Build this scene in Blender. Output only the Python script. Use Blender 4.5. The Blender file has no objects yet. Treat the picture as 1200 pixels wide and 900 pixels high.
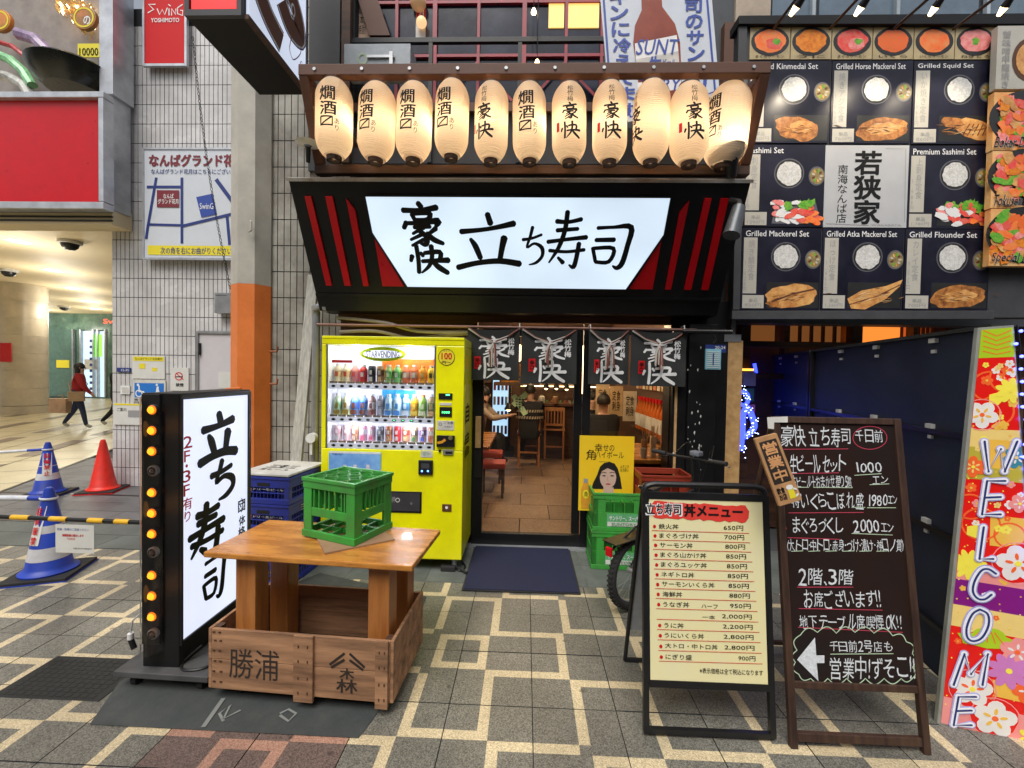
import bpy, bmesh, math, random
from mathutils import Matrix, Vector
R = random.Random(7)
scene = bpy.context.scene
C = scene.collection
PI = math.pi

# ------------------------------------------------------------------ camera
CAM = Vector((0, 0, 1.6)); FPX = 505.0
CR = Matrix.Rotation(0.032, 3, 'Z') @ Matrix.Rotation(PI/2 - 0.023, 3, 'X') @ Matrix.Rotation(0.018, 3, 'Z')
cd = bpy.data.cameras.new('camera'); cam = bpy.data.objects.new('camera', cd); C.objects.link(cam)
cd.sensor_width = 36; cd.lens = 36*FPX/1200; cd.clip_start = 0.05; cd.clip_end = 500
cam.matrix_world = Matrix.Translation(CAM) @ CR.to_4x4()
scene.camera = cam
# ------------------------------------------------------------------ world, sun, exposure
w = bpy.data.worlds.new('World'); scene.world = w; w.use_nodes = True
nt = w.node_tree; bg = nt.nodes['Background']
sky = nt.nodes.new('ShaderNodeTexSky'); sky.sky_type = 'NISHITA'; sky.sun_disc = False
sky.sun_elevation = math.radians(58); sky.sun_rotation = math.radians(195)
sky.dust_density = 3.0; sky.air_density = 1.0
hs = nt.nodes.new('ShaderNodeHueSaturation'); hs.inputs['Saturation'].default_value = 0.35   # overcast, grey light of a covered street
nt.links.new(sky.outputs[0], hs.inputs['Color']); nt.links.new(hs.outputs[0], bg.inputs[0])
bg.inputs[1].default_value = 0.115
sl = bpy.data.lights.new('sun', 'SUN'); sl.energy = 1.9; sl.angle = math.radians(35); sl.color = (1, .95, .88)
so = bpy.data.objects.new('sun', sl); C.objects.link(so)
so.rotation_euler = (math.radians(32), 0, math.radians(-15))
scene.view_settings.view_transform = 'Standard'; scene.view_settings.look = 'None'
scene.view_settings.exposure = 0.35; scene.view_settings.gamma = 1

# ------------------------------------------------------------------ projection aids (photograph pixel -> real place)
def ray(px, py): return CR @ Vector(((px-600)/FPX, -(py-450)/FPX, -1))
def at(px, py, Y):
    d = ray(px, py); t = Y/d.y; return Vector((d.x*t, Y, 1.6 + d.z*t))
def gr(px, py, z=0.0):
    d = ray(px, py); t = (z-1.6)/d.z; return Vector((d.x*t, d.y*t, z))

# ------------------------------------------------------------------ materials
MT = {}
def mat(name, col, rough=.6, metal=0, var=.12, scale=6, bump=0, emit=0, grain=None, col2=None, spec=.5, bscale=60, coat=0):
    if name in MT: return MT[name]
    m = bpy.data.materials.new(name); m.use_nodes = True; n = m.node_tree.nodes; l = m.node_tree.links
    b = n['Principled BSDF']; c = (*col, 1)
    b.inputs['Roughness'].default_value = rough; b.inputs['Metallic'].default_value = metal
    b.inputs['Specular IOR Level'].default_value = spec; b.inputs['Coat Weight'].default_value = coat
    if var or grain:
        tc = n.new('ShaderNodeTexCoord'); mp = n.new('ShaderNodeMapping'); oi = n.new('ShaderNodeObjectInfo')
        l.new(tc.outputs['Object'], mp.inputs[0]); mp.inputs['Scale'].default_value = grain or (1, 1, 1)
        ns = n.new('ShaderNodeTexNoise'); ns.noise_dimensions = '4D'; ns.inputs['Scale'].default_value = scale
        ns.inputs['Detail'].default_value = 6; ns.inputs['Roughness'].default_value = .65
        mu = n.new('ShaderNodeMath'); mu.operation = 'MULTIPLY'; mu.inputs[1].default_value = 30
        l.new(oi.outputs['Random'], mu.inputs[0]); l.new(mu.outputs[0], ns.inputs['W']); l.new(mp.outputs[0], ns.inputs['Vector'])
        mx = n.new('ShaderNodeMix'); mx.data_type = 'RGBA'
        d = col2 or tuple(x*(1-2*var) for x in col); u = tuple(min(1, x*(1+var)) for x in col)
        mx.inputs[6].default_value = (*d, 1); mx.inputs[7].default_value = (*u, 1)
        rp = n.new('ShaderNodeMapRange'); rp.inputs['From Min'].default_value = .32; rp.inputs['From Max'].default_value = .66
        l.new(ns.outputs['Fac'], rp.inputs[0]); l.new(rp.outputs[0], mx.inputs[0]); l.new(mx.outputs[2], b.inputs['Base Color'])
        rr = n.new('ShaderNodeMapRange'); rr.inputs['To Min'].default_value = max(0, rough-.1); rr.inputs['To Max'].default_value = min(1, rough+.12)
        l.new(ns.outputs['Fac'], rr.inputs[0]); l.new(rr.outputs[0], b.inputs['Roughness'])
        if bump:
            n2 = n.new('ShaderNodeTexNoise'); n2.inputs['Scale'].default_value = bscale; n2.inputs['Detail'].default_value = 4
            l.new(mp.outputs[0], n2.inputs['Vector'])
            bp = n.new('ShaderNodeBump'); bp.inputs['Strength'].default_value = bump; bp.inputs['Distance'].default_value = .004
            l.new(n2.outputs['Fac'], bp.inputs['Height']); l.new(bp.outputs[0], b.inputs['Normal'])
    else:
        b.inputs['Base Color'].default_value = c
    if emit:
        b.inputs['Emission Color'].default_value = c; b.inputs['Emission Strength'].default_value = emit
    MT[name] = m; return m
def speck(name, col, amt=.5, scale=260, rough=.6, big=.25):
    m = bpy.data.materials.new(name); m.use_nodes = True; n = m.node_tree.nodes; l = m.node_tree.links
    b = n['Principled BSDF']; b.inputs['Roughness'].default_value = rough
    tc = n.new('ShaderNodeTexCoord'); ge = n.new('ShaderNodeNewGeometry'); oi = n.new('ShaderNodeObjectInfo')
    v = n.new('ShaderNodeTexVoronoi'); v.inputs['Scale'].default_value = scale; l.new(ge.outputs['Position'], v.inputs['Vector'])
    nb = n.new('ShaderNodeTexNoise'); nb.inputs['Scale'].default_value = 2.6; nb.inputs['Detail'].default_value = 7; l.new(ge.outputs['Position'], nb.inputs['Vector'])
    sp = n.new('ShaderNodeSeparateColor'); l.new(v.outputs['Color'], sp.inputs[0])
    def mr(src, a, c):
        r = n.new('ShaderNodeMapRange'); r.inputs['To Min'].default_value = a; r.inputs['To Max'].default_value = c; l.new(src, r.inputs[0]); return r.outputs[0]
    m1 = n.new('ShaderNodeMath'); m1.operation = 'MULTIPLY'; l.new(mr(sp.outputs[0], 1-amt, 1+amt), m1.inputs[0]); l.new(mr(nb.outputs['Fac'], 1-2*big, 1+2*big), m1.inputs[1])
    vs = n.new('ShaderNodeTexVoronoi'); vs.inputs['Scale'].default_value = 4.3; l.new(ge.outputs['Position'], vs.inputs['Vector'])     # trodden gum and spots
    gs = n.new('ShaderNodeMapRange'); gs.inputs['From Min'].default_value = .035; gs.inputs['From Max'].default_value = .06; gs.inputs['To Min'].default_value = .5; gs.inputs['To Max'].default_value = 1; l.new(vs.outputs['Distance'], gs.inputs[0])
    m3 = n.new('ShaderNodeMath'); m3.operation = 'MULTIPLY'; l.new(m1.outputs[0], m3.inputs[0]); l.new(gs.outputs[0], m3.inputs[1]); m1 = m3
    m2 = n.new('ShaderNodeMath'); m2.operation = 'MULTIPLY'; l.new(m1.outputs[0], m2.inputs[0]); l.new(mr(oi.outputs['Random'], .86, 1.14), m2.inputs[1])
    vm = n.new('ShaderNodeVectorMath'); vm.operation = 'SCALE'; vm.inputs[0].default_value = col; l.new(m2.outputs[0], vm.inputs['Scale'])
    l.new(vm.outputs[0], b.inputs['Base Color'])
    bp = n.new('ShaderNodeBump'); bp.inputs['Strength'].default_value = .35; bp.inputs['Distance'].default_value = .002
    l.new(sp.outputs[0], bp.inputs['Height']); l.new(bp.outputs[0], b.inputs['Normal'])
    MT[name] = m; return m
def emi(name, col, s):
    if name in MT: return MT[name]
    m = bpy.data.materials.new(name); m.use_nodes = True; n = m.node_tree.nodes; b = n['Principled BSDF']
    b.inputs['Base Color'].default_value = (*[min(1, x)*.5 for x in col], 1); b.inputs['Roughness'].default_value = .4
    b.inputs['Emission Color'].default_value = (*col, 1); b.inputs['Emission Strength'].default_value = s
    MT[name] = m; return m
def lightbox(name, col, s, scale=1.2, var=.18):      # translucent sign sheet with tubes behind it: slightly uneven
    m = emi(name, col, s); n = m.node_tree.nodes; l = m.node_tree.links; b = n['Principled BSDF']
    tc = n.new('ShaderNodeTexCoord'); ns = n.new('ShaderNodeTexNoise'); ns.inputs['Scale'].default_value = scale; ns.inputs['Detail'].default_value = 1
    l.new(tc.outputs['Object'], ns.inputs['Vector']); r = n.new('ShaderNodeMapRange'); r.inputs['From Min'].default_value = .3; r.inputs['From Max'].default_value = .7
    r.inputs['To Min'].default_value = s*(1-var); r.inputs['To Max'].default_value = s*(1+var*.6); l.new(ns.outputs['Fac'], r.inputs[0]); l.new(r.outputs[0], b.inputs['Emission Strength'])
    return m
def glass(name, tint=(1, 1, 1), refl=.08, rough=.02):
    m = bpy.data.materials.new(name); m.use_nodes = True; n = m.node_tree.nodes; l = m.node_tree.links
    n.remove(n['Principled BSDF']); o = n['Material Output']
    t = n.new('ShaderNodeBsdfTransparent'); t.inputs[0].default_value = (*tint, 1); g = n.new('ShaderNodeBsdfGlossy'); g.inputs['Roughness'].default_value = rough
    fr = n.new('ShaderNodeFresnel'); fr.inputs[0].default_value = 1.45; ad = n.new('ShaderNodeMath'); ad.operation = 'ADD'; ad.inputs[1].default_value = refl-.04; ad.use_clamp = True
    l.new(fr.outputs[0], ad.inputs[0]); mx = n.new('ShaderNodeMixShader'); l.new(ad.outputs[0], mx.inputs[0]); l.new(t.outputs[0], mx.inputs[1]); l.new(g.outputs[0], mx.inputs[2]); l.new(mx.outputs[0], o.inputs[0])
    MT[name] = m; return m

black = mat('black paint', (.008, .008, .009), .42, bump=.12, spec=.3)
blackm = mat('black metal', (.012, .012, .013), .38, bump=.1, spec=.4)
blackflat = mat('matt black', (.01, .01, .011), .8)
darkgrey = mat('dark grey paint', (.05, .052, .058), .6, bump=.2)
inkm = mat('ink', (.008, .008, .009), .6, var=0, spec=.2)
whitep = mat('white paint', (.72, .72, .72), .5)
offwhite = mat('off white', (.62, .61, .57), .6)
steel = mat('galvanised steel', (.42, .43, .44), .42, metal=.75)
alu = mat('aluminium', (.55, .57, .6), .35, metal=.6)
redp = mat('red paint', (.42, .012, .015), .35, var=.06)
redm = mat('red acrylic', (.56, .003, .009), .3, var=.04, spec=.35)
printred = mat('red print', (.6, .012, .015), .5, var=0, spec=.25)
printblue = mat('blue print', (.03, .07, .35), .5, var=0)
printnavy = mat('navy print', (.02, .04, .2), .5, var=0)
printyellow = mat('yellow print', (.8, .68, .03), .5, var=0)
printwhite = mat('white print', (.8, .8, .8), .5, var=0)
printmaroon = mat('maroon print', (.2, .02, .03), .5, var=0)
printgrey = mat('grey print', (.3, .3, .3), .5, var=0)
paper = mat('paper', (.66, .66, .62), .8, var=.04)
orangep = mat('orange paint', (.72, .2, .045), .4, scale=3, bump=.2, col2=(.6, .15, .03))
greypost = mat('pale grey paint', (.5, .48, .42), .5, scale=3, bump=.15)
tilem = mat('white glazed tile', (.62, .61, .61), .25, scale=1.8, col2=(.46, .45, .44), spec=.6)
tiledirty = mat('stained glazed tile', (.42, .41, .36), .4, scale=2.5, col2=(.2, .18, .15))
grout = mat('dark grout', (.02, .024, .028), .9)
yellowp = mat('yellow enamel', (.86, .84, .0), .3, scale=2.5, coat=.3, col2=(.74, .72, .005), bump=.05)
woodtop = mat('varnished plywood', (.6, .26, .05), .26, grain=(1.2, 6, 6), scale=2.6, col2=(.26, .08, .015), bump=.2, coat=.2)
woodleg = mat('varnished post wood', (.42, .17, .045), .35, grain=(9, 9, .8), scale=2.2, col2=(.27, .085, .02), bump=.15)
woodbox = mat('weathered box wood', (.43, .235, .125), .75, grain=(.8, 10, 10), scale=2.2, col2=(.15, .08, .045), bump=.35, spec=.3)
wooddark = mat('dark stained wood', (.1, .045, .022), .6, grain=(.8, 8, 8), scale=2.5, col2=(.03, .015, .01), bump=.25)
woodbrown = mat('brown timber', (.09, .038, .02), .6, grain=(1, 7, 7), scale=2.5, col2=(.1, .035, .015), bump=.2)
woodpale = mat('pale timber', (.52, .33, .14), .6, grain=(8, 8, .7), scale=2, col2=(.38, .21, .08), bump=.2)
woodstool = mat('stool wood', (.5, .22, .08), .4, grain=(6, 6, .8), scale=3, col2=(.36, .14, .05))
bluep = mat('blue crate plastic', (.014, .028, .32), .42, scale=5, col2=(.03, .04, .2), bump=.15)
greenp = mat('green crate plastic', (.035, .33, .04), .42, scale=7, col2=(.06, .22, .05), bump=.2)
redcr = mat('brown red crate plastic', (.28, .035, .015), .45, var=.12)
rubber = mat('black rubber', (.02, .02, .02), .75, bump=.2)
conc = mat('threshold concrete', (.13, .145, .13), .8, scale=4, bump=.3, col2=(.075, .085, .075))
skin = mat('skin', (.58, .34, .24), .55, var=.05)
hairm = mat('black hair', (.012, .01, .009), .55, var=.2, scale=40)
bulbw = emi('warm bulb', (1, .72, .38), 9)
glassm = glass('clear glass', (.97, .98, .98), .06)
glassd = glass('door glass', (.93, .93, .9), .035)

# ------------------------------------------------------------------ mesh builder
TX = {}
def glyphs(s, bold=0.0):
    k = (s, bold)
    if k not in TX:
        c = bpy.data.curves.new('t', 'FONT'); c.body = s; c.resolution_u = 2; c.offset = bold; c.align_x = 'CENTER' if '\n' in s else 'LEFT'; c.space_line = .98
        o = bpy.data.objects.new('t', c); C.objects.link(o); bpy.context.view_layer.update()
        me = bpy.data.meshes.new_from_object(o.evaluated_get(bpy.context.evaluated_depsgraph_get()))
        v = [(p.co.x, p.co.y) for p in me.vertices]; f = [tuple(p.vertices) for p in me.polygons]
        bpy.data.objects.remove(o); bpy.data.curves.remove(c); bpy.data.meshes.remove(me)
        TX[k] = (v, f)
    return TX[k]
GL = {
 '立': [[(.5,.99,.09),(.55,.82,.1)],[(.04,.68,.09),(.5,.73,.07),(.95,.83,.1)],[(.2,.55,.06),(.28,.42,.1),(.36,.2,.09)],[(.78,.58,.12),(.74,.4,.1),(.7,.17,.09)],[(-.05,.02,.1),(.3,.11,.09),(.7,.15,.1),(1.05,.1,.11)]],
 'ち': [[(.02,.66,.1),(.4,.7,.08),(.8,.8,.08)],[(.42,1,.1),(.33,.75,.09),(.2,.45,.07),(.5,.56,.08),(.82,.45,.12),(.85,.22,.1),(.6,.03,.09),(.3,-.03,.04)]],
 '寿': [[(.2,.86,.1),(.5,.85,.08),(.82,.9,.09)],[(.22,.7,.09),(.75,.73,.08)],[(.0,.49,.09),(.5,.54,.08),(.98,.58,.1)],[(.46,1.03,.1),(.42,.7,.1),(.28,.38,.09),(.05,.1,.04)],[(.05,.33,.08),(.5,.31,.07),(.95,.35,.08)],[(.8,.47,.1),(.76,.2,.1),(.7,.02,.1),(.58,.06,.04)],[(.28,.2,.06),(.42,.1,.1)]],
 '司': [[(.1,.9,.08),(.5,.92,.07),(.93,.92,.12),(.9,.5,.11),(.82,.1,.12),(.7,-.02,.1),(.58,.03,.04)],[(.08,.63,.09),(.55,.64,.1)],[(.02,.45,.08),(.12,.13,.08)],[(.05,.44,.08),(.55,.44,.09),(.47,.13,.09),(.12,.12,.08)]],
 '豪': [[(.46,1.02,.09),(.54,.92,.09)],[(.06,.85,.09),(.5,.85,.08),(.92,.92,.1)],[(.28,.76,.08),(.34,.62,.07)],[(.28,.76,.06),(.72,.79,.09),(.66,.63,.08),(.34,.62,.07)],[(.12,.56,.09),(.04,.42,.08)],[(.12,.54,.07),(.5,.55,.08),(.93,.6,.11),(.86,.47,.07)],[(.3,.44,.07),(.72,.46,.07)],[(.55,.44,.08),(.25,.28,.05)],[(.42,.36,.08),(.6,.2,.1),(.56,.02,.1),(.42,.04,.04)],[(.48,.26,.07),(.18,.13,.05)],[(.52,.14,.07),(.2,-.02,.05)],[(.86,.42,.09),(.66,.28,.06)],[(.62,.3,.08),(.78,.14,.1),(1.02,.04,.07)]],
 '快': [[(.08,.62,.1),(.03,.42,.07)],[(.22,1,.09),(.24,.5,.09),(.22,-.02,.09)],[(.32,.74,.07),(.38,.62,.08)],[(.42,.73,.08),(.84,.77,.1),(.82,.47,.09)],[(.34,.42,.08),(.7,.45,.09),(1.06,.47,.12)],[(.62,1,.1),(.62,.6,.09),(.52,.25,.08),(.3,-.02,.04)],[(.62,.42,.08),(.78,.2,.12),(1.02,-.02,.1)]],
}
def catm(pts, n=5):
    if len(pts) < 3:
        a, b = pts; return [tuple(a[k]+(b[k]-a[k])*i/n for k in range(3)) for i in range(n+1)]
    out = []; P = [pts[0]]+list(pts)+[pts[-1]]
    for i in range(1, len(P)-2):
        for j in range(n):
            t = j/n; p0, p1, p2, p3 = P[i-1:i+3]
            out.append(tuple(.5*((2*p1[k])+(-p0[k]+p2[k])*t+(2*p0[k]-5*p1[k]+4*p2[k]-p3[k])*t*t+(-p0[k]+3*p1[k]-3*p2[k]+p3[k])*t**3) for k in range(3)))
    out.append(tuple(pts[-1])); return out
class B:
    def __init__(s): s.v = []; s.f = []; s.m = []; s.s = []; s.mats = []
    def add(s, vs, fs, m, M=None, smooth=False):
        if m not in s.mats: s.mats.append(m)
        k = s.mats.index(m); o = len(s.v)
        s.v += [tuple(M @ Vector(v)) for v in vs] if M is not None else [tuple(v) for v in vs]
        s.f += [tuple(i+o for i in f) for f in fs]; s.m += [k]*len(fs); s.s += [smooth]*len(fs); return s
    def box(s, x0, x1, y0, y1, z0, z1, m, M=None):
        vs = [(x0,y0,z0),(x1,y0,z0),(x1,y1,z0),(x0,y1,z0),(x0,y0,z1),(x1,y0,z1),(x1,y1,z1),(x0,y1,z1)]
        return s.add(vs, [(0,3,2,1),(4,5,6,7),(0,1,5,4),(1,2,6,5),(2,3,7,6),(3,0,4,7)], m, M)
    def cb(s, c, d, m, M=None): return s.box(c[0]-d[0]/2, c[0]+d[0]/2, c[1]-d[1]/2, c[1]+d[1]/2, c[2]-d[2]/2, c[2]+d[2]/2, m, M)
    def cyl(s, p0, p1, r0, m, r1=None, n=12, M=None, smooth=True):
        p0 = Vector(p0); p1 = Vector(p1); r1 = r0 if r1 is None else r1; d = (p1-p0).normalized()
        a = d.orthogonal().normalized(); b = d.cross(a)
        vs = [p0+(a*math.cos(2*PI*i/n)+b*math.sin(2*PI*i/n))*r0 for i in range(n)]+[p1+(a*math.cos(2*PI*i/n)+b*math.sin(2*PI*i/n))*r1 for i in range(n)]
        s.add(vs, [(i, (i+1) % n, n+(i+1) % n, n+i) for i in range(n)], m, M, smooth)
        return s.add(vs, [tuple(range(n-1, -1, -1)), tuple(range(n, 2*n))], m, M)
    def tube(s, pts, r, m, n=8, M=None):
        pts = [Vector(p) for p in pts]; vs = []; prev = None
        for i, p in enumerate(pts):
            d = (pts[min(i+1, len(pts)-1)]-pts[max(i-1, 0)]).normalized()
            a = d.orthogonal().normalized() if prev is None else (prev-d*prev.dot(d)).normalized(); prev = a; b = d.cross(a)
            rr = r[i] if isinstance(r, (list, tuple)) else r
            vs += [p+(a*math.cos(2*PI*k/n)+b*math.sin(2*PI*k/n))*rr for k in range(n)]
        fs = [(i*n+k, i*n+(k+1) % n, (i+1)*n+(k+1) % n, (i+1)*n+k) for i in range(len(pts)-1) for k in range(n)]
        s.add(vs, fs, m, M, True); L = len(pts)-1
        return s.add(vs, [tuple(range(n-1, -1, -1)), tuple(L*n+k for k in range(n))], m, M)
    def lathe(s, prof, m, n=24, M=None, smooth=True):
        vs = [(r*math.cos(2*PI*k/n), r*math.sin(2*PI*k/n), z) for r, z in prof for k in range(n)]
        fs = [(i*n+k, i*n+(k+1) % n, (i+1)*n+(k+1) % n, (i+1)*n+k) for i in range(len(prof)-1) for k in range(n)]
        return s.add(vs, fs, m, M, smooth)
    def poly(s, pts, w, m, M=None): return s.add([(p[0], p[1], w) for p in pts], [tuple(range(len(pts)))], m, M)
    def rect(s, x0, x1, y0, y1, w, m): return s.poly([(x0, y0), (x1, y0), (x1, y1), (x0, y1)], w, m)
    def prism(s, pts, w0, w1, m, M=None):
        n = len(pts); ar = sum(pts[i][0]*pts[(i+1) % n][1]-pts[(i+1) % n][0]*pts[i][1] for i in range(n))
        if ar < 0: pts = pts[::-1]
        if w0 > w1: w0, w1 = w1, w0
        vs = [(p[0], p[1], w0) for p in pts]+[(p[0], p[1], w1) for p in pts]
        return s.add(vs, [tuple(range(n-1, -1, -1)), tuple(range(n, 2*n))]+[(i, (i+1) % n, n+(i+1) % n, n+i) for i in range(n)], m, M)
    def disc(s, x, y, rx, ry, w, m, n=20): return s.poly([(x+rx*math.cos(2*PI*i/n), y+ry*math.sin(2*PI*i/n)) for i in range(n)], w, m)
    def ring(s, x, y, rx, ry, t, w, m, n=24):
        vs = [(x+(rx-q*t)*math.cos(2*PI*i/n), y+(ry-q*t)*math.sin(2*PI*i/n), w) for q in (0, 1) for i in range(n)]
        return s.add(vs, [(i, (i+1) % n, n+(i+1) % n, n+i) for i in range(n)], m)
    def line(s, pts, t, w, m):                       # flat ribbon of width t (or per-point third value)
        L = len(pts); vs = []
        for i, p in enumerate(pts):
            a = pts[max(i-1, 0)]; b = pts[min(i+1, L-1)]; dx, dy = b[0]-a[0], b[1]-a[1]; q = math.hypot(dx, dy) or 1
            hw = (p[2] if len(p) > 2 else t)/2
            vs += [(p[0]-dy/q*hw, p[1]+dx/q*hw, w), (p[0]+dy/q*hw, p[1]-dx/q*hw, w)]
        return s.add(vs, [(2*i+1, 2*i+3, 2*i+2, 2*i) for i in range(L-1)], m)
    def fit(s, t, x0, x1, y0, y1, w, m, bold=.0, skew=0):
        if bold > .004:
            b_ = bold*min((x1-x0)/max(1, max(len(q) for q in t.split('\n'))), (y1-y0)/(t.count('\n')+1)); 
            for i, (dx, dy) in enumerate(((0, 0), (b_, b_*.5), (-b_, b_*.5), (b_*.6, -b_), (-b_*.6, -b_)) if bold > .015 else ((0, 0), (b_, b_*.6), (-b_, -b_*.6))): s.fit(t, x0+dx, x1+dx, y0+dy, y1+dy, w+i*.00011, m, 0, skew)
            return s
        v, f = glyphs(t, 0)
        if not v: return s
        ax = min(p[0] for p in v); bx = max(p[0] for p in v); ay = min(p[1] for p in v); by = max(p[1] for p in v)
        kx = (x1-x0)/max(bx-ax, 1e-6); ky = (y1-y0)/max(by-ay, 1e-6)
        return s.add([(x0+(p[0]-ax)*kx+skew*(p[1]-ay)*ky, y0+(p[1]-ay)*ky, w) for p in v], f, m)
    def brush(s, ch, x0, x1, y0, y1, w, m, wt=1.0):
        for si, st in enumerate(GL[ch]):
            pts = catm(st, 4); W = x1-x0; H = y1-y0; k = min(W, H)*wt; q = [(x0+a*W, y0+b*H, c*k*1.12) for a, b, c in pts]
            a, b = q[0], q[1]; d = math.hypot(b[0]-a[0], b[1]-a[1]) or 1; e = a[2]*.3
            q.insert(0, (a[0]-(b[0]-a[0])/d*e, a[1]-(b[1]-a[1])/d*e, a[2]*.45))
            a, b = q[-1], q[-2]; d = math.hypot(b[0]-a[0], b[1]-a[1]) or 1; e = a[2]*.3
            q.append((a[0]-(b[0]-a[0])/d*e, a[1]-(b[1]-a[1])/d*e, a[2]*.4))
            s.line(q, 0, w+si*.0002, m)
        return s
    def clip(s, quad):                               # trim flat print to a convex outline
        n = len(quad); ar = sum(quad[i][0]*quad[(i+1) % n][1]-quad[(i+1) % n][0]*quad[i][1] for i in range(n)); Q = [Vector(q[:2]) for q in (quad if ar > 0 else quad[::-1])]
        nv, nf, nm = [], [], []
        for f, m_ in zip(s.f, s.m):
            poly = [Vector(s.v[i]) for i in f]
            for i in range(n):
                a, b = Q[i], Q[(i+1) % n]; e = b-a; out = []
                sd = lambda p: e.x*(p.y-a.y)-e.y*(p.x-a.x)
                for j in range(len(poly)):
                    p, q = poly[j], poly[(j+1) % len(poly)]; sp, sq = sd(p), sd(q)
                    if sp >= 0: out.append(p)
                    if (sp >= 0) != (sq >= 0): out.append(p+(q-p)*(sp/(sp-sq)))
                poly = out
                if len(poly) < 3: break
            if len(poly) < 3: continue
            o_ = len(nv); nv += [tuple(p) for p in poly]; nf.append(tuple(range(o_, len(nv)))); nm.append(m_)
        s.v, s.f, s.m, s.s = nv, nf, nm, [False]*len(nf); return s
    def refine(s, mx):
        bm = bmesh.new(); me = s.mesh('tmp'); bm.from_mesh(me); bpy.data.meshes.remove(me)
        bmesh.ops.triangulate(bm, faces=bm.faces[:])
        for _ in range(4):
            e = [x for x in bm.edges if x.calc_length() > mx]
            if not e: break
            bmesh.ops.subdivide_edges(bm, edges=e, cuts=1); bmesh.ops.triangulate(bm, faces=[q for q in bm.faces if len(q.verts) > 3])
        bm.verts.index_update()
        s.v = [tuple(v.co) for v in bm.verts]; s.f = [tuple(v.index for v in q.verts) for q in bm.faces]; s.m = [q.material_index for q in bm.faces]; s.s = [False]*len(s.f); bm.free(); return s
    def mapv(s, fn): s.v = [tuple(fn(*p)) for p in s.v]; return s
    def mesh(s, name):
        me = bpy.data.meshes.new(name); me.from_pydata(s.v, [], s.f)
        for m in s.mats: me.materials.append(m)
        me.polygons.foreach_set('material_index', s.m); me.polygons.foreach_set('use_smooth', s.s); me.update()
        return me
    def build(s, name, parent=None, bev=0, label=None, kind=None, cat=None, group=None, loc=None):
        me = s.mesh(name)
        if any(s.s): me.set_sharp_from_angle(angle=.7)
        o = bpy.data.objects.new(name, me); C.objects.link(o)
        if parent: o.parent = parent
        if loc is not None: o.location = loc
        if bev:
            md = o.modifiers.new('bevel', 'BEVEL'); md.width = bev; md.segments = 2; md.limit_method = 'ANGLE'; md.harden_normals = False
        if kind: o['kind'] = kind
        if label: o['label'] = label
        if cat: o['category'] = cat
        if group: o['group'] = group
        return o
def thing(name, label, cat, loc=(0, 0, 0), rz=0, group=None, M=None):
    o = bpy.data.objects.new(name, None); C.objects.link(o); o.empty_display_size = .1
    if M is not None: o.matrix_world = M
    else: o.location = loc; o.rotation_euler = (0, 0, rz)
    o['label'] = label; o['category'] = cat
    if group: o['group'] = group
    return o
KIDS = {}
def dup(root, M=None, loc=None, rz=None, label=None):
    def rec(o, par):
        c = o.copy(); C.objects.link(c)
        if par: c.parent = par
        for ch in [x for x in bpy.data.objects if x.parent == o]: rec(ch, c)
        return c
    r = rec(root, None)
    if M is not None: r.matrix_world = M
    if loc is not None: r.location = loc
    if rz is not None: r.rotation_euler = (0, 0, rz)
    if label: r['label'] = label
    return r
class PF:                                            # an upright (or leaning) plane: u right, v up, w towards the street
    def __init__(s, Y, X=0, Z=0, lean=0, yaw=0):
        s.M = Matrix.Translation((X, Y, Z)) @ Matrix.Rotation(yaw, 4, 'Z') @ Matrix.Rotation(PI/2-lean, 4, 'X'); s.I = s.M.inverted()
    def uv(s, px, py, w=0):
        o = s.I @ CAM; d = s.I.to_3x3() @ ray(px, py); t = (w-o.z)/d.z; return (o.x+d.x*t, o.y+d.y*t)
    def r(s, x0, y0, x1, y1, w=0):                   # photograph box -> u0,u1,v0,v1
        a = s.uv((x0+x1)/2-(x1-x0)/2, (y0+y1)/2, w); b = s.uv(x1, (y0+y1)/2, w); c = s.uv((x0+x1)/2, y0, w); d = s.uv((x0+x1)/2, y1, w)
        return (a[0], b[0], d[1], c[1])
def lamp(loc, power, col, r=.03, parent=None, name='lamp_light'):
    l = bpy.data.lights.new(name, 'POINT'); l.energy = power; l.color = col; l.shadow_soft_size = r
    o = bpy.data.objects.new(name, l); C.objects.link(o); o.location = loc
    if parent: o.parent = parent
    return o
# ------------------------------------------------------------------ helpers on planes
def PO(px, py, Y, lean=0, yaw=0):
    a = at(px, py, Y); return PF(Y, a.x, a.z, lean, yaw)
def TXT(b, P, t, box, w, m, bold=.0, skew=0):
    u0, u1, v0, v1 = P.r(*box, w); return b.fit(t, u0, u1, v0, v1, w, m, bold, skew)
def BX(b, P, box, w0, w1, m):
    u0, u1, v0, v1 = P.r(*box, max(w0, w1)); return b.box(u0, u1, v0, v1, w0, w1, m)
def RC(b, P, box, w, m):
    u0, u1, v0, v1 = P.r(*box, w); return b.rect(u0, u1, v0, v1, w, m)
def PL(P, pts, w=0): return [P.uv(x, y, w) for x, y in pts]

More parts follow.
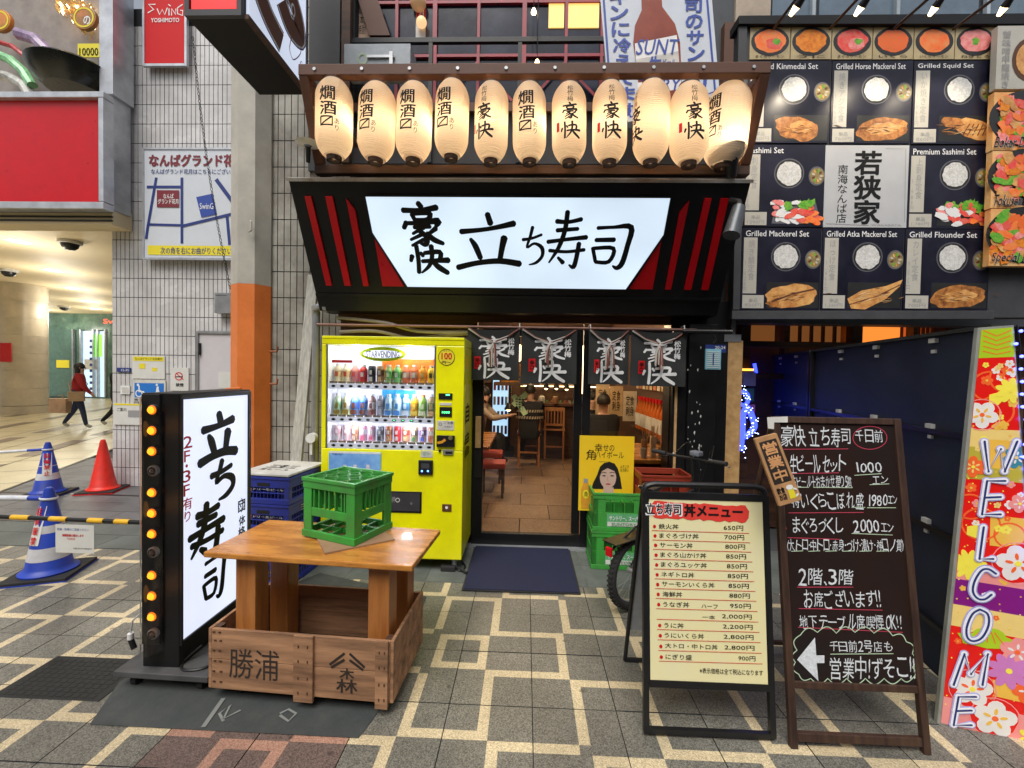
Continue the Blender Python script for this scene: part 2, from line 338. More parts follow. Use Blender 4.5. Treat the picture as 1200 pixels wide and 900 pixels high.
# ================================================================== SETTING: ground
ygrd = mat('street asphalt', (.07, .07, .068), .85, scale=3, bump=.4)
B().box(-60, 60, -20, 90, -.4, -.02, ygrd).build('ground', kind='structure')
speck('paver granite', (.15, .144, .12), .6, 240, .45); speck('paver yellow', (.55, .455, .285), .34, 260, .45, big=.22)
speck('paver granite red', (.13, .09, .075), .5, 240); speck('paver yellow red', (.36, .2, .14), .35, 260)
speck('slab dark', (.105, .105, .108), .35, 300, .5, .25); speck('slab dark green', (.085, .1, .092), .35, 300, .55, .3)
speck('floor cream', (.62, .54, .34), .12, 120, .3, .1); speck('floor brown', (.2, .15, .1), .2, 120, .4, .12)
T = .4; OX, OY = .06, 2.44
def yel(x, y):
    cx, cy = math.floor(x+.5), math.floor(y+.5); lx, ly = x-cx, y-cy; e = .375
    t, b_, l, r_ = ly > e, ly < -e, lx < -e, lx > e
    if cx % 2 == 0 and cy % 2 == 0: return (t or b_ or r_) if (cx//2+cy//2) % 2 == 0 else (t or b_ or l)
    if cx % 2 and cy % 2: return (t or l or r_) if ((cx+1)//2+(cy+1)//2) % 2 else (b_ or l or r_)
    if cx % 2 and cy % 2 == 0:
        if ((cx+1)//2+cy//2) % 2 == 0:
            q = max(abs(lx), abs(ly)); return .25 < q < e or (r_ and (t or b_))
    return False
B().box(-30, 30, -9.5, -7.0, 0, 7.5, mat('opposite brick', (.1, .09, .085), .8, scale=2)).build('opposite_buildings', kind='structure')  # unseen street side behind the camera, added to darken reflections and front light
pavement = B().box(-9.2, 6, .8, 3.64, -.06, -.012, grout).build('pavement', kind='structure')
PV = {}
def paver_mesh(i, j, red):
    k = (i % 4, j % 4, red)
    if k in PV: return PV[k]
    b = B(); G = (MT['paver granite red'], MT['paver yellow red']) if red else (MT['paver granite'], MT['paver yellow'])
    g = .0022; n = 8; i4, j4 = k[0], k[1]
    cc = lambda q: g if q == 0 else (T-g if q == n else q*T/n)
    rows = []
    for yy in range(n):
        row = [yel(i4+(xx+.5)/n, j4+(yy+.5)/n) for xx in range(n)]
        x = 0
        while x < n:
            x2 = x
            while x2 < n and row[x2] == row[x]: x2 += 1
            rows.append((x, x2, yy, yy+1, row[x])); x = x2
    mer = []
    for q in rows:
        for m_ in mer:
            if m_[0] == q[0] and m_[1] == q[1] and m_[3] == q[2] and m_[4] == q[4]: m_[3] = q[3]; break
        else: mer.append(list(q))
    for x, x2, y, y2, c in mer: b.add([(cc(x), cc(y), 0), (cc(x2), cc(y), 0), (cc(x2), cc(y2), 0), (cc(x), cc(y2), 0)], [(0, 1, 2, 3)], G[1] if c else G[0])
    a, z = g, T-g
    b.add([(a,a,0),(z,a,0),(z,z,0),(a,z,0),(a,a,-.012),(z,a,-.012),(z,z,-.012),(a,z,-.012)], [(0,4,5,1),(1,5,6,2),(2,6,7,3),(3,7,4,0)], grout)
    PV[k] = b.mesh('paver'); return PV[k]
cnt = 0
for j in range(-3, 3):
    for i in range(-22, 14):
        x = OX+i*T; y = OY+j*T
        if j == 2 and x > -2.0: continue
        if abs(x+T/2) > 1.72*(y+T)+.35 or cnt > 298: continue
        red = (j in (-2, -3) and -1.6 < x+.2 < -.75)
        o = bpy.data.objects.new('paver', paver_mesh(i, j, red)); C.objects.link(o); o.parent = pavement
        o.location = (x, y, R.uniform(-.0012, .0012)); o.rotation_euler = (R.uniform(-.0015, .0015), R.uniform(-.0015, .0015), 0); cnt += 1
thr = B().box(-2.0, 6, 3.24, 4.05, -.05, -.002, conc).build('threshold_strip', kind='structure')
for k in range(9):
    x = -1.98+k*.62
    B().box(.003, .61, 0, .36, -.02, 0, conc).build('slab', thr, bev=.002, loc=(x, 3.246, .002+R.uniform(-.001, .001)))
    B().box(.003, .61, 0, .42, -.02, 0, conc).build('slab', thr, bev=.002, loc=(x, 3.61, .002+R.uniform(-.001, .001)))
walk = B().box(-14, -2.0, 3.645, 7.3, -.08, -.01, grout).build('granite_walkway', kind='structure')
sm1 = B().box(.002, .596, .002, .296, -.01, 0, MT['slab dark']).mesh('slab'); sm2 = B().box(.002, .596, .002, .296, -.01, 0, MT['slab dark green']).mesh('slab')
n_ = 0
for r_ in range(12):
    yy = 3.65+r_*.3+(.05 if r_ > 1 else 0)
    for c_ in range(20):
        xx = -2.6-c_*.6-(.3 if r_ % 2 else 0)
        if xx/(yy) < -1.6 or n_ > 180: continue
        o = bpy.data.objects.new('slab', sm2 if r_ < 2 else sm1); C.objects.link(o); o.parent = walk; o.location = (xx, yy, R.uniform(-.001, .001)); n_ += 1
for yy in (4.225, 5.16): B().box(-12, -2.02, yy, yy+.045, -.02, .003, blackm).build('drain_slot', walk)
# cream passage floor with brown bands
pa, pb = gr(-60, 600), gr(131, 527); dv = (pb-pa).normalized(); nv = Vector((-dv.y, dv.x, 0))
pf = B(); Q = [pa-dv*10, pa+dv*22, pa+dv*22+nv*28, pa-dv*10+nv*28]
pf.poly([(q.x, q.y) for q in Q], .006, MT['floor cream']); pfo = pf.build('passage_floor', kind='structure')
bb = B()
for k in range(9):
    o_ = pa+nv*(.9+k*1.35)
    for s_ in range(-5, 16, 3):
        a = o_+dv*(s_*.9+(k % 3)*.8); e = a+dv*(2.0); q = [a, e, e+nv*.28, a+nv*.28]
        bb.poly([(v.x, v.y) for v in q], .01, MT['floor brown'])
bb.build('brown_band', pfo)
jj = B()
for k in range(30):
    a = pa+nv*k*.9; jj.poly([(v.x, v.y) for v in (a-dv*6, a+dv*20, a+dv*20+nv*.012, a-dv*6+nv*.012)], .012, grout)
    a = pa+dv*(k*.9-5); jj.poly([(v.x, v.y) for v in (a, a+dv*.012, a+dv*.012+nv*20, a+nv*20)], .0135, grout)
jj.build('floor_joint', pfo, kind='stuff')
# patches of repaired asphalt
asph = mat('patched asphalt', (.035, .042, .042), .75, scale=10, bump=.5, col2=(.06, .065, .062))
pp = [gr(105, 850), gr(420, 866), gr(446, 832), gr(500, 700), gr(375, 672), gr(330, 690), gr(140, 800)]
pb_ = B().poly([(p.x, p.y) for p in pp], .005, asph)
po = pb_.build('asphalt_patch', kind='structure')
ch = B(); chalk = mat('chalk mark', (.2, .21, .2), .9)
def gl_(pts, t, m): ch.line([(gr(x, y, .009).x, gr(x, y, .009).y) for x, y in pts], t, .009, m)
gl_([(238, 852), (262, 818)], .02, chalk); gl_([(262, 845), (257, 836), (270, 826), (262, 842), (282, 832)], .012, chalk)
gl_([(328, 836), (338, 831), (347, 836), (338, 845), (328, 838)], .012, chalk)
ch.build('chalk_marking', po)

# manhole cover
DC0, DC1 = gr(34, 815), gr(140, 775); M0 = gr(35, 808); M1 = gr(120, 812)
mh = thing('drain_cover', 'dark square drain grating set in the paving beside the base of the white lit sign', 'drain cover', ((DC0.x+DC1.x)/2, (DC0.y+DC1.y)/2, 0))
cast = mat('cast iron', (.03, .032, .03), .6, metal=.4, bump=.3)
x0, x1 = -.24, .24
B().box(x0-.03, x1+.03, -.15, .15, -.01, .004, cast).build('frame', mh, bev=.003)
gb = B()
for a in range(12):
    for c_ in range(9): gb.box(x0+.0+a*.04, x0+.026+a*.04, -.135+c_*.03, -.115+c_*.03, .004, .0055, cast)
gb.build('tread_stud', mh, kind='stuff')

# ================================================================== SETTING: walls
W1 = PF(5.6); W2 = PF(4.25)
def tiled(name, label, P, u0, u1, v0, v1, m, tw=.06, th=.253):
    o = thing(name, label, 'wall', M=P.M)
    B().box(u0, u1, v0, v1, -.25, 0, grout).build('backing', o)
    b = B(); nx = int((u1-u0)/tw); nz = int((v1-v0)/th)
    for i in range(nx):
        for k in range(nz):
            a = u0+i*tw+.004; z = v0+k*th+.004; d = .006+R.uniform(-.001, .001)
            vs = [(a, z, 0), (a+tw-.0085, z, 0), (a+tw-.0085, z+th-.009, 0), (a, z+th-.009, 0)]
            q = [(x_, y_, d) for x_, y_, _ in vs]
            b.add(vs+q, [(4, 5, 6, 7), (0, 1, 5, 4), (1, 2, 6, 5), (2, 3, 7, 6), (3, 0, 4, 7)], m)
    b.build('tile', o, kind='stuff'); return o
ul = W1.uv(132, 400)[0]; ur = W1.uv(305, 400)[0]+1.2
tiled('tiled_wall', 'wall of tall narrow white tiles behind the orange and white post, left of the shop', W1, ul, ur, 0, 6.3, tilem)
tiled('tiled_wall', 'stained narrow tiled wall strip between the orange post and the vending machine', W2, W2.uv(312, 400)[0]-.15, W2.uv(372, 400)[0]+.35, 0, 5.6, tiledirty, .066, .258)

# passage entrance on the left
ps = thing('passage_ceiling', 'cream ceiling of the covered passage on the left with round downlights', 'ceiling', (-12, 12, 4.25))
cream = mat('cream plaster', (.72, .6, .38), .6, scale=1, var=.04)
B().box(-12, ul+12, -6.2, 12, 0, .3, cream).build('ceiling_panel', ps)
dl = emi('downlight', (1, .98, .9), 14)
for x, y in ((22, 283), (62, 317), (85, 338), (102, 353), (112, 362), (52, 363)):
    d = ray(x, y); t = (4.24-1.6)/d.z; q = CAM+d*t
    L = thing('downlight', {22: 'nearest round downlight, at the left edge of the passage ceiling', 62: 'second nearest downlight in the passage ceiling row', 85: 'third downlight of the passage ceiling row', 102: 'fourth downlight of the passage ceiling row', 112: 'farthest downlight at the end of the passage ceiling row', 52: 'far downlight next to the beige round column'}[x], 'downlight', (q.x, q.y, 4.25), group='downlights in the passage ceiling')
    rr = .17
    lamp((0, 0, -.8), 50, (1, .94, .82), .15, L)
    B().lathe([(rr, -.012), (rr+.03, -.012), (rr+.03, 0)], whitep).build('trim', L)
    B().disc(0, 0, rr, rr, -.006, dl).build('lens', L)
for (x, y), lb in (((82, 285), 'larger dark dome security camera on the passage ceiling'), ((10, 318), 'black dome security camera at the left edge of the passage'), ((75, 360), 'smallest distant dome camera on the passage ceiling')):
    d = ray(x, y); t = (4.2-1.6)/d.z; q = CAM+d*t; L = thing('dome_camera', lb, 'security camera', (q.x, q.y, 4.25))
    B().lathe([(.2, 0), (.2, -.06), (.15, -.07)], offwhite).build('housing', L); B().lathe([(.15, -.07), (.13, -.14), (.08, -.19), (0, -.2)], blackm).build('dome', L)
PB = PF(21)
bk = thing('marble_wall', 'green marble wall with a glazed doorway at the far end of the passage', 'wall', M=PB.M)
marble = mat('green marble', (.16, .26, .2), .25, scale=2, col2=(.05, .11, .08))
marb2 = mat('teal panel', (.09, .17, .14), .35)
u0, u1, v0, v1 = PB.r(38, 366, 220, 466)
B().box(-30, u1, 0, 4.3, -.3, 0, marble).build('wall_slab', bk, kind='stuff')
B().box(-60, u0, 0, 4.3, -.2, .1, cream).build('side_wall', bk)
b = B(); BX(b, PB, (56, 386, 124, 465), 0, .05, marb2); b.build('door_surround', bk)
b = B(); BX(b, PB, (94, 388, 122, 465), .05, .08, emi('lit doorway', (.55, .75, .9), .9)); b.build('doorway_glow', bk)
b = B()
for k, x in enumerate((84, 93, 108, 113, 122)): BX(b, PB, (x, 386, x+1.5, 465), .08, .2, steel)
b.build('door_frame', bk)
b = B()
for k in range(9): BX(b, PB, (105, 398+k*7, 111, 401+k*7), .08, .12, printnavy)
BX(b, PB, (112, 392, 119, 418), .08, .12, emi('green screen', (.3, .9, .1), 1.2)); b.build('poster_strip', bk)
b = B(); BX(b, PB, (66, 422, 81, 431), .05, .07, printyellow); BX(b, PB, (99, 421, 113, 433), .08, .1, offwhite); b.build('notice', bk)
b = B(); TXT(b, PB, 'Swing', (121, 374, 152, 381), .02, emi('red neon', (.9, .1, .05), 1.5), .02); b.build('lettering', bk)
# round column
cc = at(5, 470, 13.2); colm = mat('beige marble', (.58, .5, .37), .3, scale=1.3, bump=.05)
cl = thing('round_column', 'thick round beige marble column at the left edge of the passage', 'column', (cc.x-.05, 13.8, 0))
rad = (at(41, 400, 13.6).x-cc.x)
for k in range(7): B().lathe([(rad, .28+k*.57), (rad, .28+k*.57+.565)], colm, 40).build('stone_course', cl)
B().lathe([(rad*1.04, 0), (rad*1.04, .27)], colm, 40).build('base', cl)
b = B(); b.box(-.1, .25, -rad-.03, -rad, 1.7, 2.3, printred); b.build('notice', cl)

# header of the passage, red billboard, display above
P3 = PF(5.3)
hd = thing('passage_header', 'cream and steel fascia above the passage opening under the red billboard', 'fascia', M=P3.M)
b = B(); u0, u1, v0, v1 = P3.r(-90, 240, 131, 262); b.box(u0, u1, v0, v1, -.28, .0, cream); b.build('fascia_board', hd)
b = B()
for y in (247, 252.5, 257): BX(b, P3, (-60, y, 131, y+1.6), 0, .02, blackm)
b.build('shadow_groove', hd)
rb = thing('red_billboard', 'large blank red lightbox billboard in an aluminium frame above the passage', 'billboard', M=PO(40, 244, 5.25).M)
P4 = PO(40, 244, 5.25)
b = B(); BX(b, P4, (-60, 114, 115, 236), .0, .06, redm); b.build('red_sheet', rb)
b = B()
for bx in ((-66, 107, 121, 114), (-66, 236, 121, 244)): BX(b, P4, bx, -.02, .12, alu)
BX(b, P4, (115, 114.2, 121, 235.8), -.02, .12, alu); b.build('frame', rb, bev=.006)
jb = thing('steel_jamb', 'tall brushed steel corner strip between the billboard and the tiled wall', 'jamb', M=P3.M)
b = B(); BX(b, P3, (116, -60, 132, 110), -.25, .04, alu); BX(b, P3, (121.4, 110.4, 132, 246), -.25, .0, alu); b.build('strip', jb, bev=.004)
# display over the billboard
P5 = PF(5.6); dk = mat('display backdrop', (.3, .27, .25), .8)
db = thing('display_backdrop', 'grey brown wall behind the festive ornaments above the red billboard', 'wall', M=P5.M)
b = B(); BX(b, P5, (-70, -60, 117, 110), -.1, 0, dk); b.build('panel', db)
P6 = PF(5.35)
gold = mat('gold crystal', (.75, .5, .2), .25, metal=.6, emit=.12)
gc = thing('crystal_cluster', 'hanging cluster of gold glass crystals above the billboard', 'ornament', M=PO(90, 0, 5.5).M); P = PO(90, 0, 5.5)
b = B()
for k in range(420):
    t = R.random(); x = 52+t*70+R.uniform(-6, 10); y = -12+t*62+R.uniform(-26, 6)-(10 if t < .3 else 0)
    if x > 114: continue
    u, v = P.uv(x, y); s = R.uniform(.012, .022); w_ = R.uniform(0, .12)
    b.add([(u-s, v, w_), (u+s, v, w_), (u, v+s*1.6, w_+s), (u, v-s*1.6, w_), (u, v, w_+s*1.5)], [(0, 4, 2), (4, 1, 2), (0, 3, 4), (4, 3, 1)], gold if k % 3 else MT['warm bulb'] if k % 12 == 0 else gold)
b.build('crystal', gc, kind='stuff')
darkbowl = mat('black lacquer', (.01, .012, .01), .25, bump=.1, scale=5)
bw = thing('lacquer_bowl', 'giant black bowl ornament resting above the red billboard', 'ornament', M=P6.M)
b = B(); u, v = P6.uv(86, 84); b.lathe([(.0, -.24), (.3, -.24), (.42, -.12), (.47, .0), (.44, .03), (.4, .0), (.0, -.02)], darkbowl, 30, Matrix.Translation((u, v, -.05)) @ Matrix.Rotation(-PI/2, 4, 'X')); b.build('bowl', bw)
OR = [('fan_plate', 'round gold and red plate ornament near the top left corner', (5, 27), 13, (.65, .22, .04)), ('fan_plate', 'red and orange round plate ornament above the yellow price tag', (103, 24), 14, (.6, .2, .06))]
for nm, lb, (x, y), r_, c_ in OR:
    P = PO(x, y+r_, 5.4); o = thing(nm, lb, 'ornament', M=P.M); rr = r_/95
    mm = mat(nm+str(x), c_, .4, scale=5, col2=(.1, .12, .02)); k = B().prism([(rr*1.05*math.cos(a*PI/12), rr+rr*math.sin(a*PI/12)) for a in range(24)], 0, .05, mm); k.build('plate', o, bev=.008)
    k = B().ring(0, rr, rr*.9, rr*.85, .02, .053, printyellow, 24)
    if x > 50: k.fit('の', .0, rr*.6, rr*.4, rr*1.1, .054, printwhite, .03)
    k.build('trim', o)
for nm, lb, pts, c_, dz in (('glass_tube', 'curved glass tube ornament with green lights at the left edge', [(-8, 62), (12, 70), (28, 84), (38, 100)], (.3, .75, .35), .055), ('silver_tube', 'curved silver tube ornament below the green one', [(-10, 86), (10, 90), (28, 100), (36, 112)], (.55, .55, .5), .06), ('red_tube', 'thin red curved strip ornament over the green tube', [(-6, 48), (14, 54), (32, 68), (44, 86)], (.6, .05, .05), .03), ('purple_fan', 'translucent purple fan ornament above the black bowl', [(22, 40), (42, 46), (58, 62), (66, 80)], (.42, .3, .5), .07)):
    P = PO(*pts[-1], 5.38); o = thing(nm, lb, 'ornament', M=P.M); k = B(); k.tube([(*P.uv(x, y), .0) for x, y in pts], dz, mat(nm, c_, .2, scale=14, col2=tuple(q*.4 for q in c_))); k.build('tube', o)
P = PO(103, 67, 5.36); o = thing('price_tag', 'yellow tag reading 10000 beside the steel jamb', 'tag', M=P.M); k = B(); BX(k, P, (91, 51, 119, 67), 0, .01, printyellow); k.build('card', o); k = B(); TXT(k, P, '10000', (93, 56, 115, 65), .013, inkm, .02); k.build('lettering', o)
P = PO(76, 78, 5.36); o = thing('leaf_ornament', 'pale green leaf ornament lying on the black bowl', 'ornament', M=P.M); k = B(); k.lathe([(0, -.06), (.05, -.04), (.06, 0), (.03, .05), (0, .07)], mat('leaf green', (.5, .6, .2), .4), 14, Matrix.Scale(1.6, 4, (1, 0, 0))); k.build('leaf', o)

# things on the tiled wall
P = PO(193, 77, 5.54); o = thing('red_sign', 'tall dark red sign with white SwinG YOSHIMOTO lettering on the tiled wall', 'sign', M=P.M)
k = B(); BX(k, P, (169, -30, 216, 74), .0, .03, printred); k.build('panel', o)
k = B(); BX(k, P, (166.5, -30, 169, 77), -.0, .04, alu); BX(k, P, (216, -30, 218.5, 77), 0, .04, alu); BX(k, P, (169.2, 74.2, 215.8, 77), 0, .04, alu); k.build('frame', o)
k = B(); q = lambda pts, t: k.line(PL(P, pts, .035), t, .034, printwhite)
q([(182, 5), (174, 5), (180, 11), (173, 15)], .016); q([(184, 10), (187, 17), (190, 11), (193, 17), (196, 9)], .014); q([(198, 10), (198, 18)], .014); q([(197, 5), (200, 7)], .012); q([(201, 18), (201, 10), (206, 17), (206, 10)], .014); q([(214, 5), (208, 9), (208, 16), (214, 18), (214, 12), (211, 12)], .014)
TXT(k, P, 'YOSHIMOTO', (177, 21, 210, 26), .035, printwhite, .03); k.build('lettering', o)
P = PO(228, 304, 5.53); o = thing('map_sign', 'white and blue street map sign with Japanese title and yellow strip on the tiled wall', 'sign', M=P.M)
bluebg = mat('map paper', (.62, .66, .72), .4, var=.02)
k = B(); BX(k, P, (168.5, 175, 292, 302), 0, .03, bluebg); k.build('panel', o)
k = B(); BX(k, P, (166.5, 173, 168.5, 304), 0, .04, alu); BX(k, P, (168.6, 173, 292, 175), 0, .04, alu); BX(k, P, (168.6, 302, 292, 304.5), 0, .04, alu); k.build('frame', o)
k = B(); TXT(k, P, 'なんばグランド花', (175, 181, 274, 195), .035, printmaroon, .045); TXT(k, P, 'なんばグランド花月はこちらにございま', (177, 198, 275, 204), .035, printnavy, .01)
q = lambda pts, t, m=printnavy, w_=.034: k.line(PL(P, pts, .035), t, w_, m)
q([(183, 208), (173, 266), (171, 280)], .035); q([(172, 219), (214, 219)], .034, w_=.0345); q([(213, 208), (213, 285)], .034, w_=.035); q([(175, 263), (214, 264)], .03, w_=.0355); q([(213, 265), (275, 250)], .036, w_=.036); q([(253, 210), (275, 240)], .05); q([(266, 254), (269, 287)], .038, w_=.0345)
k.rect(*P.r(184, 223, 210, 243, .034), .037, printmaroon); k.poly(PL(P, [(230, 231), (249, 227), (254, 251), (236, 255)], .035), .037, printblue)
TXT(k, P, 'なんば\nグランド花月', (185, 227, 209, 239), .0385, printwhite, .02); TXT(k, P, 'SwinG', (234, 238, 250, 245), .0385, printwhite, .01)
k.rect(*P.r(173, 288, 292, 299, .034), .0345, printyellow); TXT(k, P, '次の角を右にお曲がりください。', (188, 290, 274, 298), .036, printnavy, .015); k.build('print', o)
for nm, lb, bx, fn in (
  ('address_plate', 'small dark blue address plate on the tiles above the white button', (137, 431, 153, 436), 'a'),
  ('wheelchair_sign', 'blue wheelchair access sign with white figure on the tiled wall', (156, 445, 194, 471), 'w'),
  ('notice_board', 'white notice with yellow squares above the wheelchair sign', (155, 417, 193, 444), 'n'),
  ('no_smoking_sign', 'small white no smoking sign with red circle left of the white metal door', (200, 431, 221, 458), 's'),
  ('call_button', 'square white call button plate on the tiles', (141, 452, 152, 462), 'b'),
  ('paper_notice', 'white paper notice with a small photo below the wheelchair sign', (133, 473, 168, 498), 'p'),
  ('junction_box', 'grey metal junction box beside the post', (251, 343, 284, 367), 'j')):
    P = PO((bx[0]+bx[2])/2, bx[3], 5.59); o = thing(nm, lb, 'sign' if fn in 'wnsap' else 'box', M=P.M); k = B(); base = {'a': printnavy, 'w': offwhite, 'j': steel, 'b': whitep}.get(fn, paper)
    BX(k, P, bx, 0, .012 if fn != 'j' else .12, base); k.build('plate', o, bev=.002)
    k = B(); x0, y0, x1, y1 = bx
    if fn == 'a': TXT(k, P, '12-35', (142, 432.5, 151, 435), .014, printwhite, .01)
    if fn == 'w':
        RC(k, P, (157.5, 449, 192, 466), .014, mat('access blue', (.02, .18, .6), .4, var=0)); k.ring(*P.uv(164, 461), .05, .05, .014, .016, printwhite)
        k.line(PL(P, [(163, 452), (163, 459), (168, 459), (171, 464)], .016), .02, .0165, printwhite); k.disc(*P.uv(163, 451), .018, .018, .017, printwhite, 10)
        k.line(PL(P, [(185, 453), (184, 459), (182, 464)], .016), .03, .0165, printwhite); k.line(PL(P, [(185, 456), (188, 464)], .016), .02, .0168, printwhite); k.disc(*P.uv(185, 451), .016, .016, .017, printwhite, 10); TXT(k, P, '専用', (157, 467, 168, 470), .014, inkm)
    if fn == 'n':
        RC(k, P, (156, 418, 192, 423), .014, printyellow); TXT(k, P, 'なんばグランド花月案内', (158, 419, 190, 422), .0155, inkm); RC(k, P, (163, 426, 170, 432), .014, printyellow); RC(k, P, (178, 431, 184, 435), .014, printyellow)
    if fn == 's': k.ring(*P.uv(210.5, 441), .055, .055, .012, .014, printred); k.line(PL(P, [(206, 437), (215, 445)], .015), .01, .0143, printred); k.line(PL(P, [(206, 441.5), (214, 441.5)], .015), .012, .0146, inkm); TXT(k, P, '禁煙', (206, 449, 215, 453), .014, inkm, .02)
    if fn == 'b': RC(k, P, (143, 454, 150, 460), .014, offwhite)
    if fn == 'p': RC(k, P, (150, 481, 167, 489), .014, printgrey); RC(k, P, (133.5, 473, 168, 475), .014, printyellow); TXT(k, P, 'ご案内', (137, 478, 148, 482), .014, inkm)
    if fn == 'j': k.line(PL(P, [(253, 346), (266, 346)], .12), .006, .122, blackm)
    k.build('print', o)
P = PO(252, 530, 5.58); o = thing('metal_door', 'white painted metal service door in the tiled wall behind the post', 'door', M=P.M)
k = B(); BX(k, P, (232, 391, 292, 560), 0, .03, mat('door paint', (.6, .58, .6), .45, var=.03)); k.build('leaf', o)
k = B(); BX(k, P, (229, 388, 232, 560), 0, .05, steel); BX(k, P, (232.1, 388, 292, 391), 0, .05, steel); k.build('frame', o); k = B(); BX(k, P, (232.3, 402, 234, 416), .03, .06, blackm); k.build('hinge', o)
k = B(); BX(k, P, (256, 436, 278, 455), .031, .035, paper); k.build('notice', o)

# orange and white post (arcade pillar)
pc = at(297, 500, 4.25); prad = (at(318.5, 400, 4.1).x-at(275, 400, 4.1).x)/2/math.cos(PI/8)*.985
po_ = thing('street_post', 'thick octagonal arcade post painted orange below and off white above', 'post', (pc.x, 4.25, 0))
zc = at(297, 333, 4.1).z
M8 = Matrix.Rotation(PI/8+.2, 4, 'Z')
B().lathe([(prad, 0), (prad, zc)], orangep, 8, M8, smooth=False).build('lower_section', po_)
B().lathe([(prad, zc+.001), (prad, 6)], greypost, 8, M8, smooth=False).build('upper_section', po_)
for y, z_ in ((412, 0), (450, 1)):
    q = at(321, y, 4.2); k = B(); k.tube([(q.x-pc.x-.04, -.05, q.z), (q.x-pc.x+.03, -.05, q.z), (q.x-pc.x+.035, -.05, q.z+.05)], .011, mat('rusty hook', (.3, .1, .04), .7)); k.build('hook', po_)
q = at(292, 268, 4.05); k = B(); k.tube([(q.x-pc.x, -prad-.01, q.z-.03), (q.x-pc.x+.03, -prad-.02, q.z-.02), (q.x-pc.x+.03, -prad-.02, q.z+.06), (q.x-pc.x+.01, -prad-.01, q.z+.07)], .009, greypost); k.build('bracket', po_)
k = B(); q0 = at(262, 463, 4.0); k.tube([(q0.x-pc.x, -.25, q0.z-.04), (q0.x-pc.x+.03, -.25, q0.z+.06), (q0.x-pc.x+.17, -.25, q0.z+.07)], .01, orangep); k.build('rail', po_)
# chain
c0, c1 = at(226, 45, 4.6), at(274, 358, 4.6); chn = thing('hanging_chain', 'thin steel chain hanging slantwise in front of the tiled wall and map sign', 'chain', tuple(c1))
k = B(); N = 74
for i in range(N):
    p = c0.lerp(c1, i/(N-1))-c1; p.x += -.05*math.sin(PI*i/N); r_ = .022; d = Vector((0, 0, 1))
    a = Vector((1, 0, 0)) if i % 2 else Vector((0, 1, 0)); pts = [p+a*.011*math.cos(t*PI/3)+d*r_*math.sin(t*PI/3) for t in range(7)]
    k.tube(pts, .0035, blackm, 4)
k.build('link', chn, kind='stuff')
# slanting white board and downpipe
a, b_ = at(365, 352, 4.05), at(347, 545, 3.85); o = thing('leaning_plank', 'long weathered white plank leaning between the tiled wall and the vending machine', 'plank', tuple(b_)); d = a-b_
k = B(); ln = d.length; Mq = d.to_track_quat('Z', 'Y').to_matrix().to_4x4(); k.box(-.055, .055, -.015, .015, 0, ln+.25, mat('weathered white wood', (.5, .49, .44), .8, grain=(9, 9, 1), col2=(.3, .29, .25)), Mq); k.build('board', o, bev=.003)
o = thing('downpipe', 'grey pipe with a valve running down left of the vending machine', 'pipe', (at(369, 560, 3.9).x, 3.9, 0)); px_ = at(369, 560, 3.9).x
k = B(); k.cyl((0, 0, 0), (0, 0, at(369, 365, 3.9).z), .035, steel); k.build('pipe', o)
k = B(); z1 = at(369, 368, 3.9).z; k.tube([(0, 0, z1), (0, -.02, z1+.05), (.06, -.05, z1+.06), (.16, -.05, z1+.06)], .035, steel, 10); k.cyl((.1, -.05, z1+.06), (.13, -.05, z1+.06), .048, steel); k.build('elbow', o)
k = B(); zv = at(368, 512, 3.9).z; k.cyl((0, -.03, zv), (0, -.09, zv), .045, whitep); k.box(-.012, .012, -.08, -.06, zv-.15, zv, whitep); k.build('valve', o)
# ================================================================== SHOP BUILDING
sb = thing('shop_building', 'narrow sushi shop building with dark upper storey and sliding glass entrance under the lit sign', 'building', (0, 4.1, 0))
sb_y = 4.1
def inb(b, x0, x1, y0, y1, z0, z1, m): return b.box(x0, x1, y0-sb_y, y1-sb_y, z0, z1, m)
XL, XR = -1.78, 1.84
brownw = mat('brown interior wall', (.11, .05, .028), .7, scale=2)
darkw = mat('charcoal wall', (.035, .036, .04), .8, scale=3, bump=.3)
b = B(); inb(b, XL, -.47, 4.08, 4.2, 0, 2.3, brownw); inb(b, XL, XR, 4.08, 4.2, 2.31, 3.05, darkw); b.build('front_wall', sb)
b = B(); inb(b, XL, XR, 4.55, 4.7, 3.05, 6.2, darkw); b.build('upper_wall', sb)
b = B(); inb(b, XL, XR, 4.2, 4.55, 3.0, 3.05, darkw); b.build('balcony_floor', sb)
b = B(); inb(b, XL, 1.66, 4.02, 4.08, 2.08, 2.3, woodbrown); b.build('lintel', sb, bev=.004)
b = B(); inb(b, 1.32, XR, 4.0, 4.2, 0, 2.3, black); b.build('side_pier', sb, bev=.004)
# interior shell
b = B(); inb(b, -1.7, -1.6, 4.2, 9.6, 0, 2.7, brownw); inb(b, 1.72, 1.82, 4.2, 9.6, 0, 2.7, brownw); inb(b, -1.7, 1.82, 9.6, 9.7, 0, 2.7, brownw); b.build('inner_wall', sb)
b = B(); inb(b, -1.7, 1.82, 4.2, 9.7, 2.6, 2.7, wooddark); b.build('inner_ceiling', sb)
speck('entrance stone', (.3, .19, .12), .25, 90, .5, .2)
fl = B().box(-1.7, 1.82, -.1, 5.6, -.03, .004, grout).build('inner_floor', sb)
for r_ in range(8):
    for c_ in range(7):
        wv = .72; x = -2.2+c_*wv+(.33 if r_ % 2 else 0); x0 = max(x+.004, -1.6); x1 = min(x+wv-.004, 1.7)
        if x1-x0 > .1: B().box(x0, x1, .12+r_*.5, .612+r_*.5, 0, .012+R.uniform(-.001, .001), MT['entrance stone']).build('floor_stone', fl, bev=.003)

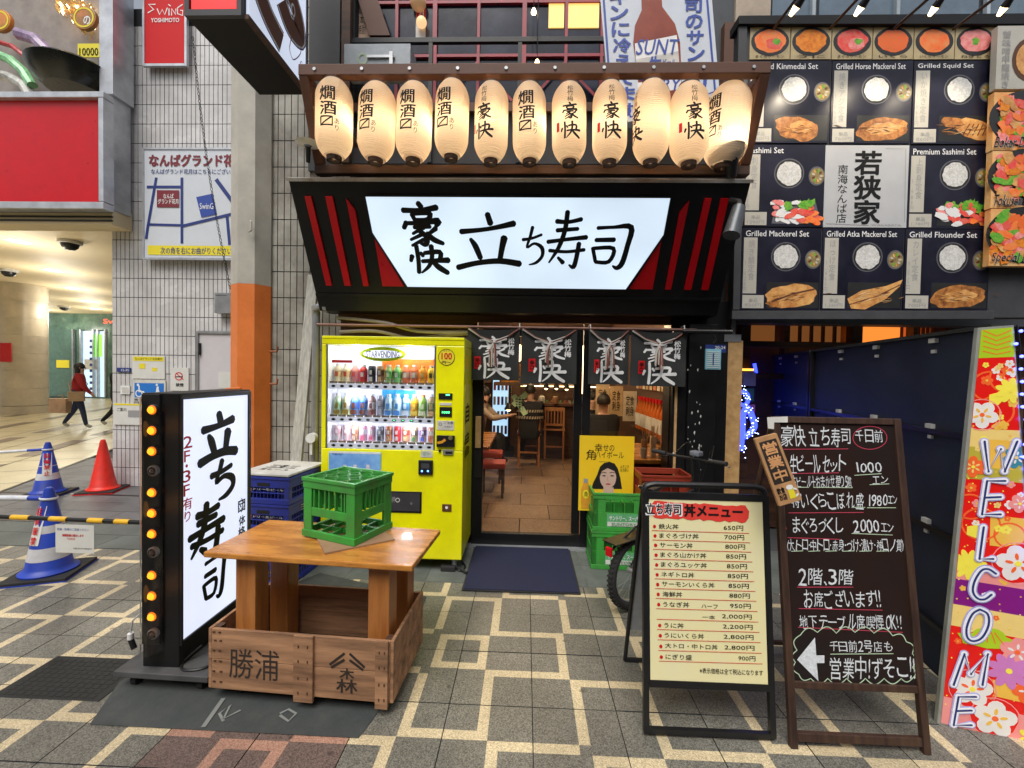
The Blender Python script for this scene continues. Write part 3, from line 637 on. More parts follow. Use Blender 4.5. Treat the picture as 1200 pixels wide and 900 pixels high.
# sliding doors
D = PF(4.0)
P = PO(625, 641, 4.0); o = thing('sliding_door', 'black framed sliding glass door, closed, with a wooden grip and yellow tape cross', 'door', M=P.M)
k = B(); BX(k, P, (552, 386, 566, 626), -.03, .03, black); BX(k, P, (672, 386, 681, 626), -.03, .03, black); BX(k, P, (552, 626.3, 690, 640), -.03, .03, black); BX(k, P, (566.2, 384, 671.8, 394), -.03, .03, black); k.build('door_frame', o, bev=.003)
k = B(); BX(k, P, (566.3, 394.3, 671.7, 626), -.005, .0, glassd); k.build('pane', o)
k = B(); BX(k, P, (557, 488, 563.5, 525), .032, .06, woodpale); BX(k, P, (556, 526, 564, 560), .032, .04, blackm); k.build('handle', o, bev=.003)
k = B(); tape = mat('yellow green tape', (.5, .52, .2), .6)
k.line(PL(P, [(601.5, 463), (616, 486)], .004), .05, .004, tape); k.line(PL(P, [(618, 461), (607, 469.5), (601.5, 475)], .005), .05, .006, tape); TXT(k, P, '営業中', (604, 464, 614, 482), .008, inkm); k.build('tape_cross', o)
P = PO(740, 641, 3.96); o = thing('glass_side_panel', 'fixed black framed glass panel right of the sliding door', 'window', M=P.M)
k = B(); BX(k, P, (682, 386, 691, 641), -.03, .0, black); BX(k, P, (787, 386, 804, 641), -.03, .03, black); BX(k, P, (691.2, 626, 786.8, 641), -.03, .0, black); BX(k, P, (691.2, 384, 786.8, 393), -.03, .0, black); k.build('frame', o, bev=.003)
k = B(); BX(k, P, (691.5, 393.5, 786.5, 626), -.02, -.012, glassd); k.build('pane', o); k = B(); BX(k, P, (790, 430, 793, 560), .03, .036, woodpale); k.build('edge_strip', o)
B().box(-.52, 1.36, 3.9, 3.99, -.001, .012, alu).build('door_track', kind='structure')
# black downpipe box right of the door
P = PO(826, 641, 3.95); o = thing('dark_pilaster', 'narrow scuffed black pilaster between the glass front and the timber post', 'pilaster', M=P.M)
k = B(); BX(k, P, (805, 380, 838, 641), -.1, .06, black); k.build('board', o, bev=.004)
k = B()
for i in range(26): u, v = P.uv(R.uniform(806, 822), R.choice([R.uniform(470, 540), R.uniform(395, 560)]), .062); s_ = R.uniform(.003, .01); k.poly([(u-s_, v), (u, v-s_*2), (u+s_*.7, v+s_), (u-s_*.2, v+s_*2)], .062, offwhite)
k.build('chipped_paint', o)
# ------------------------------------------------ interior things
lamp((-.5, 6.0, 2.4), 55, (1, .76, .48), .1); lamp((.6, 5.2, 2.4), 42, (1, .74, .46), .1); lamp((.2, 8.0, 2.3), 50, (1, .72, .42), .1); lamp((1.2, 4.9, 2.2), 16, (1, .68, .38), .1)
def stool(loc, rz, label):
    o = thing('wooden_chair', label, 'chair', loc, rz, 'slat backed chairs inside the shop'); s = .17
    for x, y, h in ((-s, -s, .98), (s, -s, .98), (-s, s, .55), (s, s, .55)): B().cb((x, y, h/2), (.035, .035, h), woodstool).build('leg', o, bev=.003)
    B().cb((0, 0, .565), (.4, .4, .03), woodstool).build('seat', o, bev=.006)
    B().cb((0, -s, .95), (.3, .025, .07), woodstool).build('top_rail', o, bev=.003); B().cb((0, -s, .66), (.3, .025, .04), woodstool).build('lower_rail', o)
    for i in range(5): B().cb((-.12+i*.06, -s, .8), (.022, .016, .24), woodstool).build('slat', o)
    for y, z in ((-s, .25), (s, .3)): B().cb((0, y, z), (.305, .02, .03), woodstool).build('stretcher', o)
    return o
q = gr(619, 548); st = stool((q.x, q.y+.17, .012), .03, 'nearest slat backed wooden chair seen through the sliding glass door')
q = gr(650, 541); dup(st, loc=(q.x, q.y+.25, .012), rz=-.08, label='farther slat backed wooden chair, half hidden by the door stile')
redc = mat('red stool seat', (.5, .07, .04), .45)
for (x, y, z_), lb in (((578, 543, .43), 'front red cushioned stool inside the door at lower left'), ((576, 531, .43), 'rear red cushioned stool behind the other one at lower left')):
    q = gr(x, y, z_); o = thing('red_stool', lb, 'stool', (q.x, q.y, .012), group='red stools inside the shop')
    B().cb((0, 0, .41), (.33, .3, .08), redc).build('seat', o, bev=.02)
    for a in (-.13, .13):
        for c_ in (-.12, .12): B().cb((a, c_, .185), (.03, .03, .37), wooddark).build('leg', o)
ct = at(556, 512, 5.3); o = thing('left_counter', 'small orange wood table edge at the left inside the door', 'table', (ct.x-.1, 5.6, .012))
B().cb((0, 0, .72), (.62, 1.3, .04), woodtop).build('tabletop', o, bev=.004); B().cb((-.1, 0, .35), (.1, .8, .7), wooddark).build('leg', o)
o = thing('sushi_counter', 'dark sushi counter with a glowing glass case at the back of the shop', 'counter', (.9, 8.2, .012))
B().cb((0, .3, .5), (2.2, .6, 1.0), wooddark).build('body', o, bev=.005); B().cb((0, .2, 1.03), (2.3, .8, .05), woodbrown).build('top', o, bev=.005)
B().box(-1.0, 1.0, 0, .35, 1.3, 1.34, wooddark).build('shelf', o); B().box(-1.0, 1.0, -.02, 0, 1.36, 1.38, emi('case light', (1, .75, .4), 5)).build('case_light', o)
B().box(-1, 1, -.03, -.02, 1.06, 1.3, glassm).build('case_glass', o)
k = B()
for i in range(22): k.lathe([(0, .05), (.03, .045), (.045, .0)], mat('fish %d' % (i % 3), [(.6, .15, .08), (.6, .45, .3), (.2, .3, .1)][i % 3], .4), 8, Matrix.Translation((-.9+i*.085, .12, 1.056)))
k.build('case_food', o)
# lantern barrel (orange wood tub) in the middle of the room
q = at(597, 437, 7.6); o = thing('wooden_sake_tub', 'round orange wooden tub lit by a lamp behind the left pair of curtains', 'tub', (q.x, q.y, q.z-.16)); B().lathe([(0, 0), (.17, 0), (.2, .14), (.2, .32), (0, .32)], woodtop, 20).build('tub', o); k = B(); k.lathe([(.2, .07), (.203, .1)], blackm, 20); k.build('hoop', o)
B().box(-.25, .25, -.2, .2, -.06, 0, wooddark).build('tub_shelf', o)
# bulb pendant between curtains
for x, y0, y1, Yb, lb in ((608.5, 404, 424, 4.35, 'long glowing bulb hanging in the slit between the two left curtains'), (683, 405, 462, 5.3, 'tall glowing lamp seen in the gap between left and right curtains')):
    a = at(x, y0, Yb); c_ = at(x, y1, Yb); o = thing('pendant_bulb', lb, 'lamp', tuple(c_)); h = a.z-c_.z
    B().lathe([(0, 0), (.022, .02), (.026, h*.5), (.02, h*.9), (.012, h)], emi('filament', (1, .62, .28), 7), 14).build('bulb', o); B().cyl((0, 0, h), (0, 0, 2.58-c_.z), .008, blackm).build('cord', o)
# right wall: shelf, bottles, paper strips
sx = 1.64
o = thing('bottle_shelf', 'dark shelf along the right inner wall carrying a row of sake bottles', 'shelf', (sx, 5.2, .87)); B().box(-.08, .08, -.9, 1.3, -.03, 0, wooddark).build('board', o)
bprof = [(0, 0), (.05, 0), (.052, .02), (.052, .24), (.04, .3), (.018, .36), (.016, .42), (.019, .425), (.019, .44), (0, .445)]
o0 = thing('sake_bottle', 'x', 'bottle', (0, 0, 0), group='sake bottles on the shelf'); amber = mat('amber glass', (.5, .12, .02), .15, var=0)
B().lathe(bprof, amber, 14).build('glass_body', o0); B().lathe([(.0535, .05), (.0535, .22)], paper, 14).build('label', o0); B().lathe([(.02, .4), (.021, .45), (0, .452)], printred, 10).build('cap', o0)
ordn = ['nearest', 'second', 'third', 'fourth', 'fifth', 'sixth', 'seventh', 'eighth', 'ninth', 'tenth', 'eleventh', 'twelfth', 'thirteenth', 'fourteenth']
for i in range(14):
    lb = '%s sake bottle from the street side on the shelf along the right inner wall' % ordn[i]
    if i == 0: o0.location = (sx-.02, 4.42, .87); o0['label'] = lb
    else: dup(o0, loc=(sx-.02, 4.42+i*.135, .87), rz=i*.3, label=lb)
strip = [mat('menu strip %d' % i, c_, .8) for i, c_ in enumerate([(.66, .5, .3), (.6, .42, .22), (.7, .6, .45), (.55, .2, .1)])]
for i in range(13):
    o = thing('menu_strip', '%s hanging paper menu strip from the street side, above the sake bottles' % ordn[i], 'menu strip', (sx+.03, 4.45+i*.17, 1.42), group='paper menu strips above the bottles')
    B().box(-.004, 0, -.055, .055, 0, .36, strip[i % 4]).build('paper_sheet', o); k = B(); k.fit('鮪鯛鰤鮭烏賊海老'[i % 8]+'\n'+'刺盛焼酒'[i % 4], -.03, .03, .06, .3, 0, inkm if i % 3 else printred, .02)
    k.mapv(lambda x, y, z: (-.007, -x, y)); k.build('lettering', o)
for i, (x, y) in enumerate(((706, 470), (722, 472), (738, 478))):
    q = at(x, y, 6.5); o = thing('wall_poster', ['left', 'middle', 'right'][i]+' pale paper poster behind the seated guests', 'poster', tuple(q), group='posters behind the guests'); B().box(-.1, .1, 0, .01, -.2, .25, strip[i]).build('paper_sheet', o); k = B().fit('定食\n刺身', -.06, .06, -.12, .18, 0, inkm, .01); k.mapv(lambda a, c_, d: (a, -.004, c_)); k.build('lettering', o)
o = thing('window_ledge', 'wooden counter ledge inside the right hand glass panel', 'counter', (1.1, 4.75, .012)); B().box(-.42, .6, -.55, .5, .74, .78, woodtop).build('top', o, bev=.005); B().box(-.3, .5, -.3, .3, 0, .74, wooddark).build('base', o)
for i, (x, c_, h, r_) in enumerate(((752, (.45, .25, .12), .16, .03), (762, (.62, .45, .3), .2, .035), (775, (.55, .22, .1), .2, .04), (748, (.5, .45, .4), .09, .03), (768, (.4, .35, .3), .1, .025))):
    q = at(x, 543, 4.5); o = thing('condiment_holder', ['small brown chopstick pot', 'tall pale chopstick holder', 'red brown menu holder', 'short pale sauce pot at left', 'small grey soy bottle in the middle'][i]+' on the ledge behind the glass', 'holder', (q.x, 4.42+(i > 2)*-.1, .795))
    B().lathe([(0, 0), (r_, 0), (r_*1.1, h), (r_*.9, h), (r_*.9, .02)], mat('pot%d' % i, c_, .5), 4 if i in (1, 2) else 14, Matrix.Rotation(PI/4, 4, 'Z'), smooth=i not in (1, 2)).build('pot', o)
    if i < 3:
        k = B()
        for a in range(7): k.cyl((0, 0, .03), (R.uniform(-.05, .05), R.uniform(-.03, .03), h+.1), .004, paper if i == 2 else woodpale, n=5)
        k.build('chopstick', o)

for i, (x, y, Yc, c_) in enumerate(((574, 440, 9.5, (.5, .3, .2)), (592, 452, 9.5, (.6, .55, .45)), (592, 470, 9.5, (.5, .2, .1)), (640, 444, 9.5, (.65, .5, .3)), (655, 447, 9.5, (.6, .25, .1)), (668, 444, 9.5, (.6, .5, .4)))):
    q = at(x, y, Yc); o = thing('wall_notice', ['dim notice high at the far left wall', 'pale notice beside the blue lit cabinet', 'small red brown notice on the back wall', 'first paper notice over the sushi counter', 'orange paper notice over the sushi counter', 'last paper notice over the sushi counter'][i]+' inside the shop', 'notice', tuple(q)); k = B(); k.box(-.14, .14, 0, .012, -.16, .16, mat('notice %d' % i, c_, .7)); k.build('sheet', o); k = B().fit('御品書\n日本酒', -.11, .11, -.12, .12, 0, inkm, 0); k.mapv(lambda a, c, d: (a, -.004, c)); k.build('lettering', o)
q = at(585, 498, 8.6); o = thing('drink_fridge', 'narrow lit glass fridge glowing pale blue at the back left of the shop', 'fridge', (q.x, 8.9, .012)); B().box(-.2, .2, 0, .5, 0, 1.9, blackm).build('cabinet', o, bev=.01); B().box(-.16, .16, -.012, -.001, .3, 1.8, emi('fridge light', (.45, .7, 1), 1.0)).build('lit_door', o)
k = B()
for a in range(5):
    for b_ in range(4): k.cyl((-.12+b_*.08, -.03, .35+a*.3), (-.12+b_*.08, -.03, .52+a*.3), .026, [printmaroon, printnavy, printgrey][(a+b_) % 3], n=8)
k.build('bottle_row', o, kind='stuff')
for i, (x, y, Yc) in enumerate(((640, 455, 7.9), (652, 455, 7.9), (664, 456, 7.9), (596, 480, 6.3))):
    q = at(x, y, Yc); o = thing('hanging_lamp', ['left', 'middle', 'right', 'lowest'][i]+' small warm pendant lamp over the counter inside the shop', 'lamp', (q.x, q.y, q.z), group='pendant lamps inside the shop'); B().lathe([(.02, .1), (.06, .02), (.065, 0)], blackm, 14).build('shade', o); B().lathe([(0, -.03), (.03, -.01), (.03, .01), (0, .03)], emi('pendant glow', (1, .7, .35), 8), 10).build('bulb', o); B().cyl((0, 0, .1), (0, 0, 2.6-q.z), .004, blackm, n=5).build('cord', o)
for i, (x, z_) in enumerate(((-.6, 1.055), (-.35, 1.055), (.1, 1.055), (.45, 1.055))):
    o = thing('ceramic_jar', ['leftmost white', 'second brown', 'third blue', 'rightmost white'][i]+' ceramic jar standing on the sushi counter', 'jar', (.9+x, 7.95, 1.07)); B().lathe([(0, 0), (.05, .0), (.065, .07), (.05, .13), (.03, .14), (0, .14)], mat('jar %d' % i, [(.6, .58, .5), (.3, .15, .07), (.1, .15, .35), (.6, .58, .5)][i], .3), 14).build('jar_body', o)
# ------------------------------------------------ noren curtains
pr0, pr1 = at(372, 381, 3.86), at(816, 386, 3.86); zp = (pr0.z+pr1.z)/2
o = thing('curtain_rod', 'long thin brown metal rod carrying the black entrance curtains', 'rod', (pr0.x, 3.86, zp)); B().cyl((0, 0, 0), (pr1.x-pr0.x, 0, 0), .013, mat('brown pipe', (.28, .15, .12), .4, metal=.4)).build('rod', o)
for x in (609, 692, 802): k = B(); u = at(x, 380, 3.86).x-pr0.x; k.tube([(u, .08, .03), (u, 0, .035), (u, -.018, 0), (u, 0, -.02)], .005, whitep, 6); k.build('hook', o)
cloth = mat('charcoal cloth', (.028, .03, .03), .9, bump=.5, bscale=300, scale=3); cordw = mat('white cord', (.5, .48, .43), .8); cordr = mat('brown cord', (.22, .07, .05), .8)
def noren(x0, x1, y1, sq, lb, ph):
    Yn = 3.83; a = at(x0, y1, Yn); c_ = at(x1, y1, Yn); wd = c_.x-a.x; ht = zp-.02-a.z
    o = thing('noren_curtain', lb, 'curtain', (a.x, Yn, a.z), group='black shop curtains over the entrance')
    wave = lambda u, v: .012*math.sin(u/wd*9+ph)*(1.1-v/ht)+.008*math.sin(u/wd*21+ph*2)*(1-v/ht)+.006*math.sin(v*18+u*6)
    sg = lambda u, v: -sq*math.sin(PI*u/wd)**2*max(0, v/ht)**4
    k = B(); nx, nz = 22, 14
    vs = [(u, wave(u, v), v+sg(u, v)) for kk in range(nz+1) for ii in range(nx+1) for u, v in ((ii/nx*wd, kk/nz*ht),)]
    n1 = len(vs); vs += [(x, y+.004, z) for x, y, z in vs]
    fs = [(kk*(nx+1)+ii, kk*(nx+1)+ii+1, (kk+1)*(nx+1)+ii+1, (kk+1)*(nx+1)+ii) for kk in range(nz) for ii in range(nx)]
    k.add(vs, fs+[tuple(n1+i for i in reversed(f)) for f in fs], cloth, smooth=True); k.build('cloth', o)
    k = B(); cw = min(.27, wd*.62)
    k.brush('豪', wd*.5-cw/2, wd*.5+cw/2, ht*.45, ht*.84, 0, printwhite, 1.15); k.brush('快', wd*.5-cw/2, wd*.5+cw/2, ht*.05, ht*.42, 0.002, printwhite, 1.3)
    k.fit('松\n竹\n梅', wd*.78, wd*.9, ht*.5, ht*.83, 0, printwhite, .03); k.rect(wd*.14, wd*.26, ht*.22, ht*.46, 0, printred); k.fit('辛\n口', wd*.16, wd*.24, ht*.26, ht*.43, .002, inkm, .03)
    k.refine(.03); k.mapv(lambda u, v, w_: (u, wave(u, v)-.003-w_, v)); k.build('print', o)
    for mm, dx in ((cordw, 0), (cordr, .012)):
        k = B(); tz = ht-.02
        k.tube([(.01+dx, -.01, ht-.0), (wd*.25, -.02, tz-.05), (wd*.47+dx, -.03, tz-.09)], .008, mm, 6); k.tube([(wd-.01, -.01, ht), (wd*.78, -.02, tz-.045), (wd*.53+dx, -.03, tz-.09)], .008, mm, 6)
        for i in range(4):
            s_ = R.uniform(-.03, .03); k.tube([(wd*.5+dx, -.03, tz-.11), (wd*.5+s_, -.04, tz-.17), (wd*.5+s_*1.2+dx, -.035, tz-.25-R.uniform(0, .08))], [.012, .011, .006], mm, 6)
        k.build('cord', o)
noren(547, 608, 445, .01, 'leftmost black curtain beside the yellow vending machine', .3)
noren(610, 675, 449, .015, 'second black curtain from the left, with its white characters most readable', 1.7)
noren(689, 736, 450, .01, 'narrow third black curtain, folded, right of the gap', 3.1)
noren(738, 803, 452, .015, 'rightmost black curtain in front of the bottles', 4.2)

# ------------------------------------------------ big lit sign (leans forward at the top)
zt = 3.07; zb = 2.27; ln = math.hypot(zt-zb, .45)
A = PF(3.75, -.1, zb, -math.atan2(.45, zt-zb))
aw = thing('shop_sign', 'large black awning sign with glowing white panel of brush lettering and red stripes', 'sign', M=A.M)
u0 = (A.uv(338, 209)[0]+A.uv(370, 344)[0])/2; u1 = (A.uv(882, 214)[0]+A.uv(842, 352)[0])/2
# side profile box running back to the wall
s_, c_ = math.sin(A.M.to_euler().x), 0
I = A.I
def awp(x, y, z): v = I @ Vector((x, y, z)); return tuple(v)
XA0, XA1 = (A.M @ Vector((u0, 0, 0))).x, (A.M @ Vector((u1, 0, 0))).x
k = B(); prof = [(3.30, zt), (3.75, zb), (3.82, 2.14), (4.07, 2.14), (4.07, zt)]
vs = [awp(XA0, y, z) for y, z in prof]+[awp(XA1, y, z) for y, z in prof]
k.add(vs, [(0, 1, 2, 3, 4), (9, 8, 7, 6, 5)]+[(i, i+5, (i+1) % 5+5, (i+1) % 5) for i in range(5)], black); k.build('awning_box', aw)
def auv(pts, w_=.01): return [A.uv(x, y, w_) for x, y in pts]
vt, vb = ln, 0
ivt = A.uv(600, 231, .01)[1]; ivb = A.uv(600, 337, .01)[1]
def ax(px, py): return A.uv(px, py, .01)[0]
lx0 = ax(429, 231); lx1 = ax(785, 232); bx0 = ax(478, 336); bx1 = ax(733, 338); mx0 = ax(437, 272); mx1 = ax(777, 275); vm = (A.uv(437, 272, .01)[1]+A.uv(777, 275, .01)[1])/2
signlit = lightbox('sign light', (.70, .84, .98), .76, 1.6, .14)
k = B(); k.prism([(bx0, ivb), (bx1, ivb), (mx1, vm), (lx1, ivt), (lx0, ivt), (mx0, vm)], .002, .02, signlit); k.build('lit_panel', aw)
k = B()
for pts in ([(lx0, ivt), (mx0, vm), (bx0, ivb), (bx1, ivb), (mx1, vm), (lx1, ivt), (lx0, ivt)],):
    for a, b_ in zip(pts, pts[1:]):
        n_ = Vector((b_[1]-a[1], -(b_[0]-a[0]))).normalized()*-.012
        k.prism([(a[0], a[1]), (b_[0], b_[1]), (b_[0]-n_.x, b_[1]-n_.y), (a[0]-n_.x, a[1]-n_.y)], .0, .028, black)
k.build('panel_trim', aw)
def stripe(pts): B().prism(pts, .0015, .016, redm).build('red_stripe', aw)
for (ta, tb_), (ba, bb_) in (((357.5, 365), (384, 390.5)), ((381.5, 390), (405.5, 412)), ((845, 854), (824.5, 832.5)), ((826, 834), (801, 810))):
    stripe([(ax(ta, 231), ivt), (ax(tb_, 231), ivt), ((ax(bb_, 335)+ax(tb_, 231))/2, ivb), ((ax(ba, 335)+ax(ta, 231))/2, ivb)])
x0, x1 = ax(405.5, 231), ax(432.5, 335); stripe([(x0, ivt-.015), (x0+.055, ivt-.1), (x0+.058, ivb), (x0+.012, ivb)])
x0 = ax(808.5, 231); stripe([(x0-.058, ivt-.1), (x0, ivt-.02), (x0-.01, ivb), (x0-.058, ivb)])
g_ = .03
B().prism([(mx0+.005, vm-.04), (bx0-g_, ivb), (mx0+.01, ivb)], .0015, .014, redm).build('red_corner', aw); B().prism([(mx1-.005, vm-.04), (bx1+g_, ivb), (mx1-.01, ivb)], .0015, .014, redm).build('red_corner', aw)
k = B(); W_ = .023
def br(ch, x0, y0, x1, y1, wt=1):
    a = A.uv(x0, (y0+y1)/2, W_); b_ = A.uv(x1, (y0+y1)/2, W_); t = A.uv((x0+x1)/2, y0, W_); d = A.uv((x0+x1)/2, y1, W_); k.brush(ch, a[0], b_[0], d[1], t[1], W_, inkm, wt)
br('豪', 471, 239, 517, 287, 1.35); br('快', 480, 288, 523, 319, 1.75); br('立', 538, 250, 606, 315, 1.0); br('ち', 612, 266, 640, 309, 1.3); br('寿', 642, 250, 688, 314, 1.1); br('司', 694, 262, 740, 313, 1.1); k.build('lettering', aw)
k = B(); k.box(u0-.01, u1+.01, ln-.012, ln+.012, -.03, .02, mat('zinc flashing', (.5, .5, .48), .5, metal=.3, col2=(.3, .22, .17), scale=5)); k.build('top_flashing', aw)
k = B(); k.box(u0, u1, -.012, .012, -.01, .012, black); k.box(u0+.03, u1-.05, -.09, -.075, -.12, -.105, steel); k.build('bottom_trim', aw)
# under-awning conduits
for i, (pts, lb, m_, r_) in enumerate((([(395, 372, 3.9), (450, 378, 3.9), (490, 388, 3.9), (548, 389, 3.9)], 'upper pale flexible conduit sagging above the vending machine', mat('conduit', (.4, .34, .28), .6), .016), ([(398, 389, 3.95), (440, 388, 3.95), (478, 396, 3.95), (500, 395, 3.95), (548, 391, 3.95)], 'lower pale flexible conduit just over the vending machine', MT['conduit'], .016))):
    P_ = [at(*p) for p in pts]; o = thing('conduit', lb, 'pipe', tuple(P_[0])); k = B(); k.tube([(p.x-P_[0].x, p.y-P_[0].y, p.z-P_[0].z) for p in [Vector(c[:3]) for c in catm([tuple(q) for q in P_], 5)]], r_, m_, 8); k.build('pipe', o)
a = at(800, 388, 3.8); o = thing('black_bracket_arm', 'thick black horizontal arm holding hooks right of the curtains', 'bracket', tuple(a)); b_ = at(858, 389, 3.7)
B().cyl((0, 0, 0), tuple(b_-a), .02, blackm).build('arm', o); k = B(); c_ = at(836, 402, 3.7)-a; k.tube([tuple(c_+Vector((0, 0, .07))), tuple(c_+Vector((.02, 0, .03))), tuple(c_)], .008, blackm, 6); k.build('hook', o)
P = PO(836, 434, 3.7); o = thing('thermometer_plate', 'light blue ribbed plate hanging from the black bracket arm', 'plate', M=P.M); k = B(); BX(k, P, (827, 409, 845, 433), 0, .02, mat('light blue plastic', (.2, .45, .55), .4)); k.build('plate', o, bev=.002)
k = B()
for i in range(9): BX(k, P, (828.5, 412+i*2.3, 843.5, 412.8+i*2.3), .02, .024, offwhite)
BX(k, P, (835.5, 414, 836.7, 428), .024, .028, printnavy); k.build('rib', o)
P = PO(838, 413, 3.78); o = thing('address_plate', 'dark blue address plate with white digits behind the light blue plate', 'sign', M=P.M); k = B(); BX(k, P, (827, 404, 851, 413), 0, .01, printnavy); k.build('plate', o); k = B(); TXT(k, P, '20-24', (838, 405.5, 850, 409), .012, printwhite, .02); k.build('lettering', o)
# awning-mounted camera and flood lamps
a = at(866, 243, 3.25); o = thing('spot_lamp', 'grey adjustable outdoor lamp clipped on the right end of the big sign', 'lamp', tuple(a)); b_ = at(857, 276, 3.2)-a
B().cyl((0, 0, 0), tuple(b_), .045, mat('lamp grey', (.1, .11, .12), .4, metal=.4), r1=.06).build('lamp_head', o, bev=.004); k = B(); k.tube([(0, 0, 0), (.01, .03, .05), (-.03, .08, .08)], .025, blackm, 8); k.build('bracket', o)
for (x, y), lb, on in (((857, 172), 'black flood lamp with glowing white dish at the right end of the lantern rack', 1), ((361, 168), 'small white dish lamp at the left end of the lantern rack', 0)):
    a = at(x, 208 if on else 190, 3.28); t = at(x, y, 3.2); o = thing('flood_lamp', lb, 'lamp', tuple(a)); h = t.z-a.z; d = t-a
    B().cyl((0, 0, 0), (d.x, d.y, h*.85), .035 if on else .015, blackm, r1=.06 if on else .02).build('lamp_body', o); B().lathe([(.03, h*.8), (.085, h*.98), (.09, h), (.08, h), (.03, h*.86)], whitep, 20, Matrix.Translation((d.x, d.y, 0))).build('dish', o)
    if on: B().lathe([(0, h*.9), (.07, h*.99)], emi('flood lens', (1, .9, .75), 5), 16, Matrix.Translation((d.x, d.y, 0))).build('lens', o); lamp((d.x-.02, d.y-.04, h+.05), .5, (1, .85, .65), .03, o)

# ------------------------------------------------ lantern rack
ft0, ft1 = at(357, 84, 3.12), at(897, 84, 3.12); fb0, fb1 = at(366, 198, 3.36), at(880, 203, 3.36); zt_ = (ft0.z+ft1.z)/2; zb_ = (fb0.z+fb1.z)/2
X0 = (ft0.x+fb0.x)/2; X1 = (ft1.x+fb1.x)/2
o = thing('lantern_rack', 'dark stained timber rack with the row of paper lanterns hanging in it', 'rack', (X0, 3.36, zb_)); L_ = X1-X0; H = zt_-zb_; y_ = -.24
B().box(0, L_, y_-.035, y_+.035, H-.04, H+.04, woodbrown).build('top_rail', o, bev=.006)
B().box(.0, L_, -.03, .03, -.035, .035, wooddark).build('bottom_rail', o, bev=.006)
for x, xx in ((0, 0), (L_-.07, 0)):
    k = B(); vs = [(x, y_-.03, H-.041), (x+.07, y_-.03, H-.041), (x+.07, y_+.04, H-.041), (x, y_+.04, H-.041), (x, -.035, .036), (x+.07, -.035, .036), (x+.07, .035, .036), (x, .035, .036)]
    k.add(vs, [(0, 1, 2, 3), (7, 6, 5, 4), (0, 4, 5, 1), (1, 5, 6, 2), (2, 6, 7, 3), (3, 7, 4, 0)], woodbrown); k.build('end_post', o, bev=.005)
    k = B(); k.box(x+.005, x+.06, y_+.042, .7, H-.05, H, woodbrown); k.build('top_strut', o, bev=.004)
    k = B(); k.box(x+.005, x+.06, .04, .7, -.03, .02, wooddark); k.build('lower_strut', o, bev=.004)
k = B()
for i in range(10): x = .12+i*(L_-.24)/9; k.cyl((x, y_-.037, H+.0), (x, y_-.043, H+.0), .012, steel, n=8)
k.build('bolt', o)
lamber = bpy.data.materials.new('lantern paper'); lamber.use_nodes = True; n = lamber.node_tree.nodes; l = lamber.node_tree.links; n.remove(n['Principled BSDF'])
df = n.new('ShaderNodeBsdfDiffuse'); df.inputs[0].default_value = (.78, .68, .56, 1); tr = n.new('ShaderNodeBsdfTranslucent'); tr.inputs[0].default_value = (.95, .84, .68, 1); mx = n.new('ShaderNodeMixShader'); mx.inputs[0].default_value = .55
l.new(df.outputs[0], mx.inputs[1]); l.new(tr.outputs[0], mx.inputs[2]); l.new(mx.outputs[0], n['Material Output'].inputs[0])
def lantern_mesh(tw, th):
    k = B(); N = 84; prof = []
    for i in range(N+1):
        t = i/N; z = t*th; e = abs(2*t-1); r_ = tw/2*(1-max(0, (e-.5)/.5)**2.2*.46); r_ += .0022*math.cos(i*PI)
        prof.append((r_, z))
    return k.lathe(prof, lamber, 40), lambda z: tw/2*(1-max(0, (abs(2*z/th-1)-.5)/.5)**2.2*.46)
LN = [(391.5, 97, 184, 43, 'k', .12, 'first lantern from the left, reading 燗酒, beside the lit P sign'), (440, 101, 187, 44, 'k', -.25, 'second lantern from the left, reading 燗酒'), (484, 101, 187, 43, 'k', -.1, 'third lantern from the left, reading 燗酒'), (528.5, 98, 183, 41, 'k', -.3, 'fourth lantern from the left, reading 燗酒, hanging slightly higher'), (575, 101, 188, 41, 'g', -.35, 'fifth lantern from the left, reading 豪快 left of centre'), (620.5, 101, 188, 41, 'k', -.15, 'middle lantern of the row, reading 燗酒, with bright bulb spot at right'),
      (667, 101, 189, 42, 'g', 0, 'seventh lantern from the left, reading 豪快 with red seal'), (714, 100, 189, 42, 'g', -.05, 'eighth lantern from the left, reading 豪快, right of centre'), (762, 99, 189, 44, 'g', -1.25, 'ninth lantern from the left, its lettering turned away to the left edge'), (807, 101, 191, 46, 'g', -.05, 'tenth lantern from the left, reading 豪快, in front of the last one'), (847, 103, 194, 51, 'k', -1.05, 'rightmost lantern, turned away and tilted above the flood lamp')]
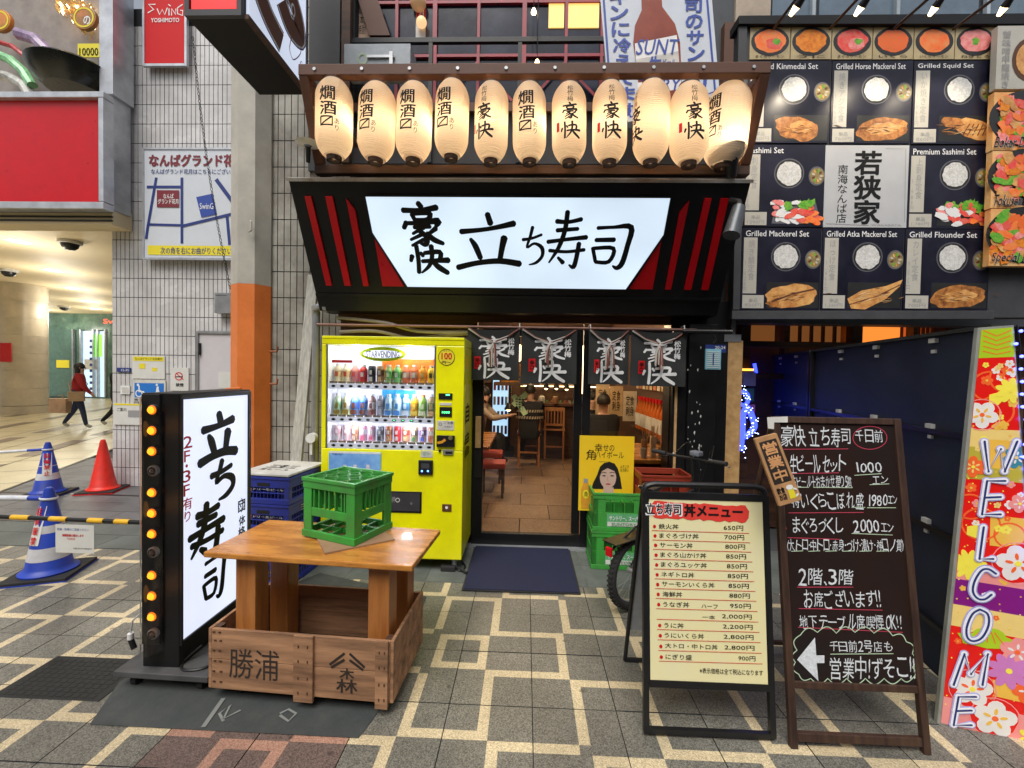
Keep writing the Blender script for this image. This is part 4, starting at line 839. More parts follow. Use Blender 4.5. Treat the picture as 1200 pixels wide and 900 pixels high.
for i, (x, y0, y1, wd, kind, rot, lb) in enumerate(LN):
    Yl = 3.14 if i != 10 else 3.26
    t = at(x, y0, Yl); bt = at(x, y1, Yl); th = t.z-bt.z; tw = at(x+wd/2, 140, Yl).x-at(x-wd/2, 140, Yl).x
    o = thing('paper_lantern', lb+', with dark caps', 'lantern', tuple(bt), -.03, 'paper lanterns hanging in the timber rack')
    tw *= .94; k, rf = lantern_mesh(tw, th); k.build('paper_shade', o)
    p = B()
    if kind == 'k':
        p.fit('燗', -.06, .045, th*.63, th*.81, 0, inkm, .02); p.fit('酒', -.055, .055, th*.44, th*.61, 0, inkm, .024)
        p.line([(-.05, th*.41), (-.05, th*.30), (.03, th*.30), (.03, th*.41), (-.05, th*.41)], .012, .0005, inkm); p.line([(-.045, th*.305), (.025, th*.405)], .010, .001, inkm); p.fit('あ\nり', .045, .075, th*.24, th*.40, 0, inkm)
    else:
        p.fit('松\n竹\n梅', -.02, .02, th*.66, th*.88, 0, inkm, .0); p.brush('豪', -.055, .05, th*.44, th*.64, 0, inkm, 1.15); p.brush('快', -.065, .06, th*.2, th*.4, 0, inkm, 1.2)
        p.rect(-.1, -.078, th*.3, th*.42, 0, printred)
    p.refine(.012)
    ro = rot
    def wrapf(u, v, w_, rf=rf, ro=ro):
        r_ = rf(v)+.0035+w_; a = u/(tw/2)+ro-PI/2; return (r_*math.cos(a), r_*math.sin(a), v)
    p.mapv(wrapf); p.build('lettering', o)
    r_ = rf(th)
    B().lathe([(r_*1.02, th-.004), (r_*1.03, th+.012), (r_*.9, th+.016), (r_*.85, th)], wooddark, 24).build('top_cap', o)
    r2 = rf(0)*.75; B().lathe([(r2, -.03), (r2*1.05, .0), (r2*.9, .004), (r2*.8, -.03), (r2*.3, -.02)], wooddark, 20).build('bottom_cap', o)
    k = B(); k.tube([(-r_*.8, 0, th), (-r_*.3, 0, th+.05), (0, 0, th+.075), (r_*.3, 0, th+.05), (r_*.8, 0, th)], .004, blackm, 6); k.tube([(0, 0, th+.07), (.0, .0, zt_-.03-bt.z)], .003, blackm, 5); k.build('wire_handle', o)
    off = [.06, .02, .05, .0, 0, .07, 0, .0, .05, .03, .09][i]
    B().lathe([(0, -.035), (.02, -.02), (.024, .0), (.014, .03), (.012, .05)], bulbw, 12, Matrix.Translation((off, 0, th*.52))).build('bulb', o)
    lamp((off, 0, th*.5), [4.2, 3.6, 4.4, 3.8, 3.5, 4.6, 3.4, 3.7, 4.0, 3.6, 4.8][i], (1, .74, .48), .03, o)
    o.rotation_euler = (R.uniform(-.02, .02), math.radians(4) if i == 10 else R.uniform(-.025, .025), -.03)

# ------------------------------------------------ balcony and upper windows
P = PO(555, 200, 4.5); bal = thing('balcony_window', 'red framed upstairs windows with dark panes behind the lanterns', 'window', M=P.M)
redf = mat('window red', (.3, .02, .04), .4)
k = B()
for x in (410, 463, 507, 559, 612, 662, 704): BX(k, P, (x, -60, x+(5 if x in (507, 612) else 3.5), 128), 0, .05, redf)
k.build('mullion', bal)
k = B()
for y in (0, 63): BX(k, P, (405, y, 708, y+3.4), .003, .047, redf)
for x in (558, 661): k.line(PL(P, [(x-40, 118), (x, 74), (x+42, 118)], .05), .03, .052, redf)
k.build('transom', bal)
paned = mat('dark upstairs glass', (.02, .026, .05), .1, scale=2.5, col2=(.006, .007, .012), spec=.5)
for a, b_ in ((414, 463), (467, 507), (512, 558.5), (562.5, 612), (617, 661.5), (665.5, 704)):
    for y0, y1 in ((-60, 0), (3.4, 63), (66.4, 128)): k = B(); BX(k, P, (a, y0, b_, y1), .0, .015, paned); k.build('pane', bal)
k = B(); BX(k, P, (643, 3.6, 661, 32), .018, .03, emi('shoji glow', (1, .6, .17), .95)); BX(k, P, (666, 3.6, 702, 32), .018, .03, MT['shoji glow']); k.build('lit_blind', bal)
k = B(); BX(k, P, (487.5, -20, 499, 45), .016, .03, offwhite); k.build('side_sticker', bal); k = B(); k.disc(*P.uv(493.5, 15, .03), .05, .14, .032, printred); TXT(k, P, '酒', (490, 8, 497, 22), .034, printwhite, .03); k.build('lettering', bal)
P = PO(555, 200, 4.25); rl = thing('balcony_railing', 'black steel balcony railing in front of the upstairs windows', 'railing', M=P.M)
B_ = B(); BX(B_, P, (398, 43, 716, 49), 0, .04, blackm); B_.build('handrail', rl, bev=.003)
for x in (399, 501.5, 606): k = B(); BX(k, P, (x, 49.2, x+4.5, 190), 0.002, .038, blackm); k.build('baluster', rl)
k = B(); BX(k, P, (398, 120, 716, 130), 0, .04, woodbrown); k.build('lower_rail', rl); k = B(); BX(k, P, (398, 150, 880, 192), -.02, .0, darkw); k.build('kick_panel', rl)
P = PO(440, 78, 4.1); o = thing('aircon_cover', 'pale grey metal box on the balcony at left', 'box', M=P.M); k = B(); BX(k, P, (403, 51, 481, 82), -.1, .1, mat('grey sheet', (.36, .4, .43), .5)); k.build('cover', o, bev=.006); k = B(); k.ring(*P.uv(425, 69, .1), .05, .055, .02, .105, mat('green ring', (.4, .5, .35), .5)); BX(k, P, (430, 64, 462, 67), .1, .12, steel); BX(k, P, (456, 60, 460, 76), .12, .14, steel); k.build('fitting', o)
P = PO(430, 44, 4.3); o = thing('wooden_menu_plaque', 'tilted brown wooden plaque behind the balcony railing at left', 'plaque', M=P.M); k = B(); k.prism(PL(P, [(414, -20), (434, 44), (458, 44), (436, -20)]), 0, .03, woodbrown); k.build('plaque', o)
P = PO(418, 118, 4.35); o = thing('paper_banner', 'pale vertical banner with faint writing at the left upstairs window', 'banner', M=P.M); k = B(); BX(k, P, (413, -10, 436, 44), 0, .01, mat('peach paper', (.6, .4, .28), .7)); k.build('sheet', o); k = B(); TXT(k, P, '御飲物\n日本酒\n焼酎', (417, 6, 431, 40), .012, inkm); k.build('lettering', o)
for a, lb in (((625.5, 14), 'small bare bulb glowing at the top right of the upstairs window'), ((629.5, 74), 'small bare bulb glowing just above the rack timber')):
    q = at(*a, 4.1); o = thing('bare_bulb', lb, 'bulb', tuple(q)); B().lathe([(0, -.03), (.022, -.015), (.024, 0), (.012, .03)], bulbw, 12).build('bulb', o); B().cyl((0, 0, .03), (0, 0, 2.2), .004, blackm, n=5).build('cord', o)
for (x, y, r_), lb in (((494, 26, 6), 'round paper globe lamp glowing upstairs'), ((490, 3, 9), 'dim brown round globe at the top edge upstairs')):
    q = at(x, y, 4.42); o = thing('globe_lamp', lb, 'lamp', tuple(q)); s_ = r_/115; B().lathe([(s_*math.sin(t*PI/10)+.0001, -s_*math.cos(t*PI/10)) for t in range(11)], emi('globe'+str(r_), (1, .6, .3), .8 if r_ == 6 else .12), 18).build('globe', o)
P = PF(4.2); o = thing('corner_post', 'dark weathered corner post beside the lit P sign', 'post', M=PO(385, 200, 4.2).M); P = PO(385, 200, 4.2)
k = B(); BX(k, P, (362, -60, 398, 200), -.3, 0, darkgrey); BX(k, P, (400, -60, 410, 190), -.3, .02, wooddark); k.build('post', o)
# upper right wall of the shop with window strips
P = PO(860, 200, 4.4); o = thing('upper_side_wall', 'dark wall and window strips above the food menu board', 'wall', M=P.M)
k = B(); BX(k, P, (700, -90, 1300, 380), -.3, -.1, mat('slate wall', (.055, .062, .072), .6)); k.build('wall_panel', o)
k = B(); BX(k, P, (863, -60, 904, 26), -.1, -.06, mat('beige cladding', (.42, .34, .26), .6)); k.build('cladding', o)
for x in (906, 961, 1056, 1160):
    k = B(); BX(k, P, (x, -60, min(x+92, 1230) if x > 906 else 955, 22), -.1, -.07, mat('blue grey pane', (.12, .17, .22), .15, coat=.4)); k.build('pane', o)
for x in (953, 1052, 1158): k = B(); BX(k, P, (x, -60, x+4, 22), -.07, -.03, mat('pale frame', (.4, .46, .5), .4)); k.build('frame', o)
k = B(); BX(k, P, (848, 26, 863, 130), -.1, -.02, woodbrown); k.build('brown_board', o)

# ------------------------------------------------ beer banner
P = PO(778, 130, 3.66); o = thing('beer_banner', 'blue bordered white banner with a big brown beer bottle behind the right lanterns', 'banner', M=P.M)
ban = mat('banner vinyl', (.62, .67, .74), .3, var=.03)
k = B(); k.prism(PL(P, [(699, -50), (829, -60), (843, 110), (790, 130), (736, 143), (710, 75)]), 0, .006, ban); k.build('sheet', o)
k = B(); q = lambda pts, t, m, w_: k.line(PL(P, pts, .008), t, w_, m)
q([(704, -48), (713, 75), (739, 137), (790, 125), (838, 107), (824, -55)], .018, printblue, .008)
beer = mat('beer print', (.3, .05, .015), .3, col2=(.16, .02, .01), scale=3); k.poly(PL(P, [(751, -30), (774, -30), (776, 8), (791, 28), (797, 50), (800, 125), (752, 130), (742, 50), (744, 30), (752, 12)], .009), .010, beer)
k.poly(PL(P, [(744, 51), (793, 41), (795, 60), (745, 70)], .012), .0125, printwhite); k.poly(PL(P, [(745, 70), (795, 60), (797, 88), (747, 90)], .012), .0122, offwhite); k.poly(PL(P, [(747, 97), (798, 91), (799, 104), (748, 112)], .012), .0125, printwhite)
TXT(k, P, 'SUNT', (745, 46, 793, 64), .0145, printblue, .02, .18); TXT(k, P, '生', (761, 66, 775, 84), .0145, printblue, .04); TXT(k, P, 'ビール', (777, 69, 792, 76), .0145, printblue, .02); TXT(k, P, 'TORY', (748, 92, 796, 106), .0145, printblue, .02, .18)
for ch, y in zip('キンに冷えてます', range(-12, 140, 19)): TXT(k, P, ch, (715+max(0, y)*.09, y, 735+max(0, y)*.09, y+16), .0105, printblue, .04)
for ch, y in zip('司のサントリー', range(-2, 140, 19)): TXT(k, P, ch, (803+max(0, y)*.06, y, 822+max(0, y)*.06, y+16), .0105, printblue, .04)
k.build('print', o)

# ------------------------------------------------ projecting P sign
Y1, Y2 = 2.83, 3.6; a = at(220, 27, Y1); c = at(286, 22, Y1); zs = c.z; o = thing('projecting_sign', 'black projecting box sign, red front, white lit side with a big brown P', 'sign', (a.x, Y1, zs)); wd = c.x-a.x; D_ = Y2-Y1
k = B(); k.box(0, wd, 0, D_, 0, 2.2, blackflat); k.build('box', o)
k = B(); k.box(0, .03, -.03, 0, 0, 2.2, darkgrey); k.box(wd-.03, wd, -.03, 0, 0, 2.2, darkgrey); k.box(.03, wd-.03, -.03, 0, 0, .04, darkgrey); k.build('front_frame', o)
B().box(.04, wd-.04, -.02, -.002, .05, 2.1, emi('red lit panel', (.9, .02, .02), .95)).build('red_panel', o)
k = B(); k.box(wd, wd+.03, 0, D_, 0, .03, wooddark); k.box(wd, wd+.03, D_-.02, D_, .03, 2.2, darkgrey); k.build('side_frame', o)
k = B(); k.box(wd+.001, wd+.02, .02, D_-.02, .03, 2.2, lightbox('side sheet', (.70, .78, .95), .6, 1, .12)); k.build('lit_side', o)
brown = mat('brown glyph', (.12, .05, .03), .4, var=0)
k = B(); Ms = Matrix.Translation((wd+.022, 0, 0)) @ Matrix(((0, 0, 1, 0), (1, 0, 0, 0), (0, 1, 0, 0), (0, 0, 0, 1)))
def pg(pts, t, m, w_): 
    q = catm([(x, y, t) for x, y in pts], 6) if len(pts) > 2 else [(x, y, t) for x, y in pts]; k.line(q, t, w_, m)
PS = PF(Y1, a.x+wd+.022, zs, 0, PI/2); g1 = [PS.uv(*p) for p in ((299, -45), (303, -15), (314, 18), (330, 50))]; g2 = [PS.uv(*p) for p in ((300, -60), (322, -40), (345, 5), (351, 40), (340, 30), (330, 2))]
for t, m_, w_ in ((.2, printnavy, 0), (.178, printwhite, .001), (.15, brown, .002)):
    for g, dd in ((g1, 0), (g2, .0003)): pg(g, t, m_, w_+dd)
pg([PS.uv(*p) for p in ((339, 55), (343, 40), (351, 48), (352, 62), (344, 70), (340, 62), (339, 55))], .008, printmaroon, .002); pg([PS.uv(*p) for p in ((350, 80), (353, 72), (355, 88), (351, 92), (350, 80))], .006, printmaroon, .002); k.disc(*PS.uv(343, 12), .03, .05, .004, printwhite, 18); k.disc(*PS.uv(343, 12), .018, .034, .005, brown, 16); k.v = [tuple(Ms @ Vector(v)) for v in k.v]; k.build('glyph', o)
# ================================================================== VENDING MACHINE
P = PO(458, 665, 3.4); P.M.translation.z = 0; P.I = P.M.inverted(); o = thing('vending_machine', 'bright yellow drinks vending machine with a lit window of bottles left of the door', 'vending machine', M=P.M); vm_ = o
u0 = P.uv(375.5, 600)[0]; u1 = P.uv(541.5, 600)[0]; vt = P.uv(458, 396)[1]; vb = P.uv(458, 654)[1]
wx0, wx1, wy0, wy1 = P.r(382, 404.5, 510, 526.5); DP = -.57
k = B(); k.box(u0, u1, vb, wy0-.002, DP, -.0, yellowp); k.box(u0, u1, wy1+.002, vt, DP, -.0, yellowp); k.box(u0, wx0-.002, wy0-.0019, wy1+.0019, DP, -.0, yellowp); k.box(wx1+.002, u1, wy0-.0019, wy1+.0019, DP, -.0, yellowp); k.build('cabinet', o, bev=.006)
k = B(); k.box(u0+.003, u1-.003, vt-.012, vt+.01, DP, .004, yellowp); k.build('top_lip', o, bev=.003)
vlit = lightbox('vending light', (.74, .76, 1.0), .7, 3, .1)
k = B(); k.box(wx0, wx1, wy0, wy1, -.2, -.19, vlit); k.build('back_light', o)
k = B(); k.box(wx0, wx0+.012, wy0, wy1, -.19, -.005, whitep); k.box(wx1-.012, wx1, wy0, wy1, -.19, -.005, whitep); k.build('side_lining', o)
rows = [(447, 450, 456.5), (487, 489, 495.5), (518.5, 519.5, 526)]
slot = []
for ri, (yb, ys0, ys1) in enumerate(rows):
    a, b_, c, d = P.r(384, ys0, 509, ys1, -.02); k = B(); k.box(wx0+.013, wx1-.013, c, d, -.15, -.012, emi('backlit button rail', (.75, .76, .85), .5)); k.build('shelf_strip', o, bev=.003)
    pc_ = P.r(386, yb-1.5, 508, ys0, -.015)
    k = B()
    for i in range(12):
        uc = a+(i+.72)*(b_-a)/12.3; slot.append((ri, i, uc, d))
        k.rect(uc-.03, uc+.03, d, d+.016, -.012, mat('price strip', (.5, .3, .08), .5, var=0)); k.fit('100', uc-.018, uc+.018, d+.003, d+.013, -.0115, printwhite, .02)
    k.build('price_strip', o)
    for i in range(12):
        uc = a+(i+.72)*(b_-a)/12.3; k = B(); k.disc(uc, (c+d)/2, .018, .011, -.0105, steel, 14); k.disc(uc, (c+d)/2, .014, .008, -.0098, blackm, 14)
        if ri == 1 and i in (7, 8, 9): k.disc(uc, (c+d)/2+.002, .008, .003, -.009, emi('green led', (.1, 1, .3), 3), 8)
        k.build('button', o)
a, b_, c, d = P.r(384, 405, 509, 430, -.02)
k = B(); hp = P.r(448, 421, 509, 446, -.18); k.rect(hp[0], hp[1], hp[2], hp[3], -.175, mat('autumn print', (.8, .12, .02), .5, scale=12, col2=(.85, .35, .05))); k.build('autumn_backdrop', o)
k = B(); sp_ = P.r(448, 456, 487, 480, -.18); k.rect(sp_[0], sp_[1], sp_[2], sp_[3], -.175, mat('cool print', (.05, .45, .8), .5, var=.1)); k.build('blue_backdrop', o)
pv = lambda x, y, w_=-.1: P.uv(x, y, w_)
k = B(); cx_, cy_ = pv(448.5, 415, -.03); k.ring(cx_, cy_, .185, .058, .026, -.03, mat('lime print', (.6, .85, .0), .4, var=0), 32); TXT(k, P, 'STARVENDING', (429, 411.5, 468, 419), -.029, printnavy, .03); k.rect(*P.r(389, 422, 413, 425, -.03), -.03, printred); k.build('header_print', o)
k = B(); k.box(wx0, wx1, wy0, wy1, -.006, -.003, glassm); k.build('window_glass', o)
# drinks: every dummy bottle is a thing of its own
def dmat(c, nm=None): return mat('drink %.2f %.2f %.2f' % c, c, .3, var=.08)
row1 = [('b', (.75, .68, .5), (.7, .5, .3), (.6, .1, .05)), ('b', (.75, .68, .5), (.7, .5, .3), (.6, .1, .05)), ('b', (.7, .3, .32), (.7, .3, .35), (.7, .1, .1)), ('b', (.6, .05, .05), (.7, .05, .08), (.8, .8, .8)), ('c', (.03, .04, .06), (.02, .03, .05), (.6, .6, .6)), ('c', (.35, .2, .1), (.15, .06, .03), (.6, .4, .2)), ('b', (.3, .45, .2), (.1, .4, .1), (.75, .8, .7)), ('b', (.2, .5, .2), (.1, .42, .12), (.75, .8, .7)), ('b', (.7, .2, .1), (.55, .35, .3), (.75, .75, .7)), ('b', (.7, .2, .1), (.6, .35, .3), (.75, .75, .7)), ('b', (.85, .4, .05), (.8, .25, .03), (.8, .6, .2)), ('b', (.85, .55, .05), (.8, .6, .05), (.1, .1, .05))]
row2 = [('b', (.55, .65, .4), (.3, .55, .3), (.35, .25, .05)), ('b', (.6, .65, .35), (.7, .7, .6), (.35, .25, .05)), ('b', (.15, .35, .7), (.05, .2, .65), (.25, .08, .04)), ('b', (.15, .35, .7), (.05, .2, .65), (.25, .08, .04)), ('b', (.5, .3, .25), (.75, .7, .65), (.3, .1, .08)), ('c', (.35, .36, .4), (.25, .25, .3), (.6, .6, .62)), ('b', (.55, .75, .85), (.6, .8, .85), (.1, .3, .7)), ('b', (.55, .75, .85), (.6, .8, .85), (.1, .3, .7)), ('b', (.4, .65, .85), (.1, .4, .8), (.7, .8, .9)), ('b', (.85, .45, .02), (.8, .3, .02), (.85, .6, .1)), ('b', (.35, .65, .1), (.3, .6, .15), (.75, .8, .5)), ('b', (.5, .35, .2), (.15, .3, .1), (.6, .4, .2))]
row3 = [('c', (.75, .6, .6), (.7, .4, .45), (.7, .7, .7)), ('c', (.75, .45, .45), (.7, .5, .5), (.75, .7, .7)), ('c', (.45, .25, .12), (.3, .12, .06), (.7, .5, .4)), ('c', (.7, .3, .4), (.75, .7, .75), (.7, .1, .2)), ('c', (.7, .4, .5), (.75, .6, .7), (.7, .1, .2)), ('c', (.3, .34, .4), (.2, .22, .28), (.04, .05, .06)), ('c', (.5, .2, .08), (.35, .15, .08), (.6, .4, .25)), ('c', (.65, .02, .03), (.7, .03, .04), (.75, .7, .7)), ('c', (.6, .3, .15), (.6, .06, .03), (.7, .55, .3)), ('c', (.45, .35, .2), (.25, .18, .12), (.1, .3, .12)), ('c', (.5, .35, .4), (.2, .1, .3), (.1, .15, .6)), ('c', (.7, .3, .2), (.65, .5, .4), (.6, .2, .1))]
names_ = [['cream milk tea bottle', 'second cream milk tea bottle', 'pink drink bottle', 'red drink bottle', 'black can', 'brown coffee can', 'first green tea bottle', 'second green tea bottle', 'first red labelled tea bottle', 'second red labelled tea bottle', 'orange drink bottle', 'yellow orange drink bottle'],
 ['green labelled tea bottle', 'pale labelled tea bottle', 'first blue labelled dark drink', 'second blue labelled dark drink', 'brown and white drink bottle', 'grey silver can', 'first clear water bottle', 'second clear water bottle', 'blue striped water bottle', 'orange juice bottle', 'lime green drink bottle', 'green and tan drink bottle'],
 ['white pink slim can', 'pink slim can', 'brown and white can', 'pink can with white band', 'white pink can beside the silver one', 'silver and black can', 'brown coffee can', 'bright red can', 'red and brown can', 'tan can with green base', 'purple and blue can', 'salmon coloured can']]
rown = ['top', 'middle', 'bottom']; ORD = ['first', 'second', 'third', 'fourth', 'fifth', 'sixth', 'seventh', 'eighth', 'ninth', 'tenth', 'eleventh', 'last']
GLP = P.M.copy()
for (ri, i, uc, vs_) in slot:
    kind, c1, c2, c3 = [row1, row2, row3][ri][i]; hh = [.155, .185, .137][ri]*R.uniform(.96, 1.0)*(1 if kind == 'b' else .93)
    Mo = GLP @ Matrix.Translation((uc, vs_+.004, -.1)) @ Matrix.Rotation(-PI/2, 4, 'X')
    ps_ = 'left end' if i == 0 else 'right end' if i == 11 else ''
    t_ = thing('drink_bottle' if kind == 'b' else 'drink_can', '%s, %s from left in the vending machine %s row' % (names_[ri][i], ORD[i], rown[ri]), 'bottle' if kind == 'b' else 'can', M=Mo, group='drinks displayed in the vending machine')
    r_ = .033 if kind == 'b' else .030
    if kind == 'b':
        B().lathe([(0, 0), (r_, .003), (r_, hh*.68), (r_*.9, hh*.76), (r_*.45, hh*.88), (r_*.42, hh*.9)], dmat(c1), 14).build('body', t_); B().lathe([(r_*.55, hh*.89), (r_*.55, hh), (0, hh)], dmat((.7, .7, .7)) if i != 10 else dmat((.8, .4, .1)), 12).build('cap', t_)
        B().lathe([(r_+.001, hh*.3), (r_+.001, hh*.62)], dmat(c2), 14).build('label', t_); k = B(); k.rect(-.012, .012, hh*.34, hh*.58, 0, dmat(c3)); 
        if ri == 1: k.rect(-.026, .026, hh*.06, hh*.26, .0, dmat(c3))
    else:
        B().lathe([(0, 0), (r_*.9, .002), (r_, .01), (r_, hh*.92), (r_*.85, hh), (0, hh-.002)], dmat(c1), 14).build('body', t_); B().lathe([(r_+.001, hh*.45), (r_+.001, hh*.8)], dmat(c2), 14).build('label', t_); k = B(); k.rect(-.013, .013, hh*.1, hh*.36, 0, dmat(c3)); k.rect(-.01, .01, hh*.5, hh*.75, 0, dmat((.75, .72, .68)))
    k.mapv(lambda x, y, z: (x, -r_-.003, y)); k.build('print', t_)
# lower front and control column
k = B(); a, b_, c, d = P.r(385, 529.5, 446, 571, .01); k.box(a, b_, c, d, .0, .008, mat('sky poster', (.25, .5, .8), .3, scale=6, col2=(.08, .25, .7))); k.rect(a, b_, c, c+(d-c)*.3, .0085, mat('grass print', (.3, .5, .12), .5)); k.rect(a, b_, d-.015, d, .0087, whitep); TXT(k, P, 'つめたい', (389, 531, 402, 533), .0095, printblue, .02)
for i, x in enumerate((404, 416, 431)):
    u, v = P.uv(x, 557, .01); s_ = .028; k.poly([(u-s_, v-.07), (u+s_, v-.07), (u+s_, v+.03), (u+.012, v+.065), (u-.012, v+.065), (u-s_, v+.03)], .0095+i*.0002, dmat([(.75, .5, .45), (.7, .4, .35), (.7, .62, .66)][i])); k.rect(u-s_*.8, u+s_*.8, v-.05, v+.005, .011, dmat((.75, .7, .7))); k.rect(u-.013, u+.013, v+.066, v+.085, .011, dmat((.75, .7, .7)))
k.build('lower_poster', o)
k = B(); BX(k, P, (455, 576, 494, 601), .0, .006, blackm); k.build('flap_frame', o, bev=.003); k = B(); BX(k, P, (457, 578, 492, 599), .006, .012, mat('smoked flap', (.05, .05, .055), .2)); k.ring(*P.uv(466, 586, .012), .018, .018, .005, .0135, offwhite); k.ring(*P.uv(482, 590, .012), .008, .008, .003, .0135, printgrey); TXT(k, P, '押', (459, 582, 463, 589), .0135, printgrey); k.build('pickup_flap', o)
k = B(); u, v = P.uv(523, 418.5, .01); k.disc(u, v, .065, .065, .002, printyellow, 24); k.ring(u, v, .066, .066, .004, .003, inkm); TXT(k, P, '100', (517.5, 413.5, 529.5, 421), .004, printred, .05); TXT(k, P, '円〜', (518, 423, 528, 426), .004, inkm, .02); TXT(k, P, 'コイン', (519.5, 410, 527, 412), .004, inkm); k.build('price_badge', o)
k = B(); BX(k, P, (514, 461, 530, 468), 0, .008, blackm); BX(k, P, (522.5, 462, 527, 463.5), .008, .01, MT['green led']); k.build('credit_display', o)
k = B(); BX(k, P, (515, 472, 529, 475), 0, .005, offwhite); BX(k, P, (515, 477, 529.5, 488.5), .0, .006, blackm); k.build('note_slot', o); k = B(); TXT(k, P, '1000', (518, 482, 527, 484.5), .008, MT['green led'], .02); k.build('lettering', o)
k = B(); BX(k, P, (512, 493, 532, 504), .0, .003, offwhite); TXT(k, P, 'ご注意', (520, 494, 531, 497), .0045, inkm); TXT(k, P, 'のみもの', (521, 499, 530, 501), .0045, inkm); k.ring(*P.uv(516, 497, .003), .013, .013, .003, .0045, inkm); k.build('notice', o)
k = B(); BX(k, P, (511.5, 510.5, 532.5, 524), 0, .02, blackm); k.cyl((*P.uv(528, 513, .02), .018), (*P.uv(528, 513, .02), .03), .017, mat('brass', (.5, .4, .2), .3, metal=.8), n=16); k.line(PL(P, [(512.5, 519), (518, 518), (522, 515)], .02), .02, .022, mat('orange lever', (.8, .35, .03), .4)); k.build('coin_lever', o, bev=.002)
k = B(); BX(k, P, (514, 527, 516.5, 530), 0, .01, blackm); BX(k, P, (519, 527, 531, 533), 0, .012, steel); BX(k, P, (522, 529, 530, 532), .012, .014, blackm); k.build('coin_slot', o, bev=.002)
k = B(); BX(k, P, (493, 528.5, 507, 536), 0, .003, offwhite); TXT(k, P, '電子マネー', (496, 530, 505, 534), .0045, mat('green print', (.05, .35, .12), .5, var=0)); k.build('notice', o)
k = B(); BX(k, P, (490, 539.5, 507, 556.5), 0, .018, blackm); k.build('card_reader', o, bev=.006); k = B(); BX(k, P, (493.5, 543, 503, 549), .018, .0195, darkgrey); k.disc(*P.uv(494.5, 552, .018), .008, .008, .0205, emi('blue led', (.1, .3, 1), 4), 10); k.disc(*P.uv(501.5, 552, .018), .008, .008, .0205, MT['blue led'], 10); k.build('reader_light', o)
k = B(); BX(k, P, (518, 591, 529, 599.5), .0, .006, mat('dark amber', (.12, .05, .02), .3)); k.disc(*P.uv(523.5, 594.5), .012, .012, .0075, printwhite, 10); k.build('coin_return', o, bev=.002)
for x in (384, 532):
    for w_ in (-.06, -.5): a = P.uv(x, 600)[0]; B().cyl((a, 0, w_), (a, vb, w_), .022, steel, n=12).build('foot', o)
k = B(); k.box(u1, u1+.004, (P.uv(541, 518)[1]), P.uv(541, 452)[1], -.36, -.05, mat('side print', (.7, .68, .1), .4)); 
k2 = B()
for i, (z_, h_) in enumerate(((1.22, .16), (1.04, .1), (.94, .08))): k2.fit('自由'[i % 2], .08, .3, z_-.03, z_+h_-.03, 0, inkm, .03)
k2.mapv(lambda x, y, z: (u1+.006+z, y, -x)); k2.line([(0, 0), (.001, 0)], .001, 0, inkm); k.build('side_sticker', o); k2.build('lettering', o)
for u_ in (u0+.04,): k = B(); k.tube([(u1-.1, .02, -.1), (u1+.02, .02, .0), (u1+.05, .015, .03)], .012, rubber, 6); k.build('cable', o)
for f_, z_ in ((.25, .97), (.75, .97), (.25, .555), (.75, .555), (.25, .235), (.75, .235)): lamp((wx0+(wx1-wx0)*f_, wy0+(wy1-wy0)*z_, -.03), 2.4, (.9, .9, 1), .04, vm_, 'vending_tube')
P = PO(551, 432, 3.9); o = thing('black_speaker_box', 'narrow black mesh speaker between the vending machine and the leftmost curtain', 'speaker', M=P.M); k = B(); BX(k, P, (544.5, 396, 553.5, 425), -.06, .02, blackm); k.build('housing', o, bev=.004)

